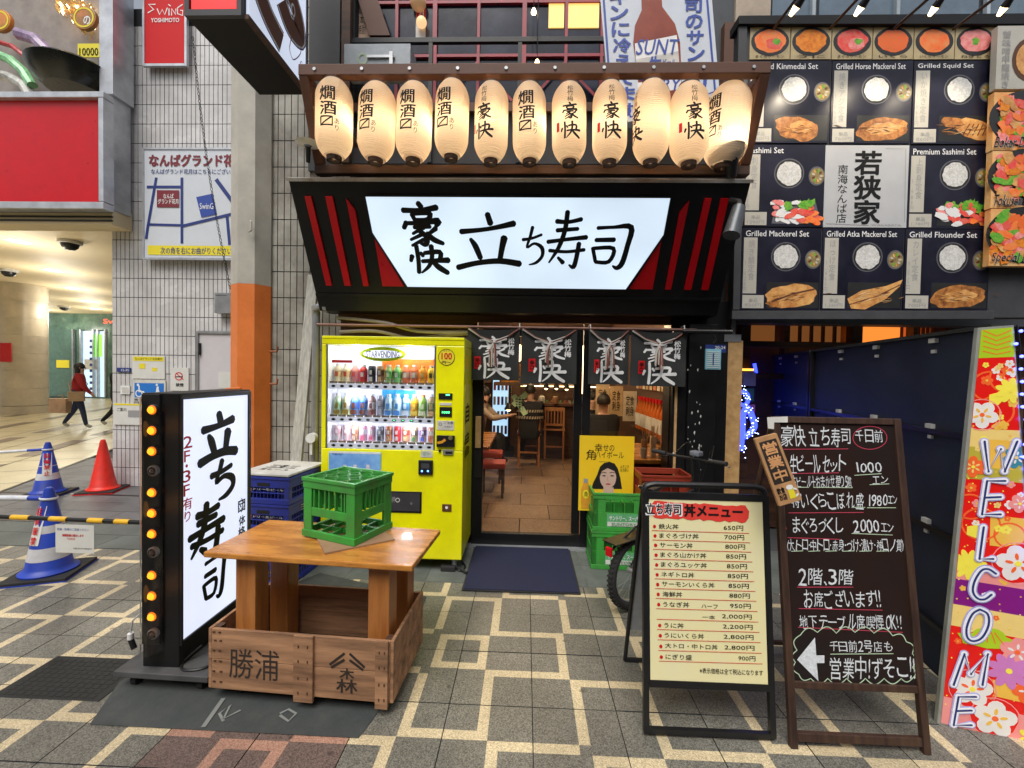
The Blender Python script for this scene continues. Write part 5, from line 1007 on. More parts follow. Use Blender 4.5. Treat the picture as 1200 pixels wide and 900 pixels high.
# ================================================================== CRATES
def crate(name, label, loc, rz, w_, d_, h_, m, style, group=None, lid=None, text=None):
    o = thing(name, label, 'crate', loc, rz, group); t = .012; X = w_/2; Y = d_/2; k = B()
    bars = []
    for sx in (-1, 1):
        for sy in (-1, 1):
            c = .055 if style == 'open' else .04
            k.box(*(sorted((sx*X, sx*(X-c)))), *(sorted((sy*Y, sy*(Y-t)))), .03, h_-.004, m); k.box(*(sorted((sx*X, sx*(X-t)))), *(sorted((sy*(Y-t), sy*(Y-c)))), .03, h_-.004, m)
    def band(z0, z1, e=.0):
        k.box(-X-e, X+e, -Y-e, -Y+t, z0, z1, m); k.box(-X-e, X+e, Y-t, Y+e, z0, z1, m); k.box(-X-e, -X+t, -Y+t, Y-t, z0, z1, m); k.box(X-t, X+e, -Y+t, Y-t, z0, z1, m)
    band(0, .035, .006); band(h_-.018, h_, .008)
    if style == 'open':
        band(h_-.055, h_-.018, .003); band(h_*.36, h_*.5, -.002)
        for f in (.2, .3, .42, .5, .62, .74, .8):
            for s_ in (-1, 1):
                q = (f-.5)*1.0
                k.box(q*w_-.004, q*w_+.004, *sorted((s_*(Y-.003), s_*(Y-.03))), h_*.5, h_-.055, m); k.box(*sorted((s_*(X-.003), s_*(X-.03))), q*d_-.004, q*d_+.004, h_*.5, h_-.055, m)
    elif style == 'blue':
        band(h_*.6, h_-.018, .002); band(h_*.12, h_*.2, .002)
        n = 14
        for i in range(1, n):
            for s_ in (-1, 1):
                q = -X+i*w_/n; k.box(q-.003, q+.003, *sorted((s_*(Y-.002), s_*(Y-.012))), h_*.2, h_*.6, m); q = -Y+i*d_/n; k.box(*sorted((s_*(X-.002), s_*(X-.012))), q-.003, q+.003, h_*.2, h_*.6, m)
        band(h_*.38, h_*.42, -.001)
    else:
        band(h_-.05, h_-.018, .004); band(.035, h_*.48, .0)
        for s_ in (-1, 1):
            k.box(*sorted((s_*X, s_*(X-.1))), -Y, -Y+t, h_*.48, h_-.05, m); k.box(*sorted((s_*(X-.001), s_*(X-t))), -Y+t, -Y+.09, h_*.48, h_-.05, m)
    k.build('shell', o, bev=.002)
    k = B(); nx, ny = (4, 3) if style != 'c' else (5, 4)
    if style == 'open':
        for i in range(nx):
            for j in range(ny):
                cx = -X+t+(i+.5)*(w_-2*t)/nx; cy = -Y+t+(j+.5)*(d_-2*t)/ny; r_ = min((w_-2*t)/nx, (d_-2*t)/ny)*.47
                for zz in (h_-.02, h_*.5): k.lathe([(r_, zz), (r_, zz+.016), (r_*.88, zz+.016), (r_*.88, zz), (r_, zz)], m, 14, Matrix.Translation((cx, cy, 0)))
                for a in range(4): k.cb((cx+r_*.94*math.cos(a*PI/2), cy+r_*.94*math.sin(a*PI/2), h_*.73), (.008, .008, h_*.46), m)
        for i in range(1, nx): k.cb((-X+t+i*(w_-2*t)/nx, 0, .02), (.012, d_-.02, .02), m)
        for j in range(1, ny): k.cb((0, -Y+t+j*(d_-2*t)/ny, .02), (w_-.02, .012, .02), m)
    elif style != 'blue' or not lid:
        for i in range(1, nx): k.cb((-X+i*w_/nx, 0, h_*.4), (.005, d_-.03, h_*.6), m)
        for j in range(1, ny): k.cb((0, -Y+j*d_/ny, h_*.4), (w_-.03, .005, h_*.595), m)
    if k.v: k.build('bottle_divider', o)
    if style == 'blue':
        k = B(); k.box(-.05, .05, -Y-.0045, -Y-.001, h_*.66, h_*.78, blackflat); k.box(X+.001, X+.0045, -.06, .06, h_*.64, h_*.78, blackflat); k.build('hand_hole', o)
        k = B(); k.fit('サントリー生ビール', -.16, .16, h_*.5, h_*.58, 0, printwhite, .03); k.mapv(lambda x, y, z: (x, -Y-.004, y)); k2 = B(); k2.fit('三生三', -.08, .08, h_*.62, h_*.86, 0, printwhite, .03); k2.mapv(lambda x, y, z: (X+.006, x, y)); k.add(k2.v, k2.f, printwhite); k.build('lettering', o)
    if text:
        k = B(); k.box(-X+.11, X-.03, -Y-.004, -Y-.001, h_*.12, h_*.46, mat('crate label green', (.12, .4, .18), .5)); k.box(-X+.115, X-.035, -Y-.006, -Y-.0042, h_*.14, h_*.25, offwhite); k.build('label_plate', o)
        k = B(); k.fit('サントリー、スーパー', -X+.13, X-.04, h_*.29, h_*.41, 0, printwhite, .035); k.fit('SUNTORY', -X+.15, X-.08, h_*.16, h_*.23, .002, mat('green print', (.05, .35, .12), .5), .02); k.mapv(lambda x, y, z: (x, -Y-.0062-z, y)); k.build('lettering', o)
    return o
FR_, BR_ = gr(337.5, 560, .83), gr(367, 545.5, .83); FR_ = gr(337, 690, 0); dr = Vector((.045, .43)).normalized(); az = math.atan2(dr.y, dr.x)-PI/2
cw_, cd_ = .40, .44
cxy = Vector((FR_.x, FR_.y)) + Matrix.Rotation(az, 2) @ Vector((-cw_/2, cd_/2))
for i in range(4):
    crate('blue_beer_crate', ['bottom blue beer crate of the stack beside the white lit sign', 'second blue beer crate from the ground in the stack behind the table', 'third blue beer crate from the ground, behind the table edge', 'topmost blue beer crate of the stack, under a white lid'][i], (cxy.x+R.uniform(-.004, .004), cxy.y, i*.204+.003), az+R.uniform(-.02, .02), cw_, cd_, .2, bluep, 'blue', 'blue beer crates stacked by the vending machine', lid=i < 3)
o = thing('crate_lid', 'white lid board with dark print on top of the blue crate stack', 'lid', (cxy.x, cxy.y, .822), az); B().box(-cw_/2-.01, cw_/2+.01, -cd_/2-.01, cd_/2+.01, 0, .018, offwhite).build('board', o, bev=.004); k = B(); k.fit('三生三', -.12, .12, -.04, .06, .0195, inkm, .03); k.fit('生ビール', -.12, .12, -.12, -.07, .0195, inkm, .01); k.build('lettering', o)
# green crates by the door
q = gr(693.5, 667)
for i in range(2): crate('green_beer_crate', ['lower green beer crate standing on the ground beside the door', 'upper green beer crate in front of the yellow poster'][i], (q.x+.215+i*.004, q.y+.17, .003+i*.318), -.02+i*.015, .43, .34, .315, greenp, 'c', 'green beer crates stacked beside the door', text=True)
for i in range(3): crate('red_beer_crate', ['bottom brown red crate behind the parked bicycle', 'middle brown red crate behind the parked bicycle', 'topmost brown red crate behind the bicycle handlebars'][i], (at(775, 560, 3.72).x, 3.72, .003+i*.262), .03-i*.02, .41, .3, .26, redcr, 'c', 'brown red crates behind the bicycle')
# poster stand
P = PO(710, 598, 3.80); o = thing('whisky_poster', 'yellow poster of a smiling woman with long black hair leaning behind the green crates', 'poster', M=P.M)
yb_ = mat('poster yellow', (.85, .5, .01), .35, scale=1.2, col2=(.85, .62, .03), var=.05); P.M = P.M.copy()
k = B(); BX(k, P, (678.5, 511, 742.5, 599), -.01, 0, yb_); k.build('board', o)
fs = mat('printed face', (.62, .42, .33), .5, var=.03); k = B()
k.poly(PL(P, [(693, 573), (695, 566), (700, 556), (703, 547), (708, 542.5), (714, 541.5), (720, 543), (724, 549), (727, 560), (729, 573)], .001), .0012, hairm)
k.disc(*P.uv(712.5, 559.5, .002), .072, .098, .0022, fs, 24); k.rect(*P.r(707, 571, 719, 580, .002), .0021, fs)
k.poly(PL(P, [(702, 560), (703.5, 549), (712, 544), (722, 549), (723.5, 560), (720, 552), (712, 548.5), (705.5, 552)], .003), .0034, hairm)
for x in (707.8, 717.2): k.disc(*P.uv(x, 557.5, .003), .016, .005, .0036, inkm, 10); k.line(PL(P, [(x-3, 554.2), (x, 553.4), (x+3, 554.2)], .003), .005, .0036, hairm)
k.line(PL(P, [(712.5, 558), (711.6, 563), (713.4, 563.4)], .003), .004, .0035, mat('face line', (.5, .28, .2), .5)); k.disc(*P.uv(712.6, 567.2, .003), .022, .007, .0036, mat('lip print', (.55, .1, .1), .5), 12)
for ch, bx in (('幸', (697, 520, 706, 529.5)), ('せの', (707, 521, 720, 528.5)), ('角', (687, 527, 698, 539)), ('ハイボール', (698, 529, 731, 537))): TXT(k, P, ch, bx, .002, inkm, .0)
TXT(k, P, 'よろこび\nほろ酔い', (727, 545, 737, 553), .002, inkm); k.rect(*P.r(702, 541, 716, 541.4, .002), .0018, inkm)
k.poly(PL(P, [(681, 596), (681, 573), (683, 568), (684, 563), (689, 563), (690, 568), (692, 573), (692, 596)], .001), .002, mat('whisky print', (.7, .32, .03), .4)); k.rect(*P.r(684, 561, 689, 566, .002), .0024, printgrey); k.disc(*P.uv(686.5, 579, .002), .028, .04, .003, printyellow, 16); TXT(k, P, '角', (684.5, 576, 688.5, 582), .0042, inkm)
k.build('print', o); k = B(); BX(k, P, (690, 599.5, 730, 641), -.02, -.01, wooddark); k.build('leg', o)

# ================================================================== TABLE ON CRATE
tc_ = Vector((-.998, 2.195)); tz = -.077
o = thing('wooden_table', 'honey coloured wooden table with four thick posts standing inside a wooden crate', 'table', (tc_.x, tc_.y, 0), tz)
B().box(-.518, .518, -.235, .235, .692, .72, woodtop).build('tabletop', o, bev=.006)
for x in (-.345, .335):
    for y in (-.125, .13): B().box(x-.052, x+.052, y-.05, y+.05, .085, .691, woodleg).build('leg', o, bev=.004)
bo = thing('wooden_crate', 'low weathered wooden crate on casters stencilled 勝浦 under the table', 'crate', (-1.03, 2.2, 0), -.055)
X, Y = .44, .225
for s_, ya in ((-1, -Y), (1, Y)):
    for i in range(2): z0 = .065+i*.146; B().box(-X, X, ya-.008, ya+.008, z0, z0+.143, woodbox).build('plank', bo, bev=.0015)
for s_, xa in ((-1, -X-.009), (1, X+.009)):
    for i in range(2): z0 = .066+i*.146; B().box(xa-.008, xa+.008, -Y-.008, Y+.008, z0, z0+.145, woodbox).build('plank', bo, bev=.0015)
for x0, x1 in ((-.02, .075), (.375, .435)): B().box(x0, x1, -Y-.024, -Y-.0085, .045, .36, woodbox).build('batten', bo, bev=.002)
for x in (-.43, .43): B().box(x-.02, x+.02, -Y+.009, -Y+.045, .07, .355, wooddark).build('corner_cleat', bo)
B().box(-X+.01, X-.01, -Y+.009, Y-.009, .062, .078, wooddark).build('bottom_board', bo)
k = B()
for x in (-.425, -.395):
    for z_ in (.1, .15, .2, .25, .3, .34): k.cb((x+R.uniform(-.004, .004), -Y-.0095, z_), (.012, .004, .006), wooddark)
for x in (.005, .05, .395, .42):
    for z_ in (.09, .16, .24, .31): k.cb((x, -Y-.0252, z_), (.005, .003, .012), wooddark)
k.build('nail', bo, kind='stuff')
k = B(); k3 = B(); sten = mat('stencil ink', (.03, .02, .015), .8, var=.1)
k3.fit('勝浦', -.35, -.1, .125, .27, 0, sten, .0)
for dx, w_ in ((0, .012), (.025, .010)):
    for s_ in (-1, 1): k.line([(.235+s_*.012, .285-dx*1.2), (.235+s_*.085+s_*-dx*.3, .225-dx*.5)], .012, 0+dx*.01, sten)
k.fit('木', .2, .27, .165, .215, .001, sten, .02); k.fit('林', .185, .285, .1, .163, .001, sten, .02)
k.mapv(lambda x, y, z: (x, -Y-.0095-z, y)); k.build('stencil_mark', bo); k3.mapv(lambda x, y, z: (x, -Y-.0095-z, y)); k3.build('stencil_lettering', bo)
for x in (-.34, .38):
    for y in (-.16, .16):
        k = B(); k.cyl((x-.012, y, .024), (x+.012, y, .024), .023, rubber, n=14); k.cb((x, y, .052), (.03, .03, .02), steel); k.build('caster', bo)
o = thing('cork_board', 'thin brown board under the green crate on the table top', 'board', (-.86, 2.22, .721), .62); B().box(-.19, .15, -.12, .14, 0, .008, mat('fibre board', (.34, .2, .11), .7, bump=.2)).build('board', o)
F = gr(415, 639, .735); L_ = gr(355.5, 626, .735); Rr = gr(457.5, 621, .735); az = math.atan2((F-L_).y, (F-L_).x)
w_ = (F-L_).length; d_ = .285; hz = at(412, 566, F.y).z-.735
cen = Vector((L_.x, L_.y)) + Matrix.Rotation(az, 2) @ Vector((w_/2, d_/2))
crate('green_beer_crate', 'empty bright green bottle crate with round openings on the wooden table', (cen.x, cen.y, .73), az, w_, d_, hz, greenp, 'open')

# ================================================================== LIT STREET SIGN
sy0, sy1 = 2.07, 2.62; sx0, sx1 = at(167, 620, 2.07).x, at(210, 620, 2.07).x; zt2 = at(213, 461, 2.08).z
o = thing('street_sign', 'standing black framed lit sign with brush lettering and a column of orange bulbs', 'sign', (sx1, sy0, .1)); W_ = sx1-sx0; H = zt2-.1; DD = sy1-sy0
B().box(-W_, 0, .0, DD, 0, H, black).build('cabinet', o, bev=.004)
B().box(-W_+.005, -.09, -.012, -.001, .12, H-.005, blackm).build('lamp_channel', o, bev=.003)
pg_ = PF(sy0, sx1+.004, .1, 0, PI/2)
a = pg_.uv(212, 747); b_ = pg_.uv(297, 690); t0 = pg_.uv(213, 467); t1 = pg_.uv(296, 463)
vb_ = (a[1]+b_[1])/2; vt_ = (t0[1]+t1[1])/2; U0, U1 = .012, DD-.03
white = lightbox('street sign light', (.76, .82, 1.0), .78, 2.2, .1)
PM = Matrix(((0, 0, 1, 0), (1, 0, 0, 0), (0, 1, 0, 0), (0, 0, 0, 1)))
def side(k, nm, off=0.0, **kw): k.v = [tuple(PM @ Vector(v)) for v in k.v]; return k.build(nm, o, **kw)
k = B(); k.rect(U0, U1, vb_, vt_, .002, white); side(k, 'lit_sheet')
k = B(); k.box(U0-.01, U0, vb_-.02, vt_+.02, 0, .012, black); k.box(U1, U1+.02, vb_-.02, vt_+.02, 0, .012, black); k.box(U0, U1, vb_-.02, vb_, 0, .012, black); k.box(U0, U1, vt_, vt_+.02, 0, .012, black); side(k, 'sheet_frame')
k = B(); Q = PF(sy0, sx1, .1, 0, PI/2)
def qb(ch, x0, y0, x1, y1, wt=1.4):
    a = Q.uv(x0, (y0+y1)/2, .004); c = Q.uv(x1, (y0+y1)/2, .004); t = Q.uv((x0+x1)/2, y0, .004); d = Q.uv((x0+x1)/2, y1, .004); k.brush(ch, a[0], c[0], d[1], t[1], .004, inkm, wt)
qb('立', 236, 484, 275, 539, 1.75); qb('ち', 247, 539, 277, 582, 1.65); qb('寿', 222, 592, 263, 651, 1.55); qb('司', 238, 650, 264, 701, 1.6)
for ch, bx in (('2', (215, 511, 225, 525)), ('F', (215.5, 528, 222.5, 541)), ('・', (217, 544, 220, 548)), ('3', (214.5, 551, 223, 565)), ('F', (215, 568, 222, 581)), ('有', (214.5, 583, 225, 597)), ('り', (216, 599, 223, 611))): k.fit(ch, *Q.r(*bx, .004), .005, printred, .02)
for ch, bx in (('団', (279, 586, 287, 599)), ('体', (280, 604, 287, 615)), ('格', (279, 617, 287, 629)), ('安', (279, 632, 287, 645))): k.fit(ch, *Q.r(*bx, .004), .005, inkm, .03)
k.ring((Q.uv(283, 592, .004)[0]), Q.uv(283, 592, .004)[1], .035, .045, .006, .005, inkm, 4); side(k, 'lettering')
bulbo = emi('orange bulb', (1, .42, .02), 1.5); bulbr = emi('orange glow ring', (1, .2, .01), .9); bulboff = mat('unlit bulb', (.45, .32, .25), .3)
FPn = PF(sy0, 0, 0)
for y, on in ((480, 1), (504, 1), (528, 1), (551, 0), (576, 1), (600, 1), (624, 1), (646, 0), (672, 1), (696, 1), (720, 1), (741, 0)):
    v = at(182, y, sy0-.01); k = B(); k.lathe([(.026, 0), (.027, .014), (.02, .02)], darkgrey if on else offwhite, 18, Matrix.Translation((v.x-sx1, -.012, v.z-.1)) @ Matrix.Rotation(PI/2, 4, 'X')); sb_ = k.build('bulb_socket', o)
    MB_ = Matrix.Translation((v.x-sx1, -.012, v.z-.1)) @ Matrix.Rotation(PI/2, 4, 'X'); k = B(); k.lathe([(.018, .024), (.012, .032), (0, .036)] if on else [(.012, 0), (.012, .02), (0, .024)], bulbo if on else bulboff, 16, MB_)
    if on: k.lathe([(.024, 0), (.024, .016), (.018, .0239)], bulbr, 16, MB_)
    k.build('bulb', sb_)
for y in (504, 600, 700): v = at(176, y, sy0-.05); lamp((v.x-sx1, -.11, v.z-.1), .12, (1, .4, .08), .05, o)
k = B(); N = 10; vs = []
xa, xb = -W_+.002, -.075
for i in range(N+1): t = i/N; vs += [(xa+(xb-xa)*t, -.01-.055*math.sin(PI*t), .09), (xa+(xb-xa)*t, -.01-.055*math.sin(PI*t), H-.02)]
k.add(vs, [(2*i, 2*i+2, 2*i+3, 2*i+1) for i in range(N)], glass('clear plastic', (.97, .97, .97), .06, .1), smooth=True); k.build('clear_cover', o)
p0, p1 = gr(111, 804, .1), gr(227, 812, .1)
o = thing('sign_platform', 'dirty black wheeled platform with a cable under the lit street sign', 'platform', ((p0.x+p1.x)/2, 2.38, 0), -.03); wd = (p1.x-p0.x)/2; pd = .36
B().box(-wd, wd, -pd, pd, .07, .1, mat('dusty black board', (.03, .031, .033), .6, scale=4, col2=(.11, .11, .11))).build('board', o, bev=.004)
for x in (-wd+.07, wd-.07):
    for y in (-pd+.06, pd-.06): k = B(); k.cyl((x-.014, y, .03), (x+.014, y, .03), .029, rubber, n=14); k.cb((x, y, .06), (.05, .05, .02), steel); k.build('caster', o)
k = B(); k.tube(catm([(.1, -.22, .16), (.05, -.28, .11), (.1, -.33, .107), (.2, -.29, .107), (wd, -.1, .107)], 5), .006, blackm, 6); k.build('cable', o)
a = at(165, 719, 2.1); b_ = at(153, 742, 2.15); o = thing('power_plug', 'white cable with a plug dangling at the left edge of the lit street sign', 'plug', tuple(b_)); k = B(); k.tube([tuple(v) for v in [a-b_, (a-b_)*.5+Vector((-.015, 0, .015)), Vector((0, 0, 0))]], .004, whitep, 6); k.build('cable', o); k = B(); k.cyl((0, 0, 0), (.0, 0, -.03), .014, whitep); k.cyl((0, 0, -.03), (.02, 0, -.08), .013, blackm); k.build('plug_body', o)

# ================================================================== CONES AND BARS
conebl = mat('blue cone plastic', (.01, .05, .45), .42, scale=5, col2=(.02, .04, .25), bump=.1); conerd = mat('red cone plastic', (.75, .02, .008), .42, scale=4, col2=(.5, .02, .01), bump=.1); band = mat('reflective white', (.6, .6, .62), .35)
def cone(lb, px, py, ytop, m, bands, rz, tape):
    g = gr(px, py); h = at(px, ytop, g.y).z; o = thing('traffic_cone', lb, 'traffic cone', (g.x, g.y, 0), rz)
    B().box(-.2, .2, -.2, .2, .001, .028, rubber).build('weight_base', o, bev=.004)
    if m is conerd: B().box(-.205, .205, -.205, .205, .0, .012, printred).build('base_plate', o)
    else: B().box(-.205, .205, -.205, .205, .0, .008, conebl).build('base_plate', o)
    cr = lambda z: .135-(.135-.03)*min(1, (z-.06)/(h-.1))
    B().lathe([(.168, .029), (.17, .04), (.148, .055), (cr(.07), .075), (cr(h-.06), h-.04), (.024, h-.006), (.015, h), (0, h)], m, 32).build('cone_body', o)
    for z0, z1 in bands: B().lathe([(cr(z0*h)+.0025, z0*h), (cr(z1*h)+.0025, z1*h)], band, 32).build('white_band', o)
    if tape:
        k = B(); z0, z1 = .38*h, .8*h; N = 6; vs = []
        for i in range(N+1):
            z = z0+(z1-z0)*i/N; r_ = cr(z)+.005
            for q in (-1, 0, 1): an = -PI/2+tape+q*.22*.11/r_*1.8; vs.append((r_*math.cos(an), r_*math.sin(an), z))
        k.add(vs, [(i*3+j, i*3+j+1, i*3+j+4, i*3+j+3) for i in range(N) for j in range(2)], paper, smooth=True)
        k2 = B(); chs = '駐車厳禁' if tape < 0 else '駐輪禁止'
        for i, c_ in enumerate(chs): k2.fit(c_, -.022, .022, z1-(i+1)*(z1-z0)/4+.008, z1-i*(z1-z0)/4-.006, 0, printred, .02)
        k2.refine(.02); k2.mapv(lambda x, y, z: ((cr(y)+.009)*math.cos(-PI/2+tape+x/cr(y)), (cr(y)+.009)*math.sin(-PI/2+tape+x/cr(y)), y)); k.build('warning_strip', o); k2.build('lettering', o)
    return o, g, h
BN = [(.2, .34), (.5, .62), (.78, .88)]
c1, g1, h1 = cone('nearest blue and white traffic cone with a red lettered paper strip', 58, 672, 571, conebl, [(.2, .34), (.5, .6), (.76, .88)], .35, -.5)
c2, g2, h2 = cone('farther blue traffic cone with three white bands near the red cone', 56.5, 579, 518, conebl, [(.3, .42), (.55, .66), (.8, .9)], .3, .45)
c3, g3, h3 = cone('plain red traffic cone on a black base by the tiled wall corner', 121, 575, 515, conerd, [], .3, 0)
def bar(lb, A_, B_, r_, cols, grp, nseg):
    o = thing('barrier_bar', lb, 'barrier bar', tuple(A_)); d = B_-A_; L = d.length; x = 0; k = {c: B() for c in set(cols)}; i = 0
    for i in range(nseg): a = d*(i/nseg); b_ = d*((i+1)/nseg); k[cols[i % len(cols)]].cyl(tuple(a), tuple(b_), r_*(1.06 if i % len(cols) == 1 else 1), cols[i % len(cols)], n=12)
    for c, kk in k.items(): kk.build('bar_tube' if c is cols[0] else 'coloured_sleeve', o, kind='stuff')
    return o
wb = mat('bar white', (.65, .67, .72), .35)
e1 = Vector((g1.x, g1.y, h1-.07)); o = bar('white barrier bar with blue sleeves hooked on the nearest blue cone', Vector((g1.x-1.5, g1.y-.2, h1-.05)), Vector((g1.x-.03, g1.y-.02, h1-.08)), .019, [wb, wb, wb, conebl], None, 16)
k = B(); k.lathe([(.05, -.02), (.055, -.01), (.05, .0)], wb, 20, Matrix.Translation(Vector((g1.x, g1.y, h1-.07))-o.location) @ Matrix.Rotation(.1, 4, 'Y')); k.build('ring', o)
o = bar('thinner grey white bar with a blue sleeve on the farther blue cone', Vector((g2.x-2.4, g2.y-.9, h2-.2)), Vector((g2.x-.02, g2.y-.01, h2-.09)), .017, [wb, wb, wb, wb, conebl], None, 15)
k = B(); k.lathe([(.05, -.02), (.055, -.01), (.05, .0)], wb, 20, Matrix.Translation(Vector((g2.x, g2.y, h2-.08))-o.location)); k.build('ring', o)
yl = mat('yellow sleeve', (.8, .45, .02), .4); a = at(-60, 603, 2.72); b_ = at(185, 613, 2.72)
# sleeves are each their own part
o = thing('barrier_bar', 'black and yellow striped barrier bar running behind the lit street sign', 'barrier bar', tuple(a)); d = b_-a
B().cyl((0, 0, 0), tuple(d), .0145, blackm, n=12).build('bar_tube', o)
for x0, x1 in ((14, 35), (59, 79), (104, 122), (135, 152)):
    s0 = at(x0, 606, 2.72); s1 = at(x1, 606, 2.72); f0 = (s0.x-a.x)/d.x; f1 = (s1.x-a.x)/d.x; B().cyl(tuple(d*f0), tuple(d*f1), .0165, yl, n=12).build('yellow_sleeve', o)
P = PO(88, 648, 2.7); o = thing('paper_notice', 'white paper notice with blue and red lines hanging from the striped barrier bar', 'notice', M=P.M); k = B(); BX(k, P, (65, 615, 110, 648), 0, .001, paper); k.build('sheet', o); k = B(); TXT(k, P, '駐輪・駐車はご遠慮ください', (67, 619, 104, 622), .002, printblue); TXT(k, P, '無断駐輪は撤去します', (73, 626, 98, 629), .002, printred, .02); TXT(k, P, '千日前商店街', (78, 630, 88, 633), .002, printred); TXT(k, P, 'お問い合わせは商店会まで', (86, 642, 108, 644), .002, inkm); k.build('lettering', o)
# door mat
q = [gr(x, y) for x, y in ((543, 692), (678, 695), (668.5, 645), (565, 643))]; mm_ = mat('navy carpet', (.014, .018, .055), .95, scale=90, bump=.8, bscale=400, col2=(.008, .01, .03)); cx_ = (q[0].x+q[1].x)/2; cy_ = (q[0].y+q[2].y)/2
o = thing('door_mat', 'dark navy ribbed carpet mat in front of the sliding door', 'mat', (cx_, cy_, .004)); hw = (q[1].x-q[0].x)/2; hd = (q[2].y-q[0].y)/2
B().box(-hw, hw, -hd, hd, .004, .013, mm_).build('carpet', o, bev=.002); B().box(-hw-.012, hw+.012, -hd-.012, hd+.012, .0, .007, rubber).build('rubber_edge', o)
# odd bits under the machine
q = gr(527, 668); o = thing('power_adaptor', 'small black electrical box on the ground right of the vending machine feet', 'box', (q.x, q.y, .001)); B().box(-.07, .05, -.04, .05, 0, .045, rubber).build('body', o, bev=.008); k = B(); k.tube(catm([(.05, 0, .02), (.09, -.03, .01), (.12, .05, .01), (.06, .16, .02)], 5), .006, blackm, 6); k.build('cable', o)
# ================================================================== NEIGHBOURING RESTAURANT (right)
P = PF(4.7); o = thing('restaurant_building', 'neighbouring restaurant front of dark timber and warm lit windows behind the food menu board', 'building', (3.4, 4.7, 0)); MI = o
def nb(k, box, y0, y1, m): u0, u1, v0, v1 = P.r(*box); return k.box(u0-3.4, u1-3.4, y0, y1, v0, v1, m)
k = B(); nb(k, (840, 200, 1500, 375), .06, .3, darkw); nb(k, (840, 376, 1500, 700), .3, .5, mat('dim brown interior', (.12, .055, .03), .7, scale=2)); k.box(-1.2, 6, -.0, .3, 0, .5, wooddark); k.build('wall', o)
for bx in ((868, 376, 880, 600), (920, 376, 926, 600), (1000, 376, 1012, 600), (1072, 376, 1077, 600), (1112, 376, 1120, 600)): k = B(); nb(k, bx, .05, .15, wooddark); k.build('timber_stud', o, bev=.004)
for y in (402, 440): k = B(); nb(k, (860, y, 1240, y+7), .0, .049, wooddark); k.build('timber_rail', o, bev=.004)
orl = emi('orange lit paper', (1, .28, .04), .85)
k = B(); nb(k, (1014, 377, 1070, 401), .16, .2, orl); k.build('lit_window', o); k = B(); nb(k, (1078, 377, 1110, 401), .16, .2, emi('dim lit paper', (.7, .13, .02), .5)); k.build('lit_window', o)
k = B(); nb(k, (882, 377, 918, 401), .16, .2, emi('brown lit paper', (.35, .12, .03), .35)); nb(k, (928, 377, 998, 401), .16, .2, emi('brown lit paper', (.35, .12, .03), .35)); k.build('lit_window', o)
for k_ in range(6): k = B(); nb(k, (1079+k_*5.5, 377, 1080+k_*5.5, 401), .12, .16, wooddark); k.build('slat', o)
for k_ in range(5): k = B(); nb(k, (932+k_*14, 377, 934+k_*14, 401), .12, .16, wooddark); k.build('slat', o)
k = B(); nb(k, (869, 432, 882, 434.5), -.02, .0, emi('orange strip', (1, .4, .05), 2.5)); k.build('led_strip', o)
for (x0, y0, x1, y1), c in (((869, 436, 884, 452), (.5, .45, .4)), ((870, 455, 882, 470), (.1, .3, .15)), ((871, 474, 883, 486), (.6, .2, .3))): k = B(); nb(k, (x0, y0, x1, y1), -.03, -.01, mat('notice %.1f' % c[0]+str(y0), c, .6)); k.build('notice', o)
P = PO(845, 640, 4.25); o = thing('brown_pillar', 'flat orange brown wall strip between the black pilaster and the timber post', 'pillar', M=P.M); k = B(); BX(k, P, (835, 330, 856, 640), -.2, 0, mat('orange brown', (.38, .15, .07), .6)); BX(k, P, (812, 360, 834.8, 640), -.2, -.01, mat('purple grey', (.09, .07, .09), .7)); k.build('strip', o)
P = PO(859, 640, 4.0); o = thing('timber_post', 'pale squared timber post with a steel cap in front of the restaurant', 'post', M=P.M); k = B(); BX(k, P, (850, 399, 867.5, 640), -.14, 0, woodpale); k.build('shaft', o, bev=.004); k = B(); BX(k, P, (849, 392, 868.5, 400.5), -.145, .006, steel); k.build('cap', o); k = B(); BX(k, P, (857, 372, 862, 392), -.08, -.04, steel); k.build('pin', o)

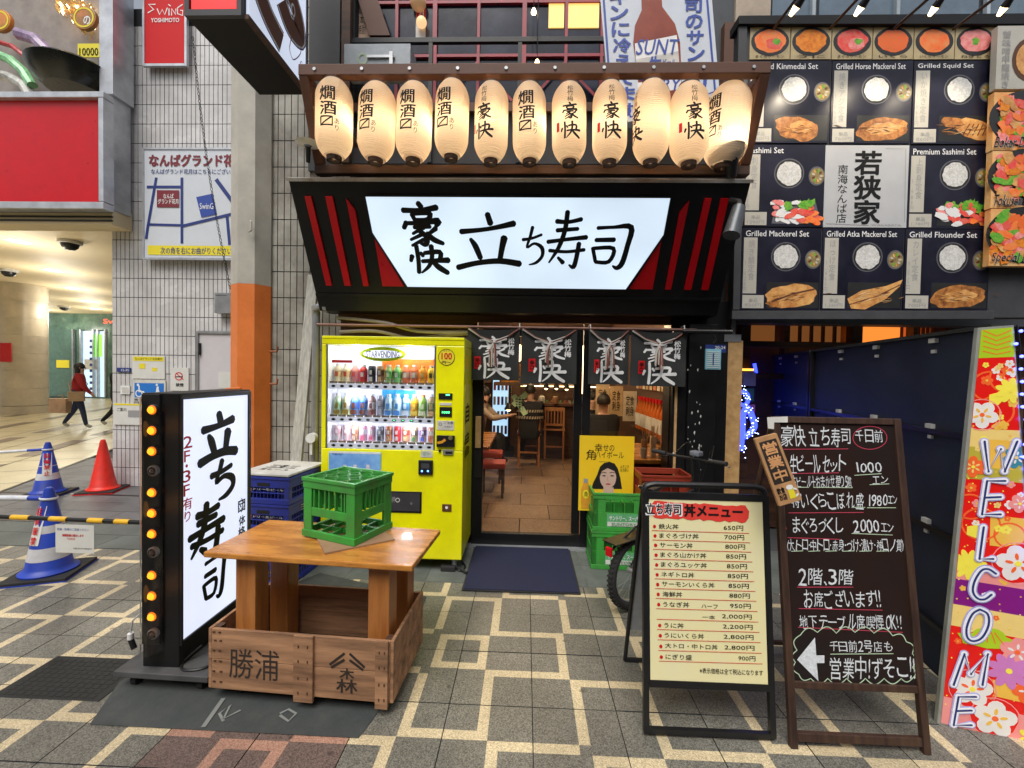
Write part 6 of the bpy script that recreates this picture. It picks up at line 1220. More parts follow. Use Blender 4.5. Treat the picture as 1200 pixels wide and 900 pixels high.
# food menu board
P = PF(3.9); o = thing('food_menu_board', 'large black framed board of set meal photographs above the dark partitions at right', 'menu board', M=PO(1015, 372, 3.9).M); P = PO(1015, 372, 3.9)
k = B(); k.prism(PL(P, [(868, 20), (1240, 18), (1240, 372), (860, 372)]), -.12, -.0, darkgrey); k.build('backing', o)
k = B(); k.prism(PL(P, [(866, 18), (1240, 15), (1240, 28), (866, 28)], .05), -.12, .05, black); k.prism(PL(P, [(866, 28.3), (876, 28.3), (867, 363), (859, 363)], .03), 0.001, .03, darkgrey); k.prism(PL(P, [(858, 364), (1165, 364), (1165, 374), (858, 374)], .03), 0.001, .03, darkgrey); k.build('frame', o, bev=.003)
pbg = mat('menu print bg', (.016, .016, .032), .3, scale=3, col2=(.006, .006, .014), spec=.35); rice = mat('rice print', (.68, .68, .67), .6, scale=45, col2=(.5, .5, .48), spec=.1); bowlr = mat('bowl rim print', (.02, .02, .02), .4); bowlg = mat('bowl rim grey', (.12, .12, .14), .4); soup = mat('soup print', (.16, .1, .04), .4, scale=40, col2=(.4, .33, .12)); fish = mat('grilled fish print', (.6, .25, .06), .4, scale=22, col2=(.12, .03, .01)); fish2 = mat('pale fish print', (.75, .42, .14), .4, scale=14, col2=(.42, .14, .03)); salm = mat('salmon print', (.9, .13, .01), .35, scale=26, col2=(.85, .32, .1)); tuna = mat('tuna print', (.75, .02, .02), .35, scale=26, col2=(.75, .2, .14)); pinkf = mat('pink fish print', (.85, .35, .32), .35, scale=26, col2=(.75, .12, .12)); leafp = mat('leaf print', (.03, .28, .01), .5, scale=40, col2=(.25, .5, .05)); tag_ = mat('price tag print', (.5, .48, .42), .5, var=.04); uni = mat('urchin print', (.8, .28, .02), .5, scale=30, col2=(.6, .12, .0)); dfl = mat('dark fish line', (.12, .04, .02), .5); ricebg = mat('warm print bg', (.5, .4, .22), .4)
def blob(k, cx, cy, rx, ry, w_, m, seed=0, n=18, rough=.12, rot=0):
    q = random.Random(seed); pts = []
    for i in range(n):
        a = 2*PI*i/n; s = 1+q.uniform(-rough, rough); x = rx*s*math.cos(a); y = ry*s*math.sin(a); pts.append((cx+x*math.cos(rot)-y*math.sin(rot), cy+x*math.sin(rot)+y*math.cos(rot)))
    k.poly(pts, w_, m)
def cell(u0, u1, v0, v1, title, jp, price, kind, sub):
    W, H = u1-u0, v1-v0; B().box(u0+.003, u1-.003, v0+.003, v1-.003, .001, .012, pbg).build('menu_panel', o); par = o
    k = B(); z = .0128; x = lambda f: u0+W*f; y = lambda f: v1-H*f
    if title: k.fit(title, x(.05), x(.05+min(.86, len(title)*.0395)), y(.105), y(.035), z, printwhite, .02)
    k.rect(x(.03), x(.2), y(.80), y(.12), z, tag_)
    k.fit('\n'.join(jp), x(.09), x(.17), y(.14+min(.62, .1*len(jp))), y(.15), z+.0006, printgrey, .0); k.fit('\n'.join(price), x(.035), x(.075), y(.78), y(.40), z+.0006, printgrey)
    k.rect(x(.03), x(.3), y(.98), y(.82), z, tag_); k.fit('単品', x(.11), x(.22), y(.91), y(.86), z+.0006, printgrey, .01); k.fit(sub, x(.06), x(.27), y(.965), y(.92), z+.0006, printgrey)
    k.disc(x(.56), y(.35), W*.185, W*.185, z, bowlg, 28); k.disc(x(.56), y(.35), W*.172, W*.172, z+.0005, bowlr, 28); blob(k, x(.56), y(.35), W*.15, W*.15, z+.001, rice, hash(title) % 99, 26, .05)
    k.disc(x(.9), y(.38), W*.1, W*.12, z, bowlg, 22); k.disc(x(.905), y(.38), W*.088, W*.1, z+.0005, soup, 22)
    if kind == 'sashimi':
        k.poly([(x(.36), y(.96)), (x(.97), y(.96)), (x(.9), y(.7)), (x(.42), y(.7))], z, bowlg if sub[1] == '2' else bowlr)
        q = random.Random(len(title))
        for i in range(46):
            a, b_ = q.uniform(.4, .95), q.uniform(.7, .94); m_ = leafp if b_ < .76 and q.random() < .6 else [salm, tuna, pinkf, printwhite, tuna, salm][int(a*5+q.random()*1.6) % 6]
            if m_ is leafp: blob(k, x(a), y(b_), W*.055, H*.045, z+.0006+i*.00012, m_, i, 14, .5, i)
            else: blob(k, x(a), y(b_), W*q.uniform(.05, .09), H*q.uniform(.025, .04), z+.0006+i*.00012, m_, i+7, 10, .18, q.uniform(-.6, .6))
    else:
        k.rect(x(.33), x(.98), y(.97), y(.66), z, bowlr)
        if kind == 'open': blob(k, x(.64), y(.83), W*.32, H*.145, z+.0006, fish2, 5, 22, .08, .1); k.line([(x(.4), y(.9)), (x(.66), y(.8)), (x(.93), y(.74))], W*.02, z+.0012, mat('dark fish line', (.12, .04, .02), .5)); blob(k, x(.42), y(.92), W*.08, H*.05, z+.001, fish, 8, 12, .3)
        elif kind == 'long': k.poly([(x(.33), y(.86)), (x(.5), y(.76)), (x(.8), y(.7)), (x(1.0), y(.62)), (x(.97), y(.7)), (x(.8), y(.86)), (x(.55), y(.99)), (x(.38), y(.98))], z+.0006, fish2); k.line([(x(.36), y(.93)), (x(.7), y(.82)), (x(.98), y(.68))], W*.012, z+.0012, MT['dark fish line'])
        elif kind == 'squid': blob(k, x(.76), y(.82), W*.24, H*.12, z+.0006, fish2, 3, 20, .05, -.3); blob(k, x(.5), y(.74), W*.13, H*.07, z+.001, fish, 4, 16, .25); [k.line([(x(.62+i*.06), y(.9)), (x(.7+i*.055), y(.76))], W*.012, z+.0013, MT['dark fish line']) for i in range(5)]
        elif kind == 'kin': blob(k, x(.6), y(.82), W*.27, H*.14, z+.0006, fish, 11, 20, .12, -.2); blob(k, x(.68), y(.8), W*.15, H*.08, z+.001, fish2, 12, 16, .12)
        else: blob(k, x(.64), y(.83), W*.33, H*.14, z+.0006, fish, 21, 22, .08, .12); blob(k, x(.66), y(.82), W*.2, H*.07, z+.001, fish2, 22, 16, .12, .12)
    if kind != 'sashimi':                              # crisp char and flaky highlights
        q = random.Random(len(title)*3)
        for i in range(22):
            a, b_ = q.gauss(.64, .11), q.gauss(.83, .035); ang = .25+q.uniform(-.2, .2) if kind in ('open', 'long') else q.uniform(-.3, .3)
            L2 = q.uniform(.03, .09)*W; k.line([(x(a)-L2*math.cos(ang), y(b_)-L2*math.sin(ang), .001), (x(a), y(b_), q.uniform(.003, .009)), (x(a)+L2*math.cos(ang), y(b_)+L2*math.sin(ang), .001)], 0, z+.0018+i*.00008, [fish, fish2, dfl, mat('fish gleam', (.85, .6, .3), .3)][q.randrange(4)])
    q = random.Random(5)
    for i in range(60):                                # grains of rice
        aa, rr_ = q.uniform(0, 2*PI), W*.135*math.sqrt(q.random()); gx, gy = x(.56)+rr_*math.cos(aa), y(.35)+rr_*math.sin(aa); an = q.uniform(0, PI); k.line([(gx-.006*math.cos(an), gy-.006*math.sin(an)), (gx+.006*math.cos(an), gy+.006*math.sin(an))], .0045, z+.0014+i*.00002, printwhite if i % 2 else tag_)
    for i in range(9): aa = i*.7; blob(k, x(.905)+W*.05*math.cos(aa), y(.38)+W*.06*math.sin(aa), W*.022, W*.013, z+.001+i*.00005, [tag_, dfl, leafp, fish2][i % 4], i, 8, .2, aa)
    k.build('menu_print', par)
cells = [((876, 71, 972.5, 168), 'Grilled Kinmedai Set', '焼き金目鯛', '1,260円', 'kin', '960円'), ((973.5, 71, 1068, 168.5), 'Grilled Horse Mackerel Set', '焼きアジ定食', '1,060円', 'fish', '760円'), ((1069, 71, 1166, 169), 'Grilled Squid Set', 'いか焼き定食', '1,060円', 'squid', '860円'),
 ((871, 169.5, 966, 266), 'Sashimi Set', '刺身定食', '1,490円', 'sashimi', '1290円'), ((1063.5, 171, 1161.5, 268.5), 'Premium Sashimi Set', '上刺身定食', '1,980円', 'sashimi', '1,780円'), ((868, 267, 961.5, 363.5), 'Grilled Mackerel Set', '焼き鯖定食', '1,120円', 'open', '920円'), ((962.5, 267.5, 1058, 363.7), 'Grilled Atka Mackerel Set', 'ほっけ定食', '1,460円', 'long', '1,260円'), ((1059, 268.5, 1159, 363.9), 'Grilled Flounder Set', 'カレイ定食', '900円', 'flat', '700円')]
for bx, *rest in cells: cell(*P.r(*bx, .01), *rest)
u0, u1, v0, v1 = P.r(965.5, 170, 1064, 267, .01); B().box(u0+.003, u1-.003, v0+.003, v1-.003, .001, .012, mat('grey menu panel', (.47, .48, .5), .4, var=.03)).build('menu_panel', o)
k = B(); TXT(k, P, '若\n狭\n家', (1001, 177, 1032, 262), .0135, inkm, .03); TXT(k, P, '南\n海\nな\nん\nば\n店', (981, 193, 993, 261), .0135, inkm); TXT(k, P, 'WAKASAYA', (1021, 262.5, 1056, 265), .0135, printgrey)
k.line(PL(P, [(1038, 174), (1061.5, 174.5), (1060, 260)], .0135), .005, .0135, printgrey); k.line(PL(P, [(968, 262), (1018, 264)], .0135), .005, .0135, printgrey); k.build('menu_print', o)
tops = [(salm, tuna, 'まぐろサーモン'), (uni, uni, 'うに'), (tuna, pinkf, 'まぐろサーモン'), (mat('roe print', (.85, .1, .02), .3, scale=60, col2=(.7, .2, .03)), MT['roe print'], 'いくら'), (salm, salm, 'いくらサーモン'), (pinkf, pinkf, 'ねぎとろ')]
for i, (m1, m2, tt) in enumerate(tops):
    u0, u1, v0, v1 = P.r(878.5+i*48.1, 31, 926+i*48.1, 69.5, .01); B().box(u0+.002, u1-.002, v0, v1, .001, .012, ricebg).build('menu_panel', o); k = B(); cx, cy = (u0+u1)/2, (v0+v1)/2+.01; W = u1-u0
    k.disc(cx, cy, W*.47, W*.36, .0128, bowlr, 26); blob(k, cx, cy+.005, W*.38, W*.28, .0134, m1, i, 22, .06); blob(k, cx+W*.1, cy-.02, W*.2, W*.15, .014, m2, i+9, 14, .15)
    if i in (0, 2, 5): blob(k, cx+W*(.15 if i < 5 else 0), cy, W*.09, W*.08, .0146, leafp, i, 12, .3)
    k.fit(tt, u0+W*.15, u1-W*.15, v0+.01, v0+.035, .0152, inkm, .01); k.build('menu_print', o)
# right hand column of bowls, nearer
P = PO(1195, 312, 3.8); o = thing('bowl_photo_sign', 'bright sign of seafood rice bowl photographs at the right edge of the photo', 'sign', M=P.M)
k = B(); BX(k, P, (1168, 30, 1262, 104), -.05, -.0, tag_); k.build('menu_panel', o); k = B(); TXT(k, P, '蟹\n味\n噌\n甲\n羅\n焼\nき', (1174, 36, 1184, 103), .003, printgrey); k.disc(*P.uv(1206, 70), .14, .18, .002, woodbrown, 20); k.disc(*P.uv(1206, 70), .11, .14, .004, fish2, 20); k.build('menu_print', o)
for i, (y0, y1, tt) in enumerate(((108, 176, 'Bokar Don'), (177, 244, 'Tokusen Kai'), (245, 312, 'Special Kai'))):
    k = B(); BX(k, P, (1164-i*2, y0, 1262, y1), -.05, .0, mat('bright print bg', (.75, .28, .05), .35, scale=5, col2=(.8, .6, .3))); k.build('menu_panel', o); k = B(); q = random.Random(i)
    k.disc(*P.uv(1208-i*2, (y0+y1)/2-3), .34, .24, .001, bowlr, 30)
    for j in range(130):
        u, v = P.uv(q.gauss(1200-i*2, 20), q.uniform(y0+7, y1-10)); u = max(u, P.uv(1168-i*2, 200)[0]+.04); blob(k, u, v, q.uniform(.03, .07), q.uniform(.02, .045), .0015+j*.00008, [salm, pinkf, tuna, uni, leafp, fish2, MT['roe print']][q.randrange(7)], j, 12, .2, j)
    TXT(k, P, tt, (1165-i*2, y1-16, 1212, y1-3), .0125, printwhite, .05, .2); TXT(k, P, tt, (1165-i*2, y1-16, 1212, y1-3), .014, inkm, .015, .2); k.build('menu_print', o)
P = PO(1190, 380, 3.95); o = thing('wooden_sign_frame', 'brown wooden frame corner below the seafood bowl photographs', 'frame', M=P.M); k = B(); BX(k, P, (1153, 313, 1260, 325), -.08, 0, woodbrown); BX(k, P, (1153, 325.3, 1168, 352), -.08, 0, mat('honey wood', (.4, .18, .06), .5, grain=(8, 8, 1))); BX(k, P, (1168.4, 325.3, 1262, 372), -.1, -.04, wooddark); k.build('beam', o, bev=.004)
# lamps over the board
for i, x in enumerate((930, 1006, 1093, 1174)):
    a = at(x+12, -4, 3.3); b_ = at(x-8, 24, 3.42); o = thing('board_spotlight', '%s small spotlight aimed down at the food menu board' % ['leftmost', 'second from left', 'third from left', 'rightmost'][i], 'spotlight', tuple(a), group='spotlights over the menu board'); d = b_-a
    B().cyl((0, 0, 0), tuple(d*.4), .022, blackm, r1=.03, n=14).build('lamp_head', o); B().cyl(tuple(d*.4), tuple(d*.8), .026, emi('spot lens', (1, .72, .36), 6), r1=.012, n=14).build('lens', o); B().tube([(0, 0, 0), (.04, .1, .12), (.06, .5, .16)], .012, blackm, 6).build('arm', o)
    l_ = bpy.data.lights.new('spot', 'SPOT'); l_.energy = 15; l_.color = (1, .86, .65); l_.spot_size = 1.5; l_.spot_blend = .8; l_.shadow_soft_size = .03; s_ = bpy.data.objects.new('spot', l_); C.objects.link(s_); s_.parent = o; s_.location = tuple(d); dd = Vector((0, .5, -.6)); s_.rotation_euler = dd.to_track_quat('-Z', 'Y').to_euler()

# ================================================================== POSTER A-FRAME
P = PF(1.895, .855, 0, .115); o = thing('menu_sandwich_board', 'black metal sandwich board with a yellow rice bowl menu and prices', 'sandwich board', M=P.M)
tube_ = lambda pts, r_, m: B().tube(pts, r_, m, 8)
bl, br_, tl, tr_ = P.uv(757, 864), P.uv(916, 869), P.uv(751, 576), P.uv(893, 583)
k = B(); uL = (bl[0]+tl[0])/2; uR = (br_[0]+tr_[0])/2+.005
tv = P.uv(825, 569)[1]; bv = .0; r_ = .03
k.box(uL-.0, uL+.024, .015, tv-.04, -.025, .0, blackm); k.box(uR-.024, uR, .015, tv-.04, -.025, .0, blackm); k.box(uL+.02, uR-.02, .012, .034, -.024, -.001, blackm)
k.tube(catm([(uL+.012, tv-.045, -.0125), (uL+.02, tv-.012, -.0125), (uL+.06, tv, -.0125)], 4)+[(uR-.06, tv, -.0125)]+catm([(uR-.06, tv, -.0125), (uR-.02, tv-.012, -.0125), (uR-.012, tv-.045, -.0125)], 4)[1:], .014, blackm, 8); k.build('front_frame', o)
pv0 = P.uv(830, 800)[1]; pv1 = P.uv(830, 586)[1]
k = B(); k.box(uL+.025, uR-.025, pv0-.028, pv1+.03, -.022, -.003, blackflat); k.box(uL+.0245, uR-.0245, pv0-.028, pv0, -.003, .003, blackm); k.box(uL+.0245, uR-.0245, pv1, pv1+.03, -.003, .003, blackm); k.build('board_frame', o)
cream2 = mat('cream menu poster', (.82, .74, .36), .3, scale=1.2, var=.05, coat=.15, col2=(.8, .76, .5)); k = B(); k.rect(uL+.03, uR-.03, pv0+.002, pv1-.002, -.001, cream2); k.build('poster', o)
k = B(); WW = .0006
def tx(t, bx, m=inkm, bd=.01, z=.0): TXT(k, P, t, bx, WW+z, m, bd)
q = random.Random(3); up = []; lo = []
for i in range(25): x = 762+i*116/24; e = (i == 0 or i == 24); up.append(P.uv(x, 587+i*.26+(6 if e else q.uniform(-1, 1)*1.0), WW)); lo.append(P.uv(x+(q.uniform(-1, 1)), 606+i*.27-(5 if e else 0)+q.uniform(-1.2, 1.2), WW))
k.poly(up+lo[::-1], WW, mat('red brush print', (.75, .05, .035), .5, var=0))
tx('立ち寿司', (757, 589, 799, 604), printwhite, .09, .0005); tx('立ち寿司', (758, 590, 798, 603), inkm, .03, .001); tx('丼メニュー', (802, 592, 870, 606), inkm, .045, .001)
items = [('鉄火丼', '650円', 619, 0), ('まぐろづけ丼', '700円', 630, 0), ('サーモン丼', '800円', 641, 0), ('まぐろ山かけ丼', '850円', 652.5, 0), ('まぐろユッケ丼', '850円', 664, 0), ('ネギトロ丼', '850円', 675.5, 0), ('サーモンいくら丼', '850円', 687, 0), ('海鮮丼', '880円', 698.5, 0), ('うなぎ丼', '950円', 710.5, 'ハーフ'), ('', '2,000円', 723, '一本'), ('うに丼', '2,200円', 735, 0), ('うにいくら丼', '2,800円', 747, 0), ('大トロ・中トロ丼', '2,800円', 759.5, 0), ('にぎり盛', '900円', 772, 0)]
for i, (a, p_, y, mid) in enumerate(items):
    x0 = 767+i*.62; dy = (i*.04)
    if a: k.disc(*P.uv(x0, y-2.0, WW), .0075, .008, WW+.0002*0, printred, 12); tx(a, (x0+5, y-5, x0+5+len(a)*7.7, y+1))
    tx(p_, (848+i*.95-(len(p_)-4)*5.2+ (5 if i == 13 else 0), y-3.2, 871+i*1.1, y+2.6))
    if mid: tx(mid, (822 if i == 8 else 823, y-2, 841 if i == 8 else 838, y+2.5))
    k.line([P.uv(x0-3, y+2.6, WW), P.uv(878+i*1.2, y+6.0, WW)], .0024, WW+.0003, printred)
tx('※表示価格は全て税込になります', (820, 784, 894, 790.5)); k.build('poster_print', o)
# rear frame
k = B(); c_ = math.cos; zb_ = P.M.inverted() @ Vector((.60, 2.42, .0)); ztp = (uL+.012, tv-.06, -.03)
rear = P.M.inverted(); A1 = rear @ Vector((.585, 2.40, .012)); A2 = rear @ Vector((1.14, 2.40, .012)); T1 = Vector((uL+.012, tv-.03, -.035)); T2 = Vector((uR-.012, tv-.03, -.035))
for a, b_ in ((T1, A1), (T2, A2), (A1, A2)): k.tube([tuple(a), tuple(b_)], .012, blackm, 6)
k.build('rear_frame', o); k = B(); f1 = T1.lerp(A1, .8); f2 = T2.lerp(A2, .8); e1, e2 = T1.lerp(A1, .06), T2.lerp(A2, .06); k.add([e1, e2, f2, f1], [(0, 1, 2, 3)], mat('grey back sheet', (.4, .42, .45), .5)); k.build('rear_sheet', o)

# ================================================================== CHALKBOARD
P = PF(1.865, 1.49, 0, .15); o = thing('chalkboard_stand', 'brown framed standing blackboard with white chalk menu and arrow in a cloud', 'chalkboard', M=P.M)
bl, br_, tl, tr_ = P.uv(931, 884), P.uv(1100, 882), P.uv(905, 488), P.uv(1047, 490)
uL = (bl[0]+tl[0])/2-.004; uR = (br_[0]+tr_[0])/2+.004; tv = (tl[1]+tr_[1])/2
fr = mat('worn brown frame', (.07, .035, .02), .5, grain=(8, .8, 8), col2=(.025, .012, .01), bump=.2)
bbv = P.uv(1010, 799)[1]
k = B(); k.box(uL, uL+.032, 0, tv, -.025, .0, fr); k.box(uR-.032, uR, 0, tv, -.025, .0, fr); k.box(uL+.033, uR-.033, tv-.03, tv-.0, -.024, -.001, fr); k.box(uL+.033, uR-.033, bbv-.04, bbv-.01, -.024, -.001, fr); k.box(uL+.033, uR-.033, .03, .065, -.024, -.001, fr); k.build('frame', o, bev=.003)
cbm = mat('blackboard', (.012, .010, .010), .4, scale=1.5, col2=(.03, .013, .009), spec=.3, var=.2); k = B(); k.box(uL+.031, uR-.031, bbv-.012, tv-.028, -.018, -.01, cbm); k.build('slate', o)
k = B(); wc = mat('white chalk pen', (.68, .72, .75), .7, var=.12, scale=60); rc = mat('red chalk pen', (.55, .05, .1), .7, var=.1); gc_ = mat('green chalk pen', (.5, .65, .45), .7, var=.1); WW = -.0092
hr = random.Random(11)
def cx_t(t, bx, bd=.004, m=None, z=0):
    wd = [.3 if c in '1!・、()' else 1.0 if ord(c) > 255 else .6 for c in t]; tot = sum(wd); x0, y0, x1, y1 = bx; x = x0; H_ = y1-y0; small = 'っッャュョ、・ー'
    for c, w_ in zip(t, wd):
        cw = (x1-x0)*w_/tot; j = hr.uniform(-.05, .05)*H_; sz = hr.uniform(-.06, .06)*H_; q0 = len(k.v)
        yy0, yy1 = y0+j-sz, y1+j+sz
        if c in '・、': yy0, yy1 = (y0+H_*.42, y0+H_*.56) if c == '・' else (y0+H_*.75, y1)
        elif c in small: yy0 = y0+H_*.45; yy1 = y1-(H_*.3 if c in 'ー・' else 0); yy0 = y0+H_*.42 if c not in 'ー' else y0+H_*.45
        if c == 'ー': yy1 = yy0+H_*.1
        e_ = .3 if c in '1!' else .15 if c in '・、' else .06
        TXT(k, P, c, (x+cw*e_, yy0, x+cw*(1-e_), yy1), WW+z, m or wc, bd*.2, hr.uniform(-.08, .12)); ph = hr.uniform(0, 6)
        for i in range(q0, len(k.v)): u, v, w2 = k.v[i]; k.v[i] = (u+.0008*math.sin(v*260+ph), v+.0008*math.sin(u*230+ph*2), w2)
        x += cw
def ln(pts, m, t=.0035, z=.0): k.line([P.uv(x, y, WW) for x, y in pts], t, WW+z, m)
cx_t('豪快', (913, 499, 945, 523), .012); cx_t('立ち寿司', (948, 502, 997, 522), .008); cx_t('千日前', (1002, 504, 1035, 518), .01)
el = [(1019.5+20*math.cos(a*PI/12), 513+13.5*math.sin(a*PI/12)) for a in range(25)]; ln(el, rc, .003)
cx_t('生ビールセット', (924, 533, 991, 553), .008); cx_t('1000', (1003, 542, 1034, 554), .0); cx_t('エン', (1022, 558, 1041, 567), .0); cx_t('生ビール＋おまかせ握り5貫', (928, 558, 999, 571), .004)
cx_t('特いくらこぼれ盛', (927, 578, 1012, 596), .008); cx_t('1980', (1017, 580, 1040, 593), .01); cx_t('エン', (1040, 581, 1052, 590), .0); cx_t('まぐろづくし', (928, 607, 988, 625), .005); cx_t('2000', (999, 609, 1031, 624), .0); cx_t('エン', (1032, 613, 1048, 623), .0)
cx_t('(大トロ・中トロ・赤身・づけ・漬け・神口ノ貫)', (922, 632, 1059, 646), .006)
cx_t('2階、3階', (934, 666, 1000, 686), .005); cx_t('お席ございます!!', (941, 692, 1033, 712), .005); cx_t('地下テーブル席喫煙OK!!', (936, 721, 1057, 737), .006)
cx_t('千日前2号店も', (971, 751, 1046, 764), .008); cx_t('営業中!ずそこ!!', (971, 771, 1073, 795), .008)
for a, b_, c_, d_ in ((918, 526.5, 994, 526), (927, 555, 983, 554), (924, 601, 1012, 600.5), (923, 630, 984, 632), (934, 688, 1000, 688), (936, 713, 1034, 715), (935, 735, 1058, 741)): ln([(a, b_), (c_, d_)], rc, .003, .0003)
for a, b_, c_, d_ in ((1001, 557, 1033, 555), (1019, 568, 1042, 567), (932, 571, 948, 571), (953, 571, 999, 571.5), (998, 594.5, 1014, 594.5), (1016, 595, 1050, 595), (998, 625, 1046, 627), (973, 766.5, 1047, 766)): ln([(a, b_), (c_, d_)], gc_, .003, .0003)
for i in range(6): ln([(927+i*20, 646), (941+i*20, 645.5)], gc_, .003, .0003)
k.disc(*P.uv(920, 619, WW), .007, .007, WW+.0003, rc, 10)
k.build('chalk_writing', o); k = B(); ar = [P.uv(*p, WW) for p in ((934, 773), (955, 747), (956.5, 768), (966, 768), (966, 777), (957, 777), (959, 798))]; k.poly(ar, WW+.0003, wc); k.build('chalk_arrow', o); k = B()
cl_ = []; base = [(x_, min(y_, 795)) for x_, y_ in [(934, 762), (938, 744), (958, 741), (980, 742), (1002, 741), (1024, 742), (1046, 745), (1062, 752), (1071, 766), (1076, 782), (1074, 796), (1056, 800), (1036, 801), (1014, 800), (992, 801), (970, 801), (950, 799), (936, 790), (932, 776), (934, 762)]]; base = [(min(x_, 1069), y_) for x_, y_ in base]
for a, b_ in zip(base, base[1:]):
    mx_, my_ = (a[0]+b_[0])/2, (a[1]+b_[1])/2; ex, ey = b_[0]-a[0], b_[1]-a[1]; el_ = math.hypot(ex, ey); nx_, ny_ = ey/el_, -ex/el_
    for i in range(8): tt = i/8; hgt = .32*el_*math.sin(PI*tt); cl_.append((a[0]+ex*tt+nx_*hgt, a[1]+ey*tt+ny_*hgt))
ln(cl_+[base[-1]], gc_, .004, .0004); k.build('chalk_cloud', o)
k = B(); k.prism(PL(P, [(899, 489), (923, 488), (923, 495), (907, 495), (907, 503), (900, 502)], .003), .001, .004, offwhite); k.build('corner_tape', o)
k = B(); r1 = P.I @ Vector((1.16, 2.5, .012)); r2 = P.I @ Vector((1.82, 2.5, .012)); k.tube([(uL+.016, tv-.03, -.04), tuple(r1)], .014, fr, 6); k.tube([(uR-.016, tv-.03, -.04), tuple(r2)], .014, fr, 6); k.tube([tuple(r1.lerp(Vector((uL+.016, tv-.03, -.04)), .06)), tuple(r2.lerp(Vector((uR-.016, tv-.03, -.04)), .06))], .013, fr, 6); k.build('rear_leg', o)
# hanging wooden tag
P = PF(1.84, 1.2, 1.0, .12); o = thing('open_tag', 'tilted wooden tag reading 営業中 with a beer mug, hanging on the blackboard corner', 'tag', M=PO(920, 595, 1.86).M); P = PO(920, 595, 1.86, .1); o.matrix_world = P.M
cs = PL(P, [(882, 514), (908, 507), (938, 585), (911, 593)]); cx = sum(p[0] for p in cs)/4; cy = sum(p[1] for p in cs)/4
k = B(); rp = []
for i, p in enumerate(cs):
    a = cs[i-1]; b_ = cs[(i+1) % 4]
    for t, qq in ((.12, a), (.03, a), (.03, b_), (.12, b_)): d = Vector((qq[0]-p[0], qq[1]-p[1])); dl_ = .012/d.length*(1 if t > .1 else .3); rp.append((p[0]+d.x*dl_, p[1]+d.y*dl_))
k.prism(rp, .0, .014, mat('pale plaque wood', (.5, .27, .12), .5, grain=(4, 1, 4))); k.build('plaque', o, bev=.002)
def tg(u, v): # unit square on tag -> local
    a = Vector(cs[3]).lerp(Vector(cs[2]), u); b_ = Vector(cs[0]).lerp(Vector(cs[1]), u); p = a.lerp(b_, v); return p.x, p.y
k = B(); k.poly([tg(.12, .3), tg(.88, .3), tg(.88, .93), tg(.12, .93)], .0145, mat('tag dark face', (.03, .022, .018), .5)); kk = B()
kk.fit('営', .2, .8, .73, .9, 0, mat('tag orange', (.65, .33, .14), .5), .05); kk.fit('業', .2, .8, .53, .7, 0, MT['tag orange'], .05); kk.fit('中', .22, .78, .33, .5, 0, MT['tag orange'], .05); kk.fit('飲食\nお店', .12, .45, .07, .25, 0, inkm, .04)
kk.rect(.55, .8, .06, .2, 0, printyellow); kk.disc(.67, .22, .15, .035, .001, printwhite, 12); kk.line([(.8, .08), (.92, .1), (.92, .17), (.8, .19)], .03, .001, printwhite)
kk.v = [(*tg(a, b_), .0155+c_) for a, b_, c_ in kk.v]; k.add(kk.v, [f for f in kk.f], inkm); k.m[-len(kk.f):] = []; [k.mats.append(m_) for m_ in kk.mats if m_ not in k.mats]; k.m += [k.mats.index(kk.mats[i]) for i in kk.m]; k.build('tag_print', o)

# ================================================================== BLACK PARTITIONS AND WELCOME SIGN
nr, fa = Vector((2.13, 2.02)), Vector((2.88, 5.25)); dv = nr-fa; L_ = dv.length; yaw = math.atan2(dv.y, dv.x)
M = Matrix.Translation((fa.x, fa.y, 0)) @ Matrix.Rotation(yaw, 4, 'Z') @ Matrix.Rotation(PI/2, 4, 'X')
pnm = mat('navy black board', (.024, .032, .055), .6, var=.15, scale=3, bump=.15, spec=.3)
for i, (a, b_, lb) in enumerate(((0, 1.30, 'farther black partition board, glowing blue near the string lights'), (1.33, L_-.0, 'nearer long black partition board beside the welcome sign'))):
    o = thing('partition_board', lb, 'partition', M=M @ Matrix.Translation((a, 0, 0))); W = b_-a; Hh = 1.845
    B().box(0, W, .05, Hh, -.02, 0, pnm).build('board', o)
    k = B(); k.box(0, .03, .02, Hh, .001, .03, blackm); k.box(W-.03, W, .02, Hh, .001, .03, blackm); k.build('upright', o)
    k = B(); k.box(0, W, Hh+.001, Hh+.02, -.02, .03, mat('worn rail', (.05, .055, .05), .5, metal=.5)); k.build('top_rail', o)
    for z_ in (1.32, .80, .3): k = B(); k.box(.031, W-.031, z_, z_+.025, .001, .025, blackm); k.build('cross_rail', o)
    for z_ in (1.32, .80, Hh-.06):
        for f in (.25, .5, .78) if i else (.35, .7):
            k = B(); k.box(W*f, W*f+.05, z_+.026, z_+.05, .001, .02, offwhite); k.box(W*f+.01, W*f+.04, z_-.03, z_-.012, .001, .012, offwhite); k.build('clip', o)
lamp((2.45, 5.0, 1.35), 3, (.04, .08, 1), .08, None, 'blue_string_glow')
P = PF(2.0, 2.15, 0, 0.0, -.22); 
A_, B_, C_, D_ = P.uv(1146, 384), P.uv(1188, 381), P.uv(1222, 880), P.uv(1098, 849)
o = thing('welcome_sign', 'tall narrow sign patterned with red and gold flowers reading WELCOME, ringed by blue lights', 'sign', M=P.M)
k = B(); k.prism([A_, B_, C_, D_], -.022, 0, mat('sign edge steel', (.4, .42, .38), .5, metal=.3)); k.build('panel_body', o)
ins = [(A_[0]+.012, A_[1]-.01), (B_[0]-.004, B_[1]-.01), (C_[0]-.01, C_[1]+.012), (D_[0]+.014, D_[1]+.012)]
wl = mat('kimono red', (.8, .012, .008), .3, var=.04, emit=.1)
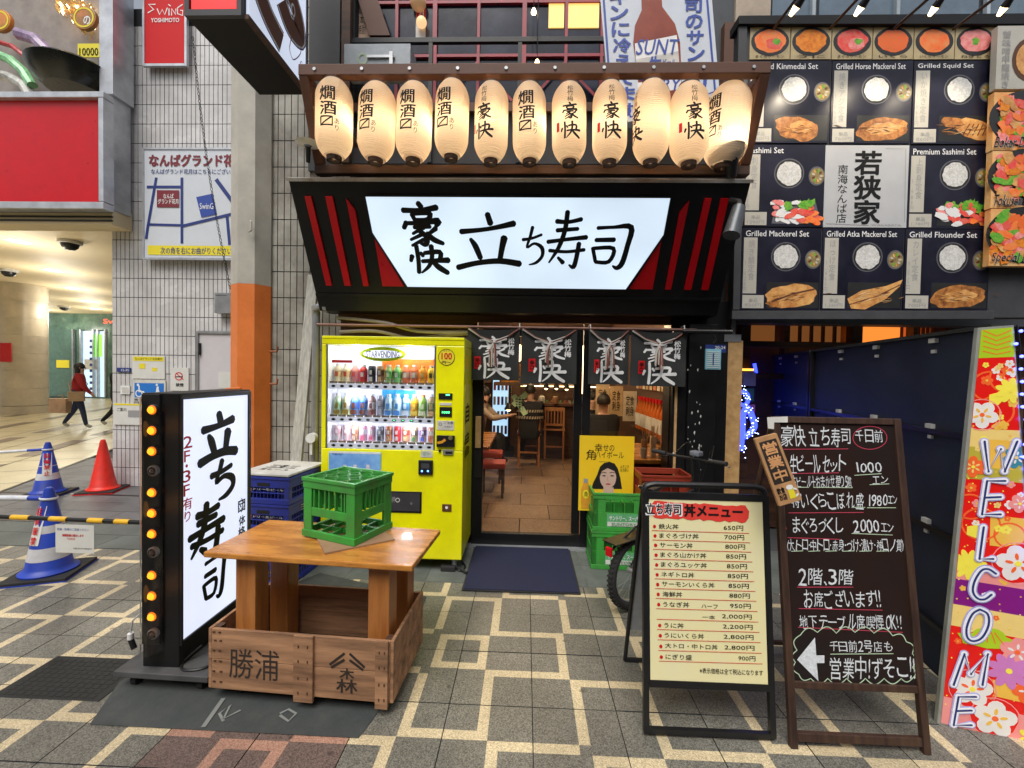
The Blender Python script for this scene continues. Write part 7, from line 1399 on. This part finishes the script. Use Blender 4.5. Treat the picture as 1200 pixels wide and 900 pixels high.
k = B(); k.poly([ins[3], ins[2], ins[1], ins[0]], .001, wl); k.build('printed_face', o)
hv = A_[1]-D_[1]
def wuv(f, g): # f 0..1 left->right, g 0 top..1 bottom
    a = Vector(ins[0]).lerp(Vector(ins[3]), g); b_ = Vector(ins[1]).lerp(Vector(ins[2]), g); return a.lerp(b_, f)
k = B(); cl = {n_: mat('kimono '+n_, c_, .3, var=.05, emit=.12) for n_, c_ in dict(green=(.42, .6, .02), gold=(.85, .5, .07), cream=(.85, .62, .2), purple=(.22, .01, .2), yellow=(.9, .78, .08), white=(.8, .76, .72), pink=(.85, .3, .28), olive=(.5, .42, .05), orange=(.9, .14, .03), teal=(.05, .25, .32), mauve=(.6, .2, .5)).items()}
def bandp(g0, g1, m_, f0=0, f1=1, z=.0016): k.poly([wuv(f0, g1), wuv(f1, g1), wuv(f1, g0), wuv(f0, g0)], z, cl[m_])
bandp(0, .07, 'green'); bandp(.245, .29, 'cream'); bandp(.29, .37, 'olive', .0, 1, .0017); bandp(.27, .34, 'gold', .35, .85, .0018); bandp(.455, .53, 'gold', .45, 1, .0017); bandp(.58, .625, 'pink', 0, 1); bandp(.625, .69, 'purple', 0, 1); bandp(.69, .745, 'cream', 0, 1); bandp(.86, .90, 'gold', .4, 1); bandp(.93, 1, 'pink', 0, 1, .0017)
def flower(f, g, r_, m1, m2, n_, z, m3='yellow', pr=.55):
    r_ *= .8
    c = wuv(f, g)
    if m1 == 'white': blob(k, c.x, c.y, r_*1.15, r_*1.15, z-.0006, wl, 1, 10, .1); k.ring(c.x, c.y, r_*1.2, r_*1.2, .004, z-.0004, cl['pink'], 20)
    for i in range(n_): a = 2*PI*i/n_+f*5; blob(k, c.x+r_*.55*math.cos(a), c.y+r_*.55*math.sin(a), r_*.5, r_*pr*(5/n_)*.8, z+(i % 3)*.0003, cl[m1], i, 12, .02, a)
    for i in range(n_ if n_ < 7 else 0): a = 2*PI*i/n_+f*5; blob(k, c.x+r_*.4*math.cos(a), c.y+r_*.4*math.sin(a), r_*.2, r_*.09, z+.0012, cl[m2], i, 8, .02, a)
    k.disc(c.x, c.y, r_*.16, r_*.16, z+.0016, cl[m3], 10)
for r_, f, g in ((.07, .35, .14), (.07, .8, .12), (.07, .5, .2), (.06, .12, .44), (.075, .3, .48), (.06, .75, .5)):
    c = wuv(f, g); k.ring(c.x, c.y, r_, r_, .008, .0019, cl['orange'], 22)
k.disc(*wuv(.5, .17), .03, .03, .0025, cl['yellow'], 5); k.disc(*wuv(.2, .5), .032, .032, .0025, cl['yellow'], 5)
for i in range(5): c = wuv(.5, .015+i*.011); k.line([(c.x-.05, c.y+.02-i*.003), (c.x, c.y-.006), (c.x+.05, c.y+.02-i*.003)], .004, .0022, cl['orange'])
flower(.2, .21, .075, 'white', 'gold', 5, .003, 'orange'); flower(.85, .15, .07, 'yellow', 'gold', 9, .0031); flower(.1, .34, .06, 'orange', 'cream', 6, .003); flower(.9, .31, .06, 'teal', 'white', 6, .003, 'cream'); flower(.15, .585, .085, 'yellow', 'gold', 11, .003); flower(.85, .565, .1, 'white', 'orange', 5, .0032); flower(.92, .42, .05, 'pink', 'white', 5, .003); flower(.8, .78, .08, 'pink', 'white', 5, .003, 'orange'); flower(.7, .83, .1, 'mauve', 'white', 9, .0031); flower(.3, .895, .095, 'white', 'orange', 5, .003); flower(.9, .87, .07, 'orange', 'white', 5, .003); flower(.55, .955, .1, 'white', 'gold', 5, .0033, 'orange'); flower(.97, .98, .08, 'yellow', 'gold', 9, .003)
q = random.Random(9)
for i in range(60):
    f, g = q.uniform(.02, .98), q.uniform(.08, .98); c = wuv(f, g); rr_ = q.uniform(.012, .024); m_ = ['pink', 'white', 'gold', 'orange', 'yellow', 'cream'][i % 6]
    for j in range(5): a = 2*PI*j/5+i; k.disc(c.x+rr_*.6*math.cos(a), c.y+rr_*.6*math.sin(a), rr_*.42, rr_*.42, .0020+j*.00004, cl[m_], 8)
    k.disc(c.x, c.y, rr_*.25, rr_*.25, .0024, cl['gold'], 6)
for i in range(90): f, g = q.uniform(.02, .98), q.uniform(.3, .98); c = wuv(f, g); k.disc(c.x, c.y, .0035, .0035, .00225, cl['yellow' if i % 2 else 'gold'], 6)
c = wuv(.45, .765); blob(k, c.x, c.y, .11, .035, .0026, cl['green'], 3, 16, .15); blob(k, c.x+.01, c.y+.03, .06, .03, .0027, cl['green'], 4, 12, .1)
for i in range(5): k.line([(c.x-.06+i*.03, c.y-.01), (c.x+(i-2)*.012, c.y+.04)], .004, .0034, cl['orange'])
k.clip(ins); k.build('flower_print', o)
k = B()
def let(ch, x0, y0, x1, y1):
    S = {'W': [[(0, 1), (.12, 0), (.5, .75), (.62, 0), (1, 1)]], 'E': [[(1, 1), (.22, 1), (.0, 0), (.8, 0)], [(.1, .5), (.8, .52)]], 'L': [[(.25, 1), (0, 0), (.8, 0)]], 'C': [[(1, .85), (.7, 1), (.4, .95), (.12, .6), (.05, .25), (.25, .02), (.55, .0), (.82, .15)]], 'O': [[(.6, 1), (.3, .85), (.08, .45), (.1, .12), (.35, .0), (.7, .12), (.95, .5), (.92, .85), (.6, 1)]], 'M': [[(0, 0), (.3, 1), (.48, .35), (.95, 1), (.8, 0)]]}[ch]
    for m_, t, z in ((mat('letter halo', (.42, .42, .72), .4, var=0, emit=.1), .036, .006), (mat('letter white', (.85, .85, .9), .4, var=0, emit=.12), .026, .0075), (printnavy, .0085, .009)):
        for si, st in enumerate(S):
            pts = []
            for f, g in st: pts.append(P.uv(x0+(x1-x0)*f, y1-(y1-y0)*g, .0))
            if ch in 'CO': pts = [p[:2] for p in catm([(*p, 0) for p in pts], 4)]
            k.line(pts, t, z+si*.0004, m_)
            for p in pts: k.disc(*p, t/2, t/2, z+.0007+si*.0002, m_, 10)
for a in (('W', 1152, 517, 1190, 552), ('E', 1149, 563, 1176, 602), ('L', 1146, 617, 1166, 654), ('C', 1137, 666, 1165, 701), ('O', 1129, 713, 1158, 750), ('M', 1116, 765, 1158, 801), ('E', 1116, 815, 1142, 848)): let(*a)
k.build('lettering', o)
led = emi('blue led star', (.08, .1, 1), 7); q = random.Random(2)
for i in range(34):
    g = (i+.5)/34; c = Vector(B_).lerp(Vector(C_), g); B().lathe([(0, -.007), (.006, -.003), (.007, .003), (0, .008)], led, 8, Matrix.Translation((c.x+q.uniform(-.004, .012), c.y, .008+q.uniform(0, .01)))).build('led', o)
k = B(); k.tube([(Vector(B_).lerp(Vector(C_), i/20).x+.012+.006*math.sin(i*2), Vector(B_).lerp(Vector(C_), i/20).y, .0) for i in range(21)], .003, blackm, 5); k.build('led_cable', o)
lamp(tuple(P.M @ Vector((B_[0]+.1, .9, .05))), .12, (.1, .12, 1), .05, None, 'blue_led_glow')
k = B(); k.box(D_[0]+.05, D_[0]+.09, 0, .05, -.045, -.01, blackm); k.box(C_[0]-.09, C_[0]-.05, -.03, .05, -.045, -.01, blackm); k.build('foot', o)
# blue light figure
P = PO(876, 530, 4.4); o = thing('blue_light_figure', 'glowing blue light figure of a looped shape beside the timber post', 'light figure', M=P.M); bt = emi('blue rope light', (.03, .05, 1), 3.5); ls = emi('white led', (.5, .6, 1), 8)
pts = [P.uv(x, y) for x, y in ((868, 528), (870, 505), (871, 485), (876, 478), (882, 490), (884, 500), (878, 508), (872, 512))]; pts2 = [P.uv(871+6*math.cos(a*PI/6), 467+8*math.sin(a*PI/6)) for a in range(13)]
k = B(); k.tube([(a, b_, .0) for a, b_ in [p[:2] for p in catm([(*p, 0) for p in pts], 4)]], .028, bt, 8); k.tube([(*p, 0) for p in pts2], .02, bt, 8); k.build('light_tube', o)
k = B()
for i in range(60): a, b_ = pts[R.randrange(len(pts))] if i % 3 else pts2[R.randrange(13)]; x = a+R.uniform(-.04, .04); y = b_+R.uniform(-.07, .07); k.cb((x, y, .03), (.006, .006, .006), ls)
k.build('led', o, kind='stuff')
for (x, y), lb in (((884, 432), 'small blue rope light at the far corner of the black partition'),):
    P = PO(x, y+10, 4.9); o2 = thing('blue_light_strip', lb, 'light strip', M=P.M); k = B(); k.tube([(*P.uv(x, y-6), 0), (*P.uv(x+2, y+4), 0), (*P.uv(x-1, y+12), 0)], .018, bt, 8); k.build('light_tube', o2)

# ================================================================== BICYCLE
rear, front = Vector((.77, 2.97, .25)), Vector((1.46, 3.5, .25)); dv = (front-rear); az = math.atan2(dv.y, dv.x); wb_ = dv.length
o = thing('bicycle', 'small wheeled black bicycle with thick tyres parked behind the menu sandwich board', 'bicycle', (rear.x, rear.y, 0), az); bm_ = mat('bicycle black', (.02, .02, .022), .3, metal=.3, coat=.3)
for x, nm in ((0, 'rear'), (wb_, 'front')):
    w_ = thing('x', 'x', 'x'); del w_['label'], w_['category']; w_.name = 'wheel'; w_.parent = o; w_.location = (x, 0, .25)
    MR = Matrix.Rotation(PI/2, 4, 'X'); N = 32
    k = B(); k.tube([(.222*math.cos(2*PI*i/N), 0, .222*math.sin(2*PI*i/N)) for i in range(N+1)], .028, rubber, 10)
    for i in range(48): a = 2*PI*i/48; k.cb((0, 0, 0), (.012, .04, .012), rubber, Matrix.Rotation(a, 4, 'Y') @ Matrix.Translation((.247, 0, 0)))
    k.build('tyre', w_); k = B(); k.tube([(.197*math.cos(2*PI*i/N), 0, .197*math.sin(2*PI*i/N)) for i in range(N+1)], .009, steel, 6); k.build('rim', w_)
    k = B()
    for i in range(20): a = 2*PI*i/20; k.cyl((.02*math.cos(a+.3), .02*(-1)**i, .02*math.sin(a+.3)), (.195*math.cos(a), 0, .195*math.sin(a)), .0013, steel, n=4)
    k.build('spoke', w_); B().cyl((0, -.05, 0), (0, .05, 0), .018, steel, n=12).build('hub', w_)
k = B(); st = (.28, 0, .62); hd = (wb_-.16, 0, .72); bb = (.38, 0, .27)
for a, b_, r_ in ((bb, st, .017), (bb, (wb_-.13, 0, .6), .02), (st, hd, .016), ((wb_-.17, 0, .75), (wb_-.12, 0, .55), .02)): k.cyl(a, b_, r_, bm_, n=10)
for s_ in (-.045, .045): k.cyl((0, s_, .25), (.38, s_*.5, .27), .009, bm_, n=8); k.cyl((0, s_, .25), (.29, s_*.4, .56), .009, bm_, n=8); k.cyl((wb_-.12, s_, .55), (wb_, s_, .25), .012, bm_, n=8)
k.build('frame', o)
k = B(); k.cyl(st, (.24, 0, .8), .013, steel, n=10); k.build('seat_post', o)
k = B(); k.add([(.1, -.07, .82), (.1, .07, .82), (.2, .08, .83), (.36, .02, .83), (.36, -.02, .83), (.2, -.08, .83), (.12, -.05, .78), (.12, .05, .78), (.34, .015, .8), (.34, -.015, .8)], [(0, 5, 2, 1), (5, 4, 3, 2), (0, 1, 7, 6), (1, 2, 7), (2, 3, 8, 7), (3, 4, 9, 8), (4, 5, 6, 9), (5, 0, 6), (6, 7, 8, 9)], bm_); k.build('saddle', o, bev=.01)
hb = Vector((wb_-.19, 0, .97)); k = B(); k.cyl((wb_-.17, 0, .75), tuple(hb), .013, blackm, n=10); k.tube([(hb.x-.08, -.3, hb.z+.02), (hb.x-.02, -.12, hb.z), (hb.x, 0, hb.z), (hb.x-.02, .12, hb.z), (hb.x-.08, .3, hb.z+.02)], .011, blackm, 8); k.build('handlebar', o)
for s_ in (-1, 1):
    k = B(); k.cyl((hb.x-.06, s_*.2, hb.z+.013), (hb.x-.08, s_*.31, hb.z+.02), .017, rubber, n=10); k.build('grip', o); k = B(); k.tube([(hb.x-.03, s_*.15, hb.z+.02), (hb.x+.04, s_*.2, hb.z-.01), (hb.x+.02, s_*.28, hb.z-.02)], .006, steel, 6); k.build('brake_lever', o)
    k = B(); k.tube(catm([(hb.x, s_*.15, hb.z+.02), (hb.x+.12, s_*.1, hb.z+.1), (hb.x+.14, s_*.02, hb.z-.1), (wb_-.13, 0, .6)], 5), .004, blackm, 5); k.build('brake_cable', o)
k = B(); k.box(hb.x-.02, hb.x+.05, -.06, .02, hb.z+.02, hb.z+.06, mat('bell grey', (.3, .32, .38), .3, metal=.5)); k.build('front_lamp', o, bev=.01)
k = B(); k.box(-.27, -.25, -.025, .025, .42, .48, redm); k.build('tail_reflector', o, bev=.006); k = B(); k.tube([(-.25, 0, .45), (.0, 0, .56), (.27, 0, .6)], .008, blackm, 6); k.box(-.26, .2, -.06, .06, .505, .512, bm_); k.build('rear_rack', o)
k = B(); k.cyl((.38, -.06, .27), (.38, .06, .27), .02, steel, n=12); k.cyl((.38, -.05, .27), (.38, -.045, .27), .075, blackm, n=24); k.cyl((.38, -.07, .27), (.46, -.07, .14), .01, steel, n=8); k.cyl((.38, .07, .27), (.30, .07, .40), .01, steel, n=8); k.box(.42, .5, -.15, -.07, .13, .15, rubber); k.box(.26, .34, .07, .15, .39, .41, rubber); k.build('crank', o)

# ================================================================== PEOPLE
def person(label, loc, rz, J, RD, region, mats, hair=None, group=None, extra=None):
    """one continuous skinned body; J joints, RD radii; region(bone)->material index"""
    o = thing('person', label, 'person', loc, rz, group)
    names = list(J); idx = {n_: i for i, n_ in enumerate(names)}
    me = bpy.data.meshes.new('body'); edges = [('pelvis', 'waist'), ('waist', 'chest'), ('chest', 'neck'), ('neck', 'jaw'), ('jaw', 'skull')]
    for s_ in 'lr': edges += [('pelvis', 'hip'+s_), ('hip'+s_, 'knee'+s_), ('knee'+s_, 'ankle'+s_), ('ankle'+s_, 'toe'+s_), ('chest', 'sh'+s_), ('sh'+s_, 'el'+s_), ('el'+s_, 'wr'+s_), ('wr'+s_, 'palm'+s_)]+[('palm'+s_, 'f%d%s' % (i, s_)) for i in range(4)]+[('wr'+s_, 'th'+s_)]
    me.from_pydata([J[n_] for n_ in names], [(idx[a], idx[b_]) for a, b_ in edges], [])
    t = bpy.data.objects.new('t', me); C.objects.link(t); sk = t.modifiers.new('s', 'SKIN'); sk.use_smooth_shade = True
    for n_ in names: sv = me.skin_vertices[0].data[idx[n_]]; r_ = RD.get(n_, .01); sv.radius = r_ if isinstance(r_, tuple) else (r_, r_); sv.use_root = (n_ == 'pelvis')
    sd = t.modifiers.new('d', 'SUBSURF'); sd.levels = 2; bpy.context.view_layer.update()
    m2 = bpy.data.meshes.new_from_object(t.evaluated_get(bpy.context.evaluated_depsgraph_get())); bpy.data.objects.remove(t); m2.materials.clear(); m2.name = 'body'
    for m_ in mats: m2.materials.append(m_)
    seg = [(Vector(J[a]), Vector(J[b_]), region(a, b_)) for a, b_ in edges]
    for p in m2.polygons:
        c = p.center; best = 9; mi = 0
        for a, b_, r_ in seg:
            d = b_-a; tt = max(0, min(1, (c-a).dot(d)/d.length_squared)); q = (c-(a+d*tt)).length
            if q < best: best = q; mi = r_
        p.material_index = mi; p.use_smooth = True
    b_ = bpy.data.objects.new('body', m2); C.objects.link(b_); b_.parent = o
    hd = Vector(J['skull']); jw = Vector(J['jaw'])
    return o, hd, jw
def joints(H, face=-1, stride=0, arms=((0, 0), (0, 0)), sit=False, lean=0, knee=0):
    """face -1: looks to -Y (local). arms: (forward swing of upper arm, elbow bend)"""
    J = {}; f = face; hip = .53*H if not sit else .46
    J['pelvis'] = (0, 0, hip); J['waist'] = (0, f*lean*.3, hip+.1*H); J['chest'] = (0, f*lean*.7, hip+.235*H); J['neck'] = (0, f*lean, hip+.31*H); J['jaw'] = (0, f*(lean+.012), hip+.355*H); J['skull'] = (0, f*(lean+.01), hip+.415*H)
    for s_, sg, st, (sw, el) in (('l', -1, stride, arms[0]), ('r', 1, -stride, arms[1])):
        J['hip'+s_] = (sg*.05*H, 0, hip-.02*H)
        if sit:
            J['knee'+s_] = (sg*.09*H, f*.24*H, hip-.01); J['ankle'+s_] = (sg*.09*H, f*.22*H, .07); J['toe'+s_] = (sg*.09*H, f*(.22*H+.12), .035)
        else:
            a = st*.45; kz = hip-.25*H*math.cos(a); ky = f*.25*H*math.sin(a); bk = a-(.5*abs(stride) if st < 0 else .05)*1.2; J['knee'+s_] = (sg*.055*H, ky, kz)
            az_ = max(.07, kz-.23*H*math.cos(bk)); J['ankle'+s_] = (sg*.055*H, ky+f*.23*H*math.sin(bk), az_); J['toe'+s_] = (sg*.058*H, ky+f*.23*H*math.sin(bk)+f*.11, max(.03, az_-.05-(.02 if st < 0 else 0)))
        sh = Vector((sg*.1*H, f*lean*.85, hip+.285*H)); J['sh'+s_] = tuple(sh); e_ = sh+Vector((sg*.02*H, f*.17*H*math.sin(sw), -.17*H*math.cos(sw))); J['el'+s_] = tuple(e_)
        d = Vector((-sg*.02, f*math.sin(sw+el), -math.cos(sw+el))).normalized(); wr = e_+d*.14*H; J['wr'+s_] = tuple(wr); pl = wr+d*.045; J['palm'+s_] = tuple(pl)
        sd_ = Vector((0, 1, 0)) if abs(d.y) < .7 else Vector((1, 0, 0))
        for i in range(4): J['f%d%s' % (i, s_)] = tuple(pl+d*(.062-.006*abs(i-1.5))+sd_*(i-1.5)*.021+Vector((-sg*.02, 0, 0)))
        J['th'+s_] = tuple(wr+d*.035+sd_*f*.045)
    return J
RDm = {'pelvis': (.15, .11), 'waist': (.13, .1), 'chest': (.16, .11), 'neck': .055, 'jaw': (.066, .072), 'skull': (.082, .095)}
for s_ in 'lr':
    RDm.update({'hip'+s_: .095, 'knee'+s_: .062, 'ankle'+s_: .045, 'toe'+s_: (.042, .03), 'sh'+s_: .068, 'el'+s_: .05, 'wr'+s_: .032, 'palm'+s_: (.034, .018), 'th'+s_: .009}); RDm.update({'f%d%s' % (i, s_): .0085 for i in range(4)})
def reg(a, b_):
    if b_ in ('jaw', 'skull'): return 0
    if a.startswith(('wr', 'palm')): return 0
    if a.startswith('ankle'): return 3
    if a.startswith(('hip', 'knee')) or b_.startswith('hip'): return 2
    return 1
def face_hair(o, hd, f, m_, long=False, tiltz=0):
    k = B(); T0 = Matrix.Translation((hd.x, hd.y-f*.018, hd.z+.012)) @ Matrix.Diagonal((.092, .108, .112, 1)); vs = []; n1, n2 = 9, 16
    prof = [(math.sin(i/n1*PI*.62), math.cos(i/n1*PI*.62)) for i in range(n1+1)]
    k.lathe([(max(r_, .001), z) for r_, z in prof], m_, n2, T0)
    if long: k.lathe([(.95, .1), (1.02, -.5), (1.0, -1.2), (.85, -1.9), (.6, -2.0)], m_, n2, Matrix.Translation((hd.x, hd.y-f*.04, hd.z)) @ Matrix.Diagonal((.09, .07, .1, 1)))
    k.build('hair', o)
    k = B(); fy = hd.y+f*.09
    for s_ in (-1, 1): k.lathe([(0, -.008), (.011, 0), (0, .008)], inkm, 8, Matrix.Translation((hd.x+s_*.032, fy-f*.004, hd.z-.005))); k.lathe([(0, -.025), (.012, 0), (0, .028)], skin, 8, Matrix.Translation((hd.x+s_*.083, hd.y, hd.z-.012)))
    k.lathe([(0, -.025), (.013, -.018), (.006, .02), (0, .024)], skin, 8, Matrix.Translation((hd.x, fy+f*.006, hd.z-.03))); k.cb((hd.x, fy-f*.003, hd.z-.066), (.04, .008, .008), mat('lips', (.45, .12, .1), .5)); k.build('facial_features', o)
redj = mat('red jacket', (.32, .015, .018), .85, bump=.3, scale=8); jeans = mat('dark jeans', (.03, .045, .1), .85, scale=10); shoe = mat('pale shoes', (.5, .48, .4), .6); blackc = mat('black clothes', (.015, .016, .018), .85, var=.2, scale=10); tan = mat('tan bag', (.42, .28, .16), .7)
q = gr(92, 503); J = joints(1.66, -1, .5, ((.35, .3), (-.3, .15)), lean=.03)
o, hd, jw = person('person in a red jacket and jeans walking in the passage with a shoulder bag', (q.x, q.y, .006), math.radians(128), J, {**RDm, 'chest': (.19, .15), 'waist': (.18, .15), 'pelvis': (.17, .14), 'shl': .085, 'shr': .085, 'ell': .07, 'elr': .07}, reg, [skin, redj, jeans, shoe]); face_hair(o, hd, -1, hairm, True)
k = B(); k.tube([(.12, 0, 1.36), (.0, -.17, 1.15), (-.18, -.1, .92)], .012, tan, 6); k.tube([(.12, 0, 1.36), (.0, .17, 1.15), (-.18, .1, .92)], .012, tan, 6); k.box(-.26, -.17, -.15, .15, .72, .96, tan); k.build('shoulder_bag', o, bev=.02)
q2 = gr(74, 487); o = thing('paper_bag', 'pale brown shopping bag carried by the person in the red jacket', 'bag', (q.x-.36, q.y-.1, .42)); k = B(); k.box(-.22, .22, -.08, .08, 0, .36, mat('kraft bag', (.5, .32, .2), .7)); k.build('bag_body', o, bev=.008); k = B(); k.tube([(-.08, 0, .36), (-.06, 0, .44), (.06, 0, .44), (.08, 0, .36)], .008, tan, 6); k.build('bag_handle', o)
q = gr(123, 504); J = joints(1.72, -1, .7, ((.4, .2), (-.4, .1)), lean=.05)
o, hd, jw = person('person in black clothes striding behind the tiled wall edge with pale shoes', (q.x+.3, q.y, .006), math.radians(100), J, RDm, reg, [skin, blackc, blackc, shoe]); face_hair(o, hd, -1, hairm)
# inside the shop
q = at(620, 500, 6.9); J = joints(1.7, 1, 0, ((.7, .9), (.5, 1.0)), sit=True, lean=.1)
knit = mat('black knit sweater', (.02, .02, .024), .9, bump=.5); J2 = {k_: (v[0], v[1], v[2]+.14) for k_, v in J.items()}
for s_ in 'lr': J2['ankle'+s_] = (J['ankle'+s_][0], J['ankle'+s_][1]-.1, .2); J2['toe'+s_] = (J['toe'+s_][0], J['toe'+s_][1]-.1, .17)
o, hd, jw = person('person in a black patterned sweater seated with their back to the door', (q.x, 7.25, .012), -.15, J2, {**RDm, 'chest': (.2, .14), 'waist': (.17, .13)}, reg, [skin, knit, blackc, blackc]); face_hair(o, hd, 1, hairm)
k = B(); zc_ = J2['chest'][2]
for zz in (-.02, -.13):
    for i in range(16):
        a0 = PI+i*PI/16+.04; a1 = a0+PI/26
        rr_ = (.235, .165); cyy = J2['chest'][1]*.75
        k.add([(rr_[0]*math.cos(a), cyy+rr_[1]*math.sin(a), zc_+zz+dz) for a, dz in ((a0, -.022), (a1, -.022), (a1+.06, .022), (a0+.06, .022))], [(0, 1, 2, 3)], mat('cream knit', (.45, .38, .28), .9))
k.build('sweater_pattern', o)
q = at(578, 500, 6.0); J = joints(1.66, -1, 0, ((.9, .9), (.8, 1.0)), sit=True, lean=.1); J = {k_: (v[0], v[1], v[2]+.12) for k_, v in J.items()}
o, hd, jw = person('person in a pale shirt and dark trousers seated at the left table', (q.x-.33, 7.0, .012), math.radians(80), J, RDm, reg, [skin, mat('pale shirt', (.42, .33, .27), .85), blackc, blackc]); face_hair(o, hd, -1, hairm)
q = at(712, 500, 5.6); J = joints(1.72, 1, 0, ((.6, .9), (.6, 1.0)), sit=True, lean=.12); J = {k_: (v[0], v[1], v[2]+.06) for k_, v in J.items()}
o, hd, jw = person('person in a black jacket seated back to the glass, right of the door stile', (q.x, 5.75, .012), .1, J, {**RDm, 'chest': (.2, .15), 'waist': (.19, .15)}, reg, [skin, blackc, blackc, blackc]); face_hair(o, hd, 1, hairm)
q = at(695, 470, 6.6); J = joints(1.66, -1, 0, ((.7, .9), (.7, 1.0)), sit=True, lean=.08); J = {k_: (v[0], v[1], v[2]+.1) for k_, v in J.items()}
o, hd, jw = person('person facing the street across from the seated black jacket, face warmly lit', (q.x, 6.75, .012), .15, J, RDm, reg, [skin, blackc, blackc, blackc]); face_hair(o, hd, -1, hairm)
